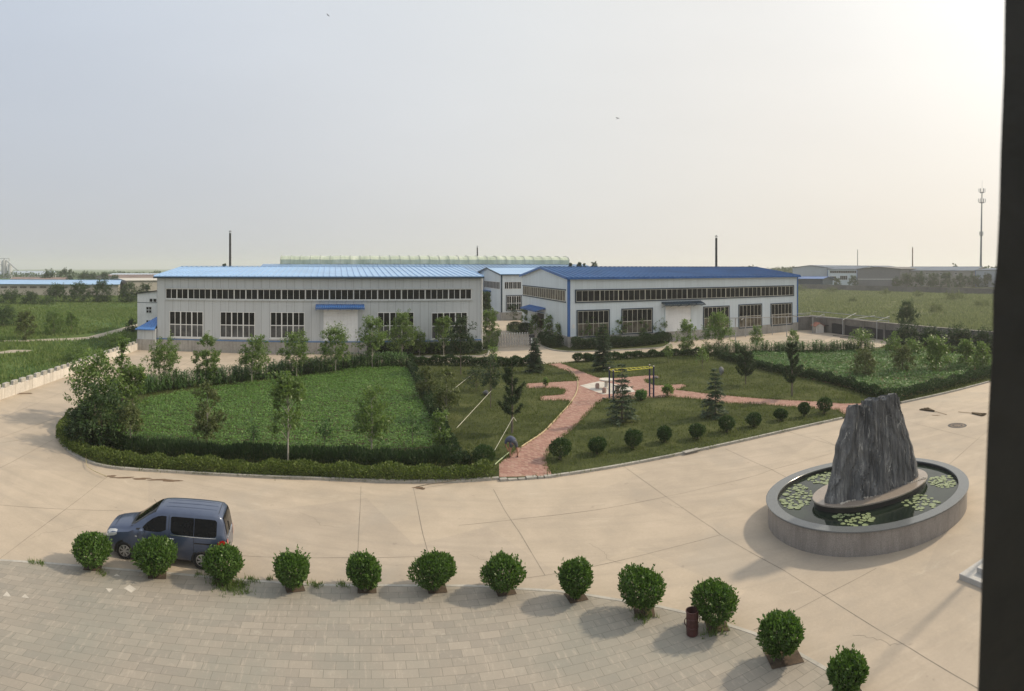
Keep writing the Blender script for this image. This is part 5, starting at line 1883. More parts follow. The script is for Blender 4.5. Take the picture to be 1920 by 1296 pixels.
# ---- battlemented white wall on the left
def wall_line(P0, P1, t, h, name, label, mat, merlon=None, cap=None, piers=0, group=None, steps=None):
    P0, P1 = Vector(P0), Vector(P1)
    d = P1 - P0
    L_ = d.length
    o = empty(name, (P0.x, P0.y, 0), math.atan2(d.y, d.x), label, 'wall', group)
    mb = MB()
    mb.box(0, L_, -t / 2, t / 2, -.1, h)
    mb.build('wall_body', mat, o, fix=False)
    if merlon:
        pitch, w_, mh = merlon
        n = int(L_ / pitch)
        m = MB()
        rr_ = random.Random(3)
        for i in range(n):
            x = (i + .25) * pitch
            j = rr_.uniform(-.02, .02)
            m.bevbox(x + j, x + w_ + j, -t / 2 - .02, t / 2 + .02, h + .001, h + mh + rr_.uniform(-.02, .02), .02)
        m.build('battlements', merlon_mat, o, fix=False)['kind'] = 'stuff' if n > 100 else ''
    if piers:
        m = MB()
        n = int(L_ / piers)
        for i in range(n + 1):
            x = min(max(i * L_ / n, .2), L_ - .2)
            m.box(x - .2, x + .2, -t / 2 - .1, t / 2 + .1, -.1, h + .02)
        m.build('piers', mat, o, fix=False)
    if cap:
        m = MB()
        m.box(-.02, L_ + .02, -t / 2 - .06, t / 2 + .06, h + .022, h + .10)
        m.build('coping', cap, o, fix=False)
    return o


merlon_mat = stain('merlon_grey', (.40, .385, .35), .85, .35, 2.5, 9, .4, streak=.6)
wall_line(WALL_L0, (Vector(WALL_L1) - (Vector(WALL_L1) - Vector(WALL_L0)).normalized() * .15), .26, .86, 'battlemented_wall', 'low whitewashed wall with battlements along the left edge of the yard', M_white_wall, (1.28, .74, .34))
wall_line(WALL_R0, WALL_R1, .26, 2.45, 'boundary_wall', 'grey rendered boundary wall between the yard and the right meadow', M_grey_wall, None, stain('coping', (.30, .28, .25), .9, .2), 4.2)
cor = FR.A + FR.e * (FR.u(1495.5))
wall_line((cor.x + .3, cor.y + .35, 0), (WALL_R0[0] - .05, WALL_R0[1] + .2, 0), .24, 2.3, 'corner_wall', 'short grey wall closing the gap at the white workshop corner', M_grey_wall)
wall_line(G(1440, 539.5), G(1915, 553.5), .3, 2.5, 'far_wall', 'long low grey wall across the far side of the right meadow', stain('far_wall_render', (.15, .145, .13), .9, .3, .2, 2, .2))
# dark painted band on the yard side of the boundary wall
P0, P1 = Vector(WALL_R0), Vector(WALL_R1)
d = (P1 - P0).normalized()
q = Vector((d.y, -d.x, 0))
o = empty('wall_tarp', tuple(P0 + d * 6 + q * .17), math.atan2(d.y, d.x), 'dark band of netting hung on the grey wall behind the steel frame', 'netting')
mb = MB()
rr_ = random.Random(2)
V, Fs = [], []
n = 24
for i in range(n + 1):
    x = 20.0 * i / n
    V += [(x, -.03 + .03 * math.sin(x * 3), .02), (x, -.03 + .03 * math.sin(x * 2.3), 1.55 + .12 * math.sin(x * .9) + rr_.uniform(-.04, .04)), (x, .03 + .02 * math.sin(x * 3), .02), (x, .03 + .02 * math.sin(x * 2.3), 1.5)]
for i in range(n):
    a = i * 4
    Fs += [(a, a + 4, a + 5, a + 1), (a + 2, a + 3, a + 7, a + 6), (a + 1, a + 5, a + 7, a + 3)]
mb.add(V, Fs)
mb.build('net', stain('net_dark', (.035, .036, .04), .8, .3, 1, 6, .2), o)


# ---- distant sheds left and right
def shed(pa, pb, r0, r1, ye, yr, depth, label, wall, roof, name='distant_shed', group=None, wins=(), trim=None, ribs=False):
    """shed whose front wall runs between two bearings; eave and ridge rows from the photograph"""
    A, B = Vector(polar(pa, r0)), Vector(polar(pb, r1))
    e = B - A
    o = frame_root(A, e, name, label, 'shed', group)
    Lx = e.length
    ev = zat(ye, (r0 + r1) / 2)
    rg = zat(yr, (r0 + r1) / 2 + depth / 2)
    rg = max(rg, ev + .3)
    shell(o, Lx, depth, ev, rg, wall)
    gable_roof(o, Lx, depth, ev + .03, rg + .03, roof, .6, 2.0, .15, .05, ribs)
    FF = Face(A, e.xy)
    for (p0, p1, y0, y1, nc, fm, gl) in wins:
        pc = (p0 + p1) / 2
        window(o, 'x', FF.u(p0), FF.u(p1), FF.z(pc, y1), FF.z(pc, y0), nc, 1, fm, (gl,), bar=.12, every=nc)
    if trim:
        for x in (0, Lx):
            mb = MB()
            mb.box(x - .15, x + .15, -.12, .02, 0, ev - .1)
            mb.build('corner_trim', trim, o, fix=False)
    return o


M_tan_wall = stain('far_wall_tan', (.33, .31, .28), .9, .15, .1, 1, .1)
M_brown_roof = stain('far_roof_brown', (.23, .17, .15), .8, .25, .12, 1, .1)
fwin = [(p, p + 13, 536.6, 541, 5, M_tan_wall, M_glass) for p in (1, 19, 37, 56, 74, 113)]
shed(-60, 222, 232, 222, 533, 525.5, 26, 'long low tan shed with light blue roof across the left meadow', M_tan_wall, M_roof_light, 'blue_roofed_shed', None, fwin)
shed(237, 330, 238, 245, 526, 522, 22, 'tan shed with pale roof edge behind the white annex', M_tan_wall, stain('far_roof_pale', (.5, .48, .44), .8, .1), 'tan_shed', None, [(271, 281, 537, 543, 4, M_tan_wall, M_glass)])
shed(222, 330, 330, 345, 521, 515.5, 40, 'distant hall with a striped brown roof left of the grey workshop', M_tan_wall, M_brown_roof, 'brown_roofed_hall', None, (), None, True)
shed(20, 118, 330, 320, 524, 520.5, 14, 'low brown roofed shed behind the long blue roof', M_tan_wall, M_brown_roof, 'brown_roofed_shed')
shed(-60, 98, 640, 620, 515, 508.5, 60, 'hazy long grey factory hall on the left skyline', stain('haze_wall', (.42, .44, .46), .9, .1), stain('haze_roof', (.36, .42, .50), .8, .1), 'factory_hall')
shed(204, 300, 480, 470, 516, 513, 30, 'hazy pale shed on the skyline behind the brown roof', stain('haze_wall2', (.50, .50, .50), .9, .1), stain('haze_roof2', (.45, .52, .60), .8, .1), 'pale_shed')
o = empty('cement_silo', polar(8, 620), 0, 'hazy grey silo tower on the far left skyline', 'silo')
mb = MB()
mb.lathe([(3.2, 0), (3.2, 17), (2.0, 19), (0, 19.4)], 18, (0, 0))
mb.lathe([(2.4, 0), (2.4, 13), (1.2, 15), (0, 15.2)], 18, (7, 2))
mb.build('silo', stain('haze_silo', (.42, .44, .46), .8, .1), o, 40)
mb = MB()
for x, y in ((-3.6, -3.6), (3.6, -3.6), (3.6, 3.6), (-3.6, 3.6)):
    mb.box(x - .25, x + .25, y - .25, y + .25, 0, 21)
for z in (7, 14, 20.5):
    mb.box(-3.8, 3.8, -3.8, -3.4, z, z + .4)
    mb.box(-3.8, 3.8, 3.4, 3.8, z, z + .4)
mb.tube([(3, 0, 19), (22, 0, 8)], .7, 6)
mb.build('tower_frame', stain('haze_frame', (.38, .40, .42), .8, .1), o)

# right: pale blue hall, grey gable, long range
M_roof_farb = stain('far_roof_slate', (.13, .165, .22), .85, .15, .1, 1, .05, spec=.15)
shed(1552, 1607, 350, 342, 505, 499.5, 40, 'far white workshop end with two window rows behind the right meadow', M_wall_white, M_roof_farb, 'far_white_workshop', None,
     [(1556, 1606, 507.5, 512.5, 12, M_frame, M_glass), (1556, 1568, 518, 526, 3, M_frame, M_glass), (1575, 1589, 517, 525, 4, M_frame, M_glass)], M_trim_blue)
M_gable_blue = stain('far_gable_bluegrey', (.40, .44, .49), .7, .1, .1, 1, .05)
M_gable_grey = stain('far_gable_grey', (.175, .175, .18), .8, .15, .1, 1, .05)


def gable_end(pa, pb, r, ye, yr, depth, yaw, label, wall, roof, name, trim=None):
    """a hall that turns its gable to us"""
    A, B = Vector(polar(pa, r)), Vector(polar(pb, r))
    e = B - A
    o = frame_root(A, e, name, label, 'shed')
    W = e.length
    ev, rg = zat(ye, r), zat(yr, r)
    mb = MB()
    y = -yaw
    mb.add([(0, 0, 0), (W, 0, 0), (W, 0, ev), (W / 2, 0, rg), (0, 0, ev), (y, depth, 0), (W + y, depth, 0), (W + y, depth, ev), (W / 2 + y, depth, rg), (y, depth, ev)],
           [(0, 1, 2, 3, 4), (5, 6, 7, 8, 9), (0, 4, 9, 5), (1, 2, 7, 6)])
    mb.build('wall', wall, o)
    mb = MB()
    for s in (0, 1):
        xa = -.6 if s == 0 else W + .6
        V = [(xa, -.5, ev - .05), (W / 2, -.5, rg + .05), (W / 2 + y, depth, rg + .05), (xa + y, depth, ev - .05)]
        mb.add(V + [(a, b, c + .3) for a, b, c in V], [(0, 1, 2, 3), (4, 5, 6, 7), (0, 1, 5, 4), (3, 0, 4, 7), (2, 3, 7, 6)])
    mb.build('roof', roof, o)
    if trim:
        mb = MB()
        mb.box(.2, W - .2, -.1, -.003, ev * .42, ev * .42 + .35)
        mb.build('band', trim, o, fix=False)
    return o


gable_end(1486, 1551, 352, 502.5, 498.3, 90, -60, 'blue-grey gable of the far right hall nearest the white workshop', M_gable_blue, M_roof_farb, 'far_hall')
gable_end(1607.5, 1687, 330, 505, 501.3, 60, -30, 'dark grey gabled shed in front of the far long range', M_gable_grey, stain('far_roof_dark', (.10, .10, .105), .7, .1), 'grey_gabled_shed', M_trim_white)
shed(1688, 1828, 345, 335, 507.5, 500.5, 50, 'long far grey range with blue-grey roof under the mast', M_tan_wall, M_roof_farb, 'far_range', None, [(p, p + 5, 511, 515, 2, M_frame, M_glass) for p in (1690, 1700, 1736, 1748, 1762, 1772, 1790, 1800)])
shed(1829, 1905, 330, 318, 506.5, 503, 40, 'pale blue far shed at the foot of the mast', M_gable_blue, M_roof_farb, 'far_blue_shed', None, (), M_trim_blue)
shed(1496, 1542, 305, 300, 523, 519, 16, 'low deep blue shed before the far right gable', M_trim_teal, M_trim_blue, 'low_blue_shed')

# ---- telecom mast
o = empty('telecom_mast', polar(1838.5, 370), 0, 'tall grey telecom mast with two antenna tiers at the right', 'mast')
k = 370 / F
ht = zat(359, 370)
lean = 4.0 * k
mb = MB()
mb.tube([(0, 0, 0), (lean * .3, 0, ht * .35), (lean * .65, 0, ht * .7), (lean, 0, ht)], [.85, .68, .5, .3], 12)
mb.build('pole', M_steel_grey, o, True)
mb = MB()
mb.tube([(lean, 0, ht), (lean * 1.05, 0, zat(338, 370))], [.09, .04], 6)
mb.build('lightning_rod', M_steel_grey, o)
for zz, rr, nA in ((zat(361, 370), 1.9, 6), (zat(380, 370), 2.2, 6), (zat(442, 370), 1.2, 4)):
    cx = lean * zz / ht
    m = MB()
    m.lathe([(.3, zz - .3), (rr * .75, zz - .1), (rr * .75, zz + .05), (.3, zz + .05)], 16, (cx, 0))
    pf = m.build('antenna_platform', M_steel_dark, o)
    for j in range(nA):
        t = 2 * math.pi * j / nA + .3
        x, y = cx + rr * math.cos(t), rr * math.sin(t)
        m = MB()
        m.tube([(cx + rr * .6 * math.cos(t), rr * .6 * math.sin(t), zz), (x, y, zz + .5)], .09, 5)
        m.bevbox(x - .18, x + .18, y - .14, y + .14, zz + .3, zz + 2.6, .04)
        m.build('antenna_panel', M_steel_grey, pf)

# ---- steel frame in the right yard
o = empty('steel_frame', G(1475, 634), FR.e.angle_signed(Vector((1, 0))) if False else math.atan2(FR.e.y, FR.e.x), 'thin rusty steel frame of posts and rails in the right yard', 'frame')
inv = Matrix.Rotation(-o.rotation_euler.z, 4, 'Z') @ Matrix.Translation(-o.location)


def loc(p):
    return inv @ Vector(p)


def topof(px, py, r):
    return polar(px, r, zat(py, r))


posts = []
M_galv = stain('galvanised', (.33, .335, .335), .55, .25, 2, 9, .05)
for px, by, ty in [(1379, 642, 597), (1398, 632, 592), (1448, 628, 591), (1475, 632, 594), (1524, 624.5, 594), (1545, 622, 589), (1580, 629, 600), (1602, 628, 599), (1644, 637, 602), (1666.5, 636, 601)]:
    r = rof(by)
    mb = MB()
    p, tp = loc(polar(px, r)), loc(topof(px, ty, r))
    mb.tube([p, tp], .07, 6)
    mb.build('post', M_galv, o)
    posts.append(tp)
for i, (pa, ya, ra, pb, yb, rb) in enumerate([(1316, 593, 92, 1520, 587, 101), (1330, 597, 88, 1524, 593, 98), (1520, 583, 101, 1668, 597, 88), (1524, 594, 95, 1666, 602, 86), (1580, 600, 91, 1605, 587, 100), (1644, 602, 86, 1668, 593, 96), (1440, 590, 98, 1460, 596, 91), (1470, 588, 99, 1500, 595, 93),
                                              (1400, 592, 97, 1390, 600, 87), (1545, 589, 97, 1530, 596, 95), (1600, 598, 92, 1640, 592, 97), (1360, 592, 95, 1365, 599, 88), (1490, 588, 99, 1550, 596, 94)]):
    mb = MB()
    mb.tube([loc(topof(pa, ya, ra)), loc(topof(pb, yb, rb))], .055, 5)
    mb.build('rail', M_galv, o)

# ---- small kennel-like hut
P = G(1530, 625)
o = empty('small_hut', P, R(-12), 'tiny white hut with red tiled roof and open dark front', 'hut')
mb = MB()
mb.add([(0, 0, 0), (1.35, 0, 0), (1.35, 2, 0), (0, 2, 0), (0, 0, 1.15), (1.35, 0, 1.15), (1.35, 2, 1.15), (0, 2, 1.15), (.67, 0, 1.55), (.67, 2, 1.55)], [(0, 1, 5, 8, 4), (1, 2, 6, 5), (2, 3, 7, 9, 6), (3, 0, 4, 7)])
mb.build('wall', M_white_wall, o)
mb = MB()
for s in (0, 1):
    xa = -.2 if s == 0 else 1.55
    V = [(xa, -.2, 1.05), (.67, -.2, 1.6), (.67, 2.2, 1.6), (xa, 2.2, 1.05)]
    mb.add(V + [(a, b, c + .07) for a, b, c in V], [(0, 1, 2, 3), (4, 5, 6, 7), (0, 1, 5, 4), (3, 0, 4, 7)])
mb.build('roof', stain('red_tile', (.30, .12, .085), .85, .3, 3, 14, .3), o)
mb = MB()
mb.box(1.5, 3.0, .1, 2, 1.12, 1.2)
for x in (1.55, 2.9):
    mb.tube([(x, .15, 0), (x, .15, 1.12)], .04, 5)
    mb.tube([(x, 1.9, 0), (x, 1.9, 1.12)], .04, 5)
mb.box(1.6, 2.9, 1.2, 1.95, 0, .9)
mb.build('lean_to', M_steel_dark, o, fix=False)
# lengths of pipe and timber lying by the frame
for i, (a, b, y0, y1, lb) in enumerate([(1562, 1600, 630, 633, 'dark pipe lying nearest the small hut'), (1590, 1640, 629, 638, 'long dark timber lying before the steel frame'), (1575, 1620, 634, 635, 'thin dark bar lying on the right yard')]):
    p, q2 = Vector(G(a, y0)), Vector(G(b, y1))
    m = MB()
    m.tube([(0, 0, .06), tuple((q2 - p) + Vector((0, 0, .06)))], .05, 5)
    ob = m.build('scrap_bar', M_steel_dark)
    ob.location = p
    tag(ob, lb, 'scrap', 'scrap lying in the right yard')

# ---- folding gate
pa, pb = Vector(G(935, 651)), Vector(G(993, 648.5))
d = pb - pa
o = empty('folding_gate', pa, math.atan2(d.y, d.x), 'silver folding lattice gate across the drive between the workshops', 'gate')
L_ = d.length
M_gate = stain('gate_steel', (.55, .53, .51), .4, .2, 2, 9, .05, metal=.3)
nb = 12
for i in range(nb):
    x0, x1 = L_ * i / nb, L_ * (i + 1) / nb
    m = MB()
    m.tube([(x0 + .03, -.18, .12), (x0 + .03, -.18, 1.55), (x0 + .06, 0, 1.72), (x0 + .03, .18, 1.55), (x0 + .03, .18, .12)], .045, 5)
    for s in (-.18,):
        for z in (.2, .72):
            m.tube([(x0 + .03, s, z), (x1, s, z + .52)], .036, 4)
            m.tube([(x0 + .03, s, z + .52), (x1, s, z)], .036, 4)
    m.tube([(x0 + .03, -.18, .06), (x0 + .03, -.18, .13)], .05, 6)
    m.build('lattice_bay', M_gate, o)
    m = MB()
    m.lathe([(0, 1.68), (.07, 1.70), (.085, 1.76), (.06, 1.83), (0, 1.86)], 8, (x0 + .06, 0))
    m.build('bay_cap', M_trim_white, o, True)
m = MB()
m.bevbox(L_ - .02, L_ + .62, -.3, .3, .12, 1.5, .05)
hd = m.build('motor_head', M_steel_dark, o)
m = MB()
m.bevbox(L_ + .06, L_ + .54, -.34, -.302, .75, 1.1, .01)
m.bevbox(L_ + .06, L_ + .54, -.34, -.302, .30, .62, .01)
m.build('light_panel', plain('panel_white', (.8, .8, .78), .4), hd)

# ------------------------------------------------------------------ pool with standing rock
BC, BR = (14.62, 20.82), R(5.3)
o = empty('oval_pool', (BC[0], BC[1], 0), BR, 'raised oval granite pool with a dark polished rim', 'pool')
m = MB()
a_, b_ = 4.76, 3.81


def ell(mb, prof, n=96):
    """prof: inset from the outer ellipse, height"""
    V, Fs = [], []
    for ins, z in prof:
        for k in range(n):
            t = 2 * math.pi * k / n
            V.append(((a_ - ins) * math.cos(t), (b_ - ins) * math.sin(t), z))
    for i in range(len(prof) - 1):
        for k in range(n):
            Fs.append((i * n + k, i * n + (k + 1) % n, (i + 1) * n + (k + 1) % n, (i + 1) * n + k))
    mb.add(V, Fs)


ell(m, [(.09, -.05), (.07, .885), (.47, .885)])
m.build('wall', granite_mat('granite_grey', (.29, .265, .245), .4, .65, .6), o, 40)
m = MB()
ell(m, [(.02, .888), (0, .90), (0, .945), (.015, .955), (.46, .955), (.475, .945), (.475, .888)])
m.build('rim', granite_mat('granite_dark', (.13, .14, .145), .25, .15, .16), o, 30)
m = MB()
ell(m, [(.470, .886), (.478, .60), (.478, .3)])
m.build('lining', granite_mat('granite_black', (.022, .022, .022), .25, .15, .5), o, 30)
m = MB()
n = 96
m.add([((a_ - .478) * math.cos(2 * math.pi * k / n), (b_ - .478) * math.sin(2 * math.pi * k / n), .80) for k in range(n)], [tuple(range(n))])
m.build('water', water_mat(), o)

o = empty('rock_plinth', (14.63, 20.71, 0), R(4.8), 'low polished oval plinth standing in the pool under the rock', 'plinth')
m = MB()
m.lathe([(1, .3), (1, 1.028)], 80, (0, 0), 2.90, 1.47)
m.build('shaded_side', granite_mat('granite_shaded_side', (.04, .037, .034), .3, .3, .3), o, 40)  # shade on the plinth's side, put into a near-black colour
m = MB()
n = 80
V, Fs = [], []
prof = [(2.98, 1.545, 1.03), (2.98, 1.545, 1.085), (2.96, 1.53, 1.1), (0.02, .02, 1.102)]
for ra, rb, z in prof:
    V += [(ra * math.cos(2 * math.pi * k / n), rb * math.sin(2 * math.pi * k / n), z) for k in range(n)]
for i in range(len(prof) - 1):
    for k in range(n):
        Fs.append((i * n + k, i * n + (k + 1) % n, (i + 1) * n + (k + 1) % n, (i + 1) * n + k))
m.add(V, Fs)
m.build('plinth_block', granite_mat('granite_polished', (.30, .255, .215), .25, .25, .16, 40), o, 30)
m = MB()
rr_ = random.Random(7)
for k in range(120):
    t = math.pi * (1.04 + .96 * k / 120)
    x = 2.30 * math.cos(t) + rr_.uniform(-.03, .03) + .02
    y = -.80 + .10 * math.sin(x * 2.4) + rr_.uniform(-.05, .05)
    s_ = rr_.uniform(.02, .045)
    m.lathe([(0, 1.10), (s_, 1.105), (s_ * .8, 1.10 + s_), (0, 1.1 + s_ * 1.3)], 5, (x, y))
pb_ = m.build('pebble_border', M_kerbstone, o)
pb_['kind'] = 'stuff'

# the rock: silhouette measured on its own plane
rp = Face((14.63 - 3 * math.cos(R(4.8)), 20.35 - 3 * math.sin(R(4.8))), (math.cos(R(4.8)), math.sin(R(4.8))))
z8 = lambda X, Y: (1360 + X / 3.086, 680 + Y / 3.086)


def rk(X, Y):
    px, py = z8(X, Y)
    return rp.u(px) - 3, rp.z(px, py)


leftE = sorted([rk(*p) for p in [(588, 790), (592, 770), (612, 690), (630, 600), (636, 540), (642, 480), (660, 410), (682, 340), (698, 290), (710, 262)]], key=lambda q: q[1])
rightE = sorted([rk(*p) for p in [(1110, 665), (1113, 640), (1110, 590), (1096, 530), (1080, 460), (1058, 385), (1042, 320), (1028, 250), (1012, 210)]], key=lambda q: q[1])
_tp = random.Random(9)
topE = [rk(*p) for p in [(710, 262), (722, 250), (742, 246), (760, 236), (785, 237), (805, 246), (818, 240), (822, 215), (838, 208), (858, 210), (872, 201), (886, 214), (899, 212), (908, 196), (925, 196), (938, 181), (958, 180), (973, 178), (985, 190), (1000, 196), (1012, 210)]]
topE = [q for a, b in zip(topE, topE[1:]) for q in (a, ((a[0] + b[0]) / 2 + _tp.uniform(-.01, .01), (a[1] + b[1]) / 2 + _tp.uniform(-.10, .09)))] + [topE[-1]]
NS, NT = 110, 72
lz = lambda z: np.interp(z, [q[1] for q in leftE], [q[0] for q in leftE])
rz = lambda z: np.interp(z, [q[1] for q in rightE], [q[0] for q in rightE])
tu0, tu1 = topE[0][0], topE[-1][0]
rs = np.random.default_rng(17)
ph1 = rs.uniform(0, 6.28, 14)


def ridge_noise(s, t):
    """vertical ribs and cracks of the slab"""
    q = s + .035 * math.sin(t * 4 + 2) * (1 - t * .4) + .012 * math.sin(t * 15 + s * 20)
    v = 0
    for i, f in enumerate((3, 5.5, 9, 15, 26, 44)):
        v += (abs(math.sin(q * f * 1.7 + ph1[i])) ** .8 - .6) * (.62 ** i) * .7
    q2 = q - .05 * t + .02 * math.sin(t * 7)
    v += ((q2 * 3.6 + ph1[7]) % 1 - .5) * 1.0 + ((q2 * 7.9 + ph1[8]) % 1 - .5) * .5 + ((q2 * 17 + t * .6 + ph1[9]) % 1 - .5) * .25
    return v


zb = 1.06
V = []
for side in (-1, 1):
    for j in range(NT + 1):
        t = j / NT
        for i in range(NS + 1):
            s = i / NS
            su = tu0 + (tu1 - tu0) * s
            zt = float(np.interp(su, [q[0] for q in topE], [q[1] for q in topE]))
            if side > 0:
                zt -= .10
            z = zb + (zt - zb) * t
            l, r_ = float(lz(z)), float(rz(z))
            # towards the top the columns lean over to their place in the skyline
            u = (l + (r_ - l) * s) * (1 - t ** 5) + su * t ** 5
            edge = (1 - abs(2 * s - 1) ** 3.2) ** .5 if 0 < s < 1 else 0
            T = (.60 - .32 * t) * (1.0 if side < 0 else .8) * edge
            y = side * T
            k = edge * (.15 + .5 * (1 - t))
            y += side * ridge_noise(s, t if side < 0 else t + 3) * .21 * edge
            u += .02 * math.sin(z * 9 + s * 30)
            V.append((u, y * (1 - .0 * t), z))
M1 = NS + 1
blk = (NT + 1) * M1
Fs = []
for b in (0, 1):
    for j in range(NT):
        for i in range(NS):
            a = b * blk + j * M1 + i
            Fs.append((a, a + 1, a + M1 + 1, a + M1))
for i in range(NS):
    a = NT * M1 + i
    Fs.append((a, a + 1, blk + a + 1, blk + a))
for j in range(NT):
    for i in (0, NS):
        a = j * M1 + i
        Fs.append((a, a + M1, blk + a + M1, blk + a))
m = MB()
m.add(V, Fs)
rock = m.build('standing_rock', rock_mat(), None, 35)
rock.location = (14.63, 20.45, 0)
rock.rotation_euler.z = R(4.8)
tag(rock, 'tall dark banded landscape rock standing on the pool plinth', 'rock')

# lily pads in five drifts
pad_meshes = []
for v in range(4):
    m = MB()
    rr_ = random.Random(v)
    n = 14
    cut = rr_.uniform(.12, .25)
    pts = [(0, 0, .0)] + [((1 + rr_.uniform(-.06, .06)) * math.cos(cut + (6.283 - 2 * cut) * k / n), (1 + rr_.uniform(-.06, .06)) * math.sin(cut + (6.283 - 2 * cut) * k / n), .05 + rr_.uniform(-.03, .08)) for k in range(n + 1)]
    m.add(pts + [(x, y, z - .05) for x, y, z in pts], [(0, i, i + 1) for i in range(1, n + 1)] + [(i, i + n + 2, i + n + 3, i + 1) for i in range(1, n + 1)])
    ob = m.build('lily_pad', M_leaf_pad)
    pad_meshes.append(ob.data)
    bpy.data.objects.remove(ob)
rr_ = random.Random(11)
drifts = [((560, 660), 95, 42, 34, 'pale lily pad in the drift at the back left of the pool'), ((400, 775), 105, 70, 50, 'pale lily pad in the large drift at the left of the pool'), ((745, 905), 112, 44, 30, 'pale lily pad in the front drift under the rock'),
          ((1130, 808), 105, 48, 30, 'pale lily pad in the drift at the right front of the pool'), ((1275, 688), 98, 34, 36, 'pale lily pad in the drift at the far right of the pool')]
for (cx, cy), dx, dy, n, lb in drifts:
    placed = []
    tries = 0
    while len(placed) < n and tries < 3000:
        tries += 1
        t, q = rr_.uniform(0, 6.283), math.sqrt(rr_.uniform(0, 1))
        p = G(*z8(cx + dx * q * math.cos(t), cy + dy * q * math.sin(t)), .81)
        ex, ey = p[0] - BC[0], p[1] - BC[1]
        c_, s_ = math.cos(-BR), math.sin(-BR)
        lx, ly = ex * c_ - ey * s_, ex * s_ + ey * c_
        rad = rr_.choice((rr_.uniform(.06, .1), rr_.uniform(.09, .16)))
        if (lx / (a_ - .55 - rad)) ** 2 + (ly / (b_ - .55 - rad)) ** 2 > 1 or (lx / (2.95 + rad)) ** 2 + ((ly + .1) / (1.52 + rad)) ** 2 < 1:
            continue
        if any((p[0] - a) ** 2 + (p[1] - b) ** 2 < ((rad + c) * .82) ** 2 for a, b, c in placed):
            continue
        placed.append((p[0], p[1], rad))
        ob = link('lily_pad', rr_.choice(pad_meshes))
        ob.location = (p[0], p[1], .806 + .0015 * (len(placed) % 9))
        ob.scale = (rad, rad, rad * rr_.choice((.5, .6, 1.4)))
        ob.rotation_euler.z = rr_.uniform(0, 6.28)
        tag(ob, lb, 'lily pad', 'lily pads: ' + lb[17:])

# ------------------------------------------------------------------ monkey bars, stone table
bars = empty('monkey_bars', G(1184, 748), 0, 'exercise ladder bars with navy posts and yellow overhead rungs', 'exercise bars')
M_navy = plain('navy_paint', (.018, .022, .075), .4)
M_yel = plain('yellow_paint', (.62, .56, .05), .4)
M_cap = plain('post_cap', (.55, .50, .48), .5)
bi = -Vector(bars.location)
tops = []
for px, by, ty in [(1142.5, 750, 690.5), (1150, 755, 695), (1218, 745.5, 685), (1225.5, 747.5, 687.5)]:
    r = rof(by)
    p = Vector(polar(px, r)) + bi
    h = zat(ty, r)
    m = MB()
    m.tube([p, p + Vector((0, 0, h))], .065, 10)
    po = m.build('post', M_navy, bars, True)
    m = MB()
    m.lathe([(.066, h), (.07, h + .02), (.05, h + .07), (0, h + .085)], 10, (p.x, p.y))
    m.build('post_cap', M_cap, po, True)
    tops.append(p + Vector((0, 0, h - .1)))
a1, a2, b1, b2 = tops
for a, b in ((a1, b1), (a2, b2)):
    m = MB()
    m.tube([a, b], .028, 6)
    m.build('side_rail', M_yel, bars)
for i in range(9):
    m = MB()
    q = (i + .5) / 9
    m.tube([a1.lerp(b1, q), a2.lerp(b2, q)], .022, 6)
    m.build('rung', M_yel, bars)
for a, b in ((a1, a2), (b1, b2)):
    m = MB()
    m.tube([a, b], .028, 6)
    m.build('end_rail', M_yel, bars)
for z in (.35, .8, 1.2):
    m = MB()
    m.tube([Vector((b1.x, b1.y, z)), Vector((b2.x, b2.y, z))], .02, 5)
    m.build('step_rung', M_navy, bars)

tb = empty('stone_table', G(1137, 728, .1), 0, 'round white stone table on the paved pad behind the bars', 'table')
M_stone = stain('table_stone', (.60, .56, .50), .7, .12, 2, 12, .2)
m = MB()
m.lathe([(0, .70), (.58, .70), (.62, .73), (.62, .78), (.6, .80), (0, .80)], 28)
m.build('tabletop', M_stone, tb, 40)
m = MB()
m.lathe([(.28, 0), (.28, .06), (.17, .15), (.15, .4), (.2, .6), (.26, .70)], 16)
m.build('pedestal', M_stone, tb, 40)
for i, (px, py, lb) in enumerate([(1120, 728.5, 'drum-shaped stone stool left of the round stone table'), (1133, 737, 'drum-shaped stone stool in front of the round stone table'), (1157, 734, 'drum-shaped stone stool right of the round stone table')]):
    st = empty('stone_stool', G(px, py, .1), 0, lb, 'stool', 'stools round the stone table')
    m = MB()
    m.lathe([(.0, 0), (.15, 0), (.17, .08), (.19, .22), (.17, .36), (.15, .40), (.15, .44), (0, .44)], 16)
    m.build('stool_body', stain('stool_stone', (.36, .25, .21), .8, .2, 3, 14, .3), st, 40)
tag(st, 'drum-shaped stone stool right of the round stone table')


# boulders
def boulder(px, by, ty, wpx, label, seed):
    r = rof(by)
    x, y, _ = polar(px, r)
    k = r / F
    h, wd = (by - ty) * k, wpx * k
    rs_ = np.random.default_rng(seed)
    import bmesh as bm_
    bm = bm_.new()
    bm_.ops.create_icosphere(bm, subdivisions=3, radius=1)
    dirs = unit(rs_.normal(size=(14, 3)))
    cut = rs_.uniform(.42, .85, 14)
    for v in bm.verts:
        p = np.array(v.co)
        for d_, c_ in zip(dirs, cut):
            ex = p @ d_ - c_
            if ex > 0:
                p = p - d_ * ex * .97
        v.co = Vector((p[0] * wd * .55, p[1] * wd * .4, (p[2] * .5 + .42) * h))
    me = bpy.data.meshes.new('boulder')
    bm.to_mesh(me)
    bm.free()
    me.materials.append(stain('boulder_stone', (.20, .198, .19), .9, .45, 3, 11, .8))
    ob = link('boulder', me)
    ob.location = (x, y, .06)
    ob.rotation_euler.z = seed
    return tag(ob, label, 'boulder')


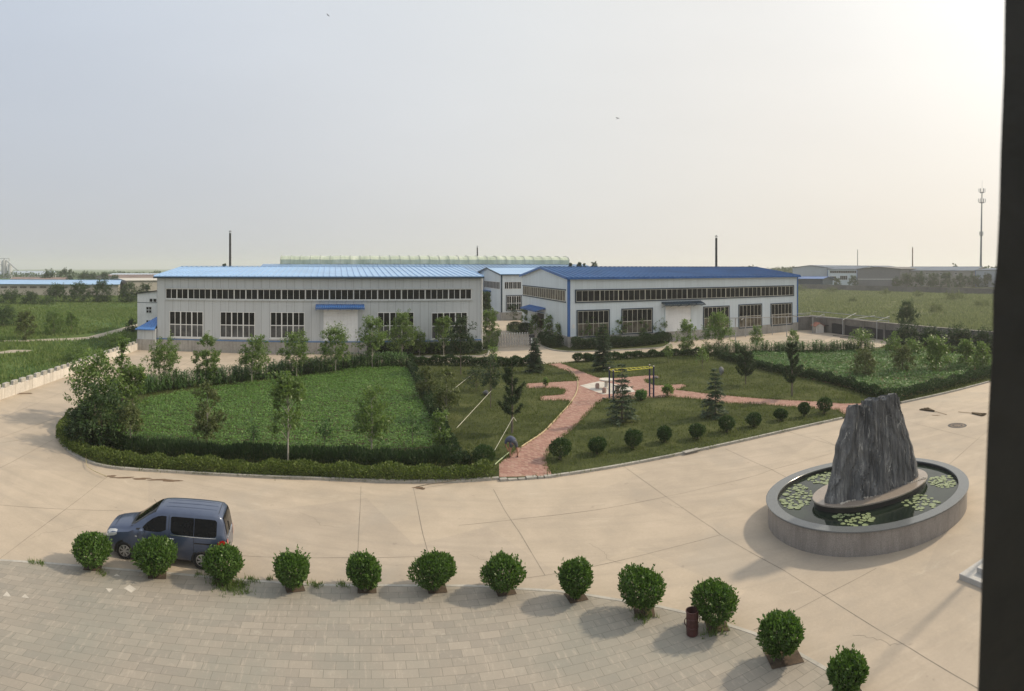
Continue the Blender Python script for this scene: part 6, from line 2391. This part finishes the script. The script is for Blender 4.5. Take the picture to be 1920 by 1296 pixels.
boulder(911, 743, 729, 17, 'pale grey boulder half hidden on the left lawn', 2)
boulder(1352, 707, 687, 15, 'upright grey boulder behind the broad cedar', 5)
boulder(1231, 711, 705, 12, 'flat pale slab lying at the end of the brick path', 8)
boulder(1133, 752, 745, 8, 'small dark stone at the corner of the pad by the bars', 9)


# poles and hoses
def pole(pa, za, pb, zb_, rad, label, name='support_pole', mat=None):
    p, q = Vector((*G(*pa, za)[:2], za)), Vector((*G(*pb, zb_)[:2], zb_))
    m = MB()
    m.tube([(0, 0, 0), (q - p) * .5 + Vector((0, 0, .01)), tuple(q - p)], [rad, rad * .9, rad * .75], 6)
    ob = m.build(name, mat or M_bamboo, None, True)
    ob.location = p
    return tag(ob, label, 'pole', 'leaning support poles')


pole((856, 803), .1, (921, 733), 1.5, .018, 'long pale pole leaning over the lawn to the thin tree')
pole((844, 735), .6, (888, 700), 1.5, .015, 'shorter pale pole leaning behind the long one on the left lawn')
pole((926, 847), .1, (962, 783), 1.5, .016, 'pale pole leaning to the pine beside the stooping person')
pole((963, 783), 1.5, (968, 790), 1.25, .022, 'stub of pale pole tied at the pine trunk')


def hose(pts, z, rad, label, mat, name='hose', step=.4):
    P = smooth_line(GG(pts, z), step)
    o = Vector((P[0][0], P[0][1], 0))
    m = MB()
    m.tube([(x - o.x, y - o.y, z) for x, y in P], rad, 6)
    ob = m.build(name, mat, None, True)
    ob.location = o
    return tag(ob, label, 'hose')


M_hose = stain('hose_straw', (.50, .42, .24), .6, .15, 3, 12, .05)
hose([(977, 838), (995, 826), (1021, 808), (1050, 777), (1068, 757), (1081, 735), (1083, 715), (1076, 700), (1064, 690)], .13, .035, 'straw coloured hose along the left edge of the brick path', M_hose)
hose([(928, 871), (938, 862), (948, 854), (955, 848)], .16, .03, 'pale green hose end left of the stooping person', stain('hose_green', (.42, .50, .30), .6, .15))
hose([(780, 913), (805, 908), (840, 903), (880, 893), (900, 888)], .15, .02, 'thin brown stick hose lying across the front kerb', M_bark)
hose([(163, 848), (161, 862), (165, 876), (178, 884), (192, 890), (200, 893)], .14, .018, 'thin pale hose curling over the kerb at the left tip', M_hose)

# ------------------------------------------------------------------ small things on the yard
o = empty('manhole_cover', G(1795, 798, .0), .3, 'round iron manhole cover in the concrete right of the pool', 'manhole')
m = MB()
m.lathe([(0, .008), (.48, .008), (.50, .004)], 28)
m.build('cover', stain('iron_brown', (.14, .105, .08), .7, .3, 4, 16, .4), o, 40)
m = MB()
m.lathe([(.50, .003), (.505, .012), (.62, .012), (.64, .002)], 28)
for k in range(12):
    t = math.pi * k / 6
    m.box(.3 * math.cos(t) - .05, .3 * math.cos(t) + .05, .3 * math.sin(t) - .05, .3 * math.sin(t) + .05, .009, .016)
m.build('ring', M_steel_dark, o, fix=False)


def broom(p_handle, p_head, label):
    a, b = Vector(G(*p_handle)), Vector(G(*p_head))
    d = b - a
    o = empty('bamboo_broom', a, math.atan2(d.y, d.x), label, 'broom', 'brooms lying on the yard')
    L_ = d.length
    m = MB()
    m.tube([(0, 0, .03), (L_ * .55, 0, .06)], .018, 6)
    m.build('handle', stain('broom_handle', (.33, .24, .15), .7, .2), o)
    rr_ = random.Random(int(L_ * 100))
    V, Fs = [], []
    for k in range(160):
        t = rr_.uniform(-.36, .36)
        l = L_ * rr_.uniform(.38, .5)
        x0 = L_ * .5
        z = rr_.uniform(.02, .12)
        bb = len(V)
        V += [(x0, t * .1 - .012, z), (x0, t * .1 + .012, z), (x0 + l * math.cos(t) + .01, l * math.sin(t) + .012, rr_.uniform(.01, .09)), (x0 + l * math.cos(t), l * math.sin(t) - .012, rr_.uniform(.01, .09))]
        Fs.append((bb, bb + 1, bb + 2, bb + 3))
    m = MB()
    m.add(V, Fs)
    m.build('bristles', stain('broom_twigs', (.17, .125, .075), .9, .4, 5, 20, .2), o, fix=False)


broom((1775, 778), (1730, 767), 'twig broom lying behind the rock, handle to the right')
broom((1797, 773), (1848, 779), 'twig broom lying beside the dark window jamb')

# steps at the right
c0 = Vector(G(1798, 1086))
o = empty('stone_steps', c0, R(8), 'pale stone steps at the right edge beside the dark jamb', 'steps')
M_step = granite_mat('granite_pale', (.42, .41, .39), .3, .3, .5)
for i, (ins, z) in enumerate(((0, .18), (.42, .36))):
    m = MB()
    m.bevbox(ins, 5.5, -5.0, -ins, z - .18 + .001 * i, z, .015)
    m.build('step', M_step, o)

# unseen pole, added to cast the long shadow over the pavement
o = empty('shadow_pole', (17.3, 15.1, 0), 0, 'unseen slim pole added for the long shadow across the right pavement', 'shadow_pole')
m = MB()
m.lathe([(0, 0), (.3, 0), (.3, .12), (.14, .2), (.14, .25)], 16)
m.build('base', M_step, o, 40)
m = MB()
m.tube([(0, 0, .2), (0, 0, 5), (0, 0, 10.2)], [.085, .08, .07], 12)
m.lathe([(0, 10.42), (.1, 10.36), (.13, 10.28), (.09, 10.2), (0, 10.2)], 12)
m.build('pole', M_galv, o, True)

# litter bin
g0 = G(1298, 1190)
o = empty('litter_bin', g0, 0, 'rusty brown cylindrical litter bin beside a large bush', 'bin')
M_bin = stain('bin_brown', (.075, .028, .026), .5, .3, 3, 9, .1, streak=.4)
m = MB()
m.lathe([(0, .02), (.165, .02), (.17, .05), (.175, .66), (.19, .67), (.19, .70), (.165, .70), (.155, .66), (.15, .10), (0, .10)], 24)
m.build('drum', M_bin, o, 40)
m = MB()
for k in range(2):
    s = 1 if k else -1
    m.tube([(s * .19, 0, .3), (s * .23, 0, .36), (s * .23, 0, .46), (s * .19, 0, .5)], .014, 6)
for z in (.22, .46):
    m.lathe([(.174, z), (.184, z + .012), (.184, z + .035), (.174, z + .045)], 24)
m.build('bands', M_bin, o)


# ------------------------------------------------------------------ birds
def bird(px, py, r, span, label, roll, yaw):
    p = polar(px, r, zat(py, r))
    m = MB()
    V = [(0, .5, 0), (.08, .2, .03), (.09, -.1, .03), (.03, -.45, .0), (-.03, -.45, 0), (-.09, -.1, .03), (-.08, .2, .03), (0, .1, -.06), (.12, -.62, 0), (-.12, -.62, 0)]
    m.add(V, [(0, 1, 6), (1, 2, 5, 6), (2, 3, 4, 5), (0, 7, 1), (0, 6, 7), (1, 7, 2), (6, 5, 7), (2, 7, 3), (5, 4, 7), (3, 7, 4), (3, 8, 9, 4)])
    for s in (-1, 1):
        W = [(s * .07, .2, .03), (s * .5, .22, .16), (s * 1.0, -.15, .10), (s * .55, -.02, .14), (s * .08, -.12, .03)]
        m.add(W + [(a, b, c - .02) for a, b, c in W], [(0, 1, 3, 4), (1, 2, 3), (5, 6, 8, 9), (6, 7, 8), (0, 1, 6, 5), (1, 2, 7, 6)])
    ob = m.build('bird', plain('bird_dark', (.02, .02, .022), .7))
    ob.location = p
    ob.scale = (span / 2,) * 3
    ob.rotation_euler = (R(roll), R(20), R(yaw))
    tag(ob, label, 'bird', 'birds in the sky')


bird(615, 28.5, 38, .36, 'dark bird gliding high at the top left of the sky', 5, 70)
bird(1158, 222, 38, .40, 'dark swallow with spread wings in the middle of the sky', 40, -50)
bird(1597, 357, 80, .30, 'tiny dark bird far off in the right sky', 20, 60)

# ------------------------------------------------------------------ dark window jamb close to the lens
o = empty('window_jamb', (0, 0, 0), 0, 'dark out of focus window jamb along the right edge of the picture', 'window jamb')
V = []
for z_, pe in ((.95, 1900), (.302, 1884), (.22, 1882), (.13, 1876), (.06, 1873), (.0, 1868), (-.03, 1862), (-.09, 1861), (-.15, 1855), (-.20, 1851), (-.28, 1846), (-.36, 1841), (-.476, 1835), (-1.2, 1790)):
    t = (pe - 960) / F
    t2 = t + .30
    for tt, rr in ((t, .66), (t2, .80), (t2, 1.0), (t, .70)):
        V.append((rr * math.sin(tt), rr * math.cos(tt), H + z_))
Fs = [(4 * i + k, 4 * i + (k + 1) % 4, 4 * i + 4 + (k + 1) % 4, 4 * i + 4 + k) for i in range(13) for k in range(4)] + [(0, 3, 2, 1), (52, 53, 54, 55)]
m = MB()
m.add(V, Fs)
m.build('jamb_post', stain('jamb_shaded', (.022, .020, .018), .7, .4, 3, 12, .2), o)  # unlit side of the jamb: its shade is put into the base colour


# ------------------------------------------------------------------ van
ST = [  # x, bottom, top, half-width at belt, half-width at roof
    (0.00, .34, .60, .56, .48), (.05, .27, .80, .68, .54), (.15, .23, .94, .76, .58), (.35, .21, 1.01, .81, .63), (.65, .20, 1.07, .84, .66), (.95, .20, 1.12, .848, .68), (1.10, .20, 1.20, .85, .685),
    (1.35, .20, 1.38, .85, .675), (1.60, .20, 1.56, .85, .66), (1.82, .20, 1.69, .85, .65), (2.02, .20, 1.765, .85, .645), (2.3, .20, 1.80, .85, .645), (2.8, .20, 1.82, .85, .65), (3.4, .20, 1.82, .85, .65), (3.9, .21, 1.80, .848, .645),
    (4.12, .23, 1.77, .84, .635), (4.22, .25, 1.70, .83, .62), (4.30, .27, 1.50, .81, .64), (4.36, .29, 1.20, .79, .66), (4.40, .31, .98, .76, .66), (4.42, .34, .72, .70, .62)]
SX = [q[0] for q in ST]


def stn(x):
    return [float(np.interp(x, SX, [q[i] for q in ST])) for i in range(1, 5)]


def ring_pts(x):
    zb, zt, wb, wr = stn(x)
    belt = min(1.06, zt - .14)
    h = belt - zb
    a, b = wb - .012, wr + .03
    z3 = zt - .085
    pts = [(0, zb), (wb - .12, zb), (wb - .03, zb + .04 * h + .03), (wb, zb + .28 * h), (wb + .006, zb + .62 * h), (wb, zb + .85 * h), (a, belt), (a + (b - a) * .34, belt + (z3 - belt) * .33), (a + (b - a) * .68, belt + (z3 - belt) * .67), (b, z3),
           (wr - .005, zt - .045), (wr - .07, zt - .012), (wr * .6, zt + .012), (wr * .25, zt + .024), (0, zt + .027)]
    return pts


def side_y(x, z):
    p = ring_pts(x)[3:10]
    return float(np.interp(z, [q[1] for q in p], [q[0] for q in p]))


def top_z(x, y):
    p = ring_pts(x)[9:]
    return float(np.interp(-abs(y), [-q[0] for q in p], [q[1] for q in p]))


pf, pr = Vector(G(231.5, 1052)), Vector(G(381, 1062.6))
vdir = Vector((math.cos(R(19.5)), math.sin(R(19.5)), 0))
VS = 1.03
pf = (pf + pr) * .5 - vdir * 1.375 * VS
nrm = Vector((-vdir.y, vdir.x, 0))      # away from us
van = empty('parked_van', pf - vdir * .82 * VS + nrm * .80 * VS, math.atan2(vdir.y, vdir.x), 'dark blue-grey minivan parked facing left behind the clipped bushes', 'van')
van.scale = (VS,) * 3


def van_paint():
    m, t, b, new, lk = nodes_of('van_paint')
    tc = new('ShaderNodeTexCoord').outputs['Object']
    c = ramp_of(new, lk, noise(new, lk, tc, 1.2, 5, .6), [(.35, (.055, .075, .135)), (.65, (.075, .10, .165))])
    sp = new('ShaderNodeSeparateXYZ')
    lk(tc, sp.inputs[0])
    low = new('ShaderNodeMapRange')
    low.inputs[1].default_value, low.inputs[2].default_value = .2, .75
    low.inputs[3].default_value, low.inputs[4].default_value = .5, 0
    lk(sp.outputs[2], low.inputs[0])
    d = val(t, new, lk, 'MULTIPLY', low.outputs[0], noise(new, lk, tc, 5, 5, .7))
    c = mixc(new, lk, d, c, (.17, .155, .13))      # road dust along the sills
    lk(c, b.inputs['Base Color'])
    b.inputs['Metallic'].default_value = .35
    b.inputs['Roughness'].default_value = .38
    b.inputs['Coat Weight'].default_value = .7
    b.inputs['Coat Roughness'].default_value = .08
    return m


M_van = van_paint()
M_tint = glass_mat('van_glass', (.004, .0045, .005), .05, .16)
M_rubber = stain('tyre_rubber', (.014, .014, .015), .8, .3, 4, 20, .1)
M_alloy = plain('alloy', (.52, .51, .50), .35, .7)
M_black = plain('black_trim', (.012, .012, .013), .5)
M_chrome = plain('chrome', (.75, .75, .75), .18, .9)
M_red = plain('lamp_red', (.42, .012, .015), .15, 0, .6, .6)
M_lamp = plain('lamp_clear', (.62, .63, .62), .12, .2, .6, .6)
xs = [ST[0][0]]
for a, b in zip(SX, SX[1:]):
    k = max(1, int((b - a) / .12))
    xs += [a + (b - a) * i / k for i in range(1, k + 1)]
V, Fs = [], []
half = len(ring_pts(0))
for x in xs:
    p = ring_pts(x)
    full = [(x, -y, z) for y, z in p] + [(x, y, z) for y, z in reversed(p[1:-1])]
    V += full
nr = 2 * half - 2
for i in range(len(xs) - 1):
    for k in range(nr):
        Fs.append((i * nr + k, i * nr + (k + 1) % nr, (i + 1) * nr + (k + 1) % nr, (i + 1) * nr + k))
Fs += [tuple(range(nr)), tuple(reversed(range((len(xs) - 1) * nr, len(xs) * nr)))]
m = MB()
m.add(V, Fs)
vb = m.build('body', M_van, van, 34)


def side_patch(name, cols, off, mat, parent, s):
    """cols: (x, zlow, zhigh) strips laid on the flank; s=-1 near side, +1 far side"""
    m = MB()
    V = []
    nz = 5
    for x, z0, z1 in cols:
        for j in range(nz):
            z = z0 + (z1 - z0) * j / (nz - 1)
            V.append((x, s * (side_y(x, z) + off), z))
    F_ = [(i * nz + j, (i + 1) * nz + j, (i + 1) * nz + j + 1, i * nz + j + 1) for i in range(len(cols) - 1) for j in range(nz - 1)]
    m.add(V, F_)
    return m.build(name, mat, parent, True)


def dense(cols, n=4):
    out = []
    for (a, b) in zip(cols, cols[1:]):
        out += [tuple(a[i] + (b[i] - a[i]) * k / n for i in range(3)) for k in range(n)]
    return out + [cols[-1]]


for s in (-1, 1):
    side_patch('side_window', dense([(1.46, 1.105, 1.20), (1.62, 1.10, 1.36), (1.80, 1.10, 1.50), (2.0, 1.11, 1.60), (2.14, 1.13, 1.625), (2.30, 1.20, 1.63)]), .006, M_tint, van, s)
    side_patch('side_window', dense([(2.46, 1.22, 1.60), (2.50, 1.14, 1.635), (2.60, 1.09, 1.645), (3.1, 1.085, 1.65), (3.27, 1.085, 1.65)]), .006, M_tint, van, s)
    side_patch('side_window', dense([(3.285, 1.085, 1.65), (3.8, 1.09, 1.645), (4.0, 1.10, 1.63), (4.06, 1.15, 1.58)]), .006, M_tint, van, s)
    side_patch('quarter_glass', dense([(1.22, 1.09, 1.13), (1.43, 1.10, 1.17)]), .006, M_black, van, s)
    dr = side_patch('door_seam', [(2.385, .30, 1.66), (2.402, .30, 1.66)], .004, M_black, van, s)
    side_patch('door_seam', [(1.30, .36, 1.07), (1.315, .36, 1.07)], .004, M_black, van, s)
    side_patch('door_seam', [(3.275, .36, 1.07), (3.290, .36, 1.07)], .004, M_black, van, s)
    side_patch('sliding_rail', dense([(3.30, .845, .885), (4.16, .845, .885)]), .005, M_black, van, s)
    side_patch('window_trim', dense([(2.47, 1.055, 1.075), (3.28, 1.052, 1.07), (4.05, 1.06, 1.075)]), .007, M_chrome, van, s)
    for hx in (2.22, 2.50):
        y = side_y(hx, .94)
        m = MB()
        m.bevbox(hx - .09, hx + .09, s * y - .012 if s > 0 else -y - .035, s * y + .035 if s > 0 else -y + .012, .915, .96, .01)
        m.build('door_handle', M_van if hx < 2.4 else M_chrome, van)
    m = MB()
    y = side_y(1.42, 1.1)
    m.bevbox(1.38, 1.52, min(s * (y - .02), s * (y + .20)), max(s * (y - .02), s * (y + .20)), 1.02, 1.19, .035)
    m.build('mirror', M_van, van, 40)
    side_patch('indicator', [(1.20, .86, .90), (1.27, .86, .90)], .008, M_lamp, van, s)
    side_patch('headlight', dense([(.10, .70, .80), (.22, .72, .92), (.42, .78, .96), (.52, .84, .95)]), .010, M_lamp, van, s)
    side_patch('tail_light', dense([(4.10, .62, .95), (4.2, .58, 1.00), (4.28, .56, 1.02), (4.36, .56, .98), (4.40, .56, .9)]), .012, M_red, van, s)
    # rear face share of the lamp
    m = MB()
    V = []
    for z in np.linspace(.60, 1.0, 6):
        x = float(np.interp(-z, [-q[2] for q in ST[-6:]], [q[0] for q in ST[-6:]]))
        V += [(x + .012, s * .74 * (1 if z < .98 else .99), z), (x + .022, s * .56, z)]
    m.add(V, [(2 * i, 2 * i + 1, 2 * i + 3, 2 * i + 2) for i in range(5)])
    m.build('tail_light', M_red, van, True)
    for wx in (.82, 3.57):
        y = side_y(wx, .45)
        m = MB()          # dark arch behind the wheel
        n = 22
        yy = s * (y + .003)
        pts = [(wx + .375 * math.cos(math.pi * k / n), yy, .31 + .375 * math.sin(math.pi * k / n)) for k in range(n + 1)]
        pts += [(wx - .375, yy, .21), (wx + .375, yy, .21)]
        m.face(pts)
        m.build('wheel_arch', M_black, van, fix=False)
        m = MB()
        R0, Wd = .312, .20
        prof = [(.19, -.02), (.205, .0), (.275, .004), (.302, -.02), (R0, -.05), (R0, -Wd + .05), (.30, -Wd + .02), (.2, -Wd)]
        V, F_ = [], []
        n = 32
        for r_, d in prof:
            for k in range(n):
                t = 2 * math.pi * k / n
                V.append((wx + r_ * math.cos(t), s * (y + .022 + d), .312 + r_ * math.sin(t)))
        for i in range(len(prof) - 1):
            for k in range(n):
                F_.append((i * n + k, i * n + (k + 1) % n, (i + 1) * n + (k + 1) % n, (i + 1) * n + k))
        m.add(V, F_)
        wh_ = m.build('wheel', M_rubber, van, 40)
        m = MB()
        yo = s * (y + .010)
        n = 30
        ringv = lambda r_, d: [(wx + r_ * math.cos(2 * math.pi * k / n), yo + s * d, .312 + r_ * math.sin(2 * math.pi * k / n)) for k in range(n)]
        V = ringv(.205, .006) + ringv(.178, .010)
        F_ = [(k, (k + 1) % n, n + (k + 1) % n, n + k) for k in range(n)]
        m.add(V, F_)
        for k in range(7):
            for d_ in (-.13, .13):
                t = 2 * math.pi * k / 7
                a0, a1 = t + d_ * .4, t + d_
                w0, w1 = .018, .014
                ca, sa = math.cos(a0), math.sin(a0)
                cb, sb = math.cos(a1), math.sin(a1)
                m.face([(wx + .045 * ca - w0 * sa, yo + s * .016, .312 + .045 * sa + w0 * ca), (wx + .045 * ca + w0 * sa, yo + s * .016, .312 + .045 * sa - w0 * ca), (wx + .185 * cb + w1 * sb, yo + s * .010, .312 + .185 * sb - w1 * cb), (wx + .185 * cb - w1 * sb, yo + s * .010, .312 + .185 * sb + w1 * cb)])
        m.face(ringv(.05, .020))
        rim = m.build('rim', M_alloy, wh_, fix=False)
        m = MB()
        m.face(ringv(.195, -.004))
        m.build('brake_void', M_black, wh_, fix=False)


def top_patch(name, xs_, yf, off, mat, parent, ny=9):
    m = MB()
    V = []
    for x in xs_:
        w_ = yf(x)
        for j in range(ny):
            y = -w_ + 2 * w_ * j / (ny - 1)
            V.append((x - off * .6, y, top_z(x, y) + off))
    m.add(V, [(i * ny + j, (i + 1) * ny + j, (i + 1) * ny + j + 1, i * ny + j + 1) for i in range(len(xs_) - 1) for j in range(ny - 1)])
    return m.build(name, mat, parent, True)


top_patch('windscreen', np.linspace(1.10, 1.90, 10), lambda x: stn(x)[3] - .045, .008, M_tint, van)
top_patch('scuttle', np.linspace(.98, 1.085, 4), lambda x: stn(x)[3] - .02, .007, M_black, van)
top_patch('bonnet_seam', np.linspace(.36, .375, 3), lambda x: stn(x)[3] - .02, .005, M_black, van)
top_patch('tailgate_seam', np.linspace(4.085, 4.105, 3), lambda x: stn(x)[3] - .01, .005, M_black, van)
for y0 in (-.30, 0.0, .30):
    m = MB()
    V = []
    for x in np.linspace(2.2, 4.0, 12):
        V += [(x, y0 - .02, top_z(x, y0) + .004), (x, y0, top_z(x, y0) + .012), (x, y0 + .02, top_z(x, y0) + .004)]
    m.add(V, [(3 * i + j, 3 * i + 3 + j, 3 * i + 4 + j, 3 * i + 1 + j) for i in range(11) for j in (0, 1)])
    m.build('roof_rib', M_van, van, True)
xr = lambda z: float(np.interp(-z, [-q[2] for q in ST[-7:]], [q[0] for q in ST[-7:]]))
m = MB()
V = []
for z in np.linspace(1.08, 1.68, 8):
    for j in range(7):
        y = (-.56 + 1.12 * j / 6) * (1 - .05 * (z - 1.08))
        V.append((xr(z) + .030 - .02 * abs(y), y, z))
m.add(V, [(i * 7 + j, (i + 1) * 7 + j, (i + 1) * 7 + j + 1, i * 7 + j + 1) for i in range(7) for j in range(6)])
m.build('rear_window', M_tint, van, True)
m = MB()
m.bevbox(4.375, 4.425, -.5, .5, .985, 1.02, .008)
m.build('tailgate_trim', M_chrome, van)
m = MB()
m.tube([(xr(1.1) + .04, -.12, 1.1), (xr(1.4) + .045, -.10, 1.4)], .012, 5)
m.build('rear_wiper', M_black, van)
m = MB()
m.bevbox(-.02, .10, -.46, .46, .42, .56, .02)
m.build('grille', M_black, van)
m = MB()
m.tube([(1.9, -.2, top_z(1.9, .2)), (1.72, -.2, top_z(1.9, .2) + .22)], .006, 4)
m.build('aerial', M_black, van)

# ------------------------------------------------------------------ the stooping person


def skin_body(name, pts, edges, rads, mat, parent, sub=2, root=0):
    me = bpy.data.meshes.new(name)
    me.from_pydata(pts, edges, [])
    ob = link(name, me)
    md = ob.modifiers.new('skin', 'SKIN')
    md.use_smooth_shade = True
    for i, r_ in enumerate(rads):
        me.skin_vertices[0].data[i].radius = (r_, r_) if isinstance(r_, float) else r_
        me.skin_vertices[0].data[i].use_root = (i == root)
    sb = ob.modifiers.new('sub', 'SUBSURF')
    sb.levels = sub
    sb.render_levels = sub
    dg = bpy.context.evaluated_depsgraph_get()
    res = bpy.data.meshes.new_from_object(ob.evaluated_get(dg))
    bpy.data.objects.remove(ob)
    res.name = name
    res.materials.clear()
    res.materials.append(mat)
    res.polygons.foreach_set('use_smooth', [True] * len(res.polygons))
    return link(name, res, parent)


M_skin = plain('skin_tan', (.36, .19, .125), .55)
M_shirt = stain('shirt_blue_grey', (.085, .10, .155), .9, .15, 4, 20, .3)
M_shorts = stain('shorts_grey', (.085, .095, .11), .9, .15, 4, 20, .3)
M_hair = plain('hair_black', (.012, .011, .010), .6)
M_shoe = plain('shoe_brown', (.06, .032, .025), .6)
ps = empty('person', G(963.5, 857.5, .1), -(963.5 - 960) / F, 'person in blue-grey shirt and shorts bending over at the path entry', 'person')
J = {}
pts, rads, eds = [], [], []


def jt(n, p, r_, par=None):
    J[n] = len(pts)
    pts.append(p)
    rads.append(r_)
    if par:
        eds.append((J[par], J[n]))


jt('pel', (.05, 0, .82), .14)
jt('wst', (-.08, .12, .95), .13, 'pel')
jt('chs', (-.24, .24, .96), .145, 'wst')
jt('upc', (-.35, .32, .87), .12, 'chs')
jt('nek', (-.40, .36, .78), .055, 'upc')
jt('hd1', (-.43, .40, .71), .085, 'nek')
jt('hd2', (-.46, .44, .62), .082, 'hd1')
for s, nm, fx in ((-1, 'l', -.21), (1, 'r', .21)):
    jt('hip' + nm, (s * .10, .0, .80), .095, 'pel')
    jt('kne' + nm, (s * .17, .06, .46), .058, 'hip' + nm)
    jt('cal' + nm, (fx * .97, .01, .32), .055, 'kne' + nm)
    jt('ank' + nm, (fx, -.03, .09), .036, 'cal' + nm)
    jt('toe' + nm, (fx - .03, .13, .035), .032, 'ank' + nm)
for s, nm in ((-1, 'l'), (1, 'r')):
    c_, y_ = (-.44, .18) if s < 0 else (-.22, .46)
    jt('sho' + nm, (c_ * .95, y_, .86), .062, 'upc')
    jt('elb' + nm, (c_ - .03, y_ + .04, .60), .042, 'sho' + nm)
    jt('wri' + nm, (c_ + .02 - .06 * s, y_ + .10, .38), .027, 'elb' + nm)
    jt('plm' + nm, (c_ + .03 - .08 * s, y_ + .12, .31), .034, 'wri' + nm)
    for k, ln in enumerate((.062, .075, .08, .07)):
        ox = (-.027 + .018 * k)
        b0 = pts[J['plm' + nm]]
        jt('fa%s%d' % (nm, k), (b0[0] + ox, b0[1] + .012, b0[2] - .045), .0095, 'plm' + nm)
        jt('fb%s%d' % (nm, k), (b0[0] + ox * 1.1, b0[1] - .004, b0[2] - .045 - ln * .7), .008, 'fa%s%d' % (nm, k))
    jt('th' + nm, (b0[0] - .045 * s, b0[1] + .02, b0[2] - .03), .010, 'wri' + nm)
    jt('tt' + nm, (b0[0] - .05 * s, b0[1] + .015, b0[2] - .07), .009, 'th' + nm)
skin_body('body', pts, eds, rads, M_skin, ps)
P_ = lambda n: pts[J[n]]
lp = lambda a, b, t: tuple(a[i] + (b[i] - a[i]) * t for i in range(3))
sp_ = [P_('pel'), P_('wst'), P_('chs'), P_('upc'), P_('shol'), lp(P_('shol'), P_('elbl'), .75), P_('shor'), lp(P_('shor'), P_('elbr'), .75)]
skin_body('shirt', sp_, [(0, 1), (1, 2), (2, 3), (3, 4), (4, 5), (3, 6), (6, 7)], [.185, .19, .20, .16, .10, .078, .10, .078], M_shirt, ps)
sh_ = [lp(P_('pel'), P_('wst'), .3), P_('pel'), P_('hipl'), lp(P_('hipl'), P_('knel'), .85), P_('hipr'), lp(P_('hipr'), P_('kner'), .85)]
skin_body('shorts', sh_, [(0, 1), (1, 2), (2, 3), (1, 4), (4, 5)], [.15, .165, .125, .10, .125, .10], M_shorts, ps)
hh = [P_('hd1'), lp(P_('hd1'), P_('hd2'), .6)]
hh = [(p[0] + .01, p[1] + .012, p[2] + .03) for p in hh]
skin_body('hair', hh, [(0, 1)], [.088, .086], M_hair, ps)
for nm in 'lr':
    a, t_ = P_('ank' + nm), P_('toe' + nm)
    skin_body('shoe', [(a[0], a[1] - .03, .045), (t_[0], t_[1], .04)], [(0, 1)], [.048, .045], M_shoe, ps)
hd = P_('hd2')
for s in (-1, 1):
    m = MB()
    m.lathe([(0, hd[2] - .01), (.012, hd[2]), (0, hd[2] + .012)], 8, (hd[0] + s * .035, hd[1] + .072))
    m.build('eye', M_hair, ps)
m = MB()
m.tube([(hd[0] - .005, hd[1] + .07, hd[2] - .0), (hd[0] - .01, hd[1] + .10, hd[2] - .035)], [.012, .018], 6)
m.build('nose', M_skin, ps)

# ------------------------------------------------------------------ air: summer haze
m_, t_, b_, new_, lk_ = nodes_of('summer_haze')
t_.nodes.remove(b_)
pv = new_('ShaderNodeVolumePrincipled')
pv.inputs['Color'].default_value = (.985, .99, 1.0, 1)
pv.inputs['Density'].default_value = .00036
pv.inputs['Anisotropy'].default_value = .25
lk_(pv.outputs[0], t_.nodes['Material Output'].inputs['Volume'])
hb = MB().box(-4200, 4200, -600, 5200, -1.1, 72).build('haze', m_)
hb['kind'] = 'stuff'
hb['label'] = 'pale summer haze that fades the far sheds and horizon'
hb['category'] = 'haze'
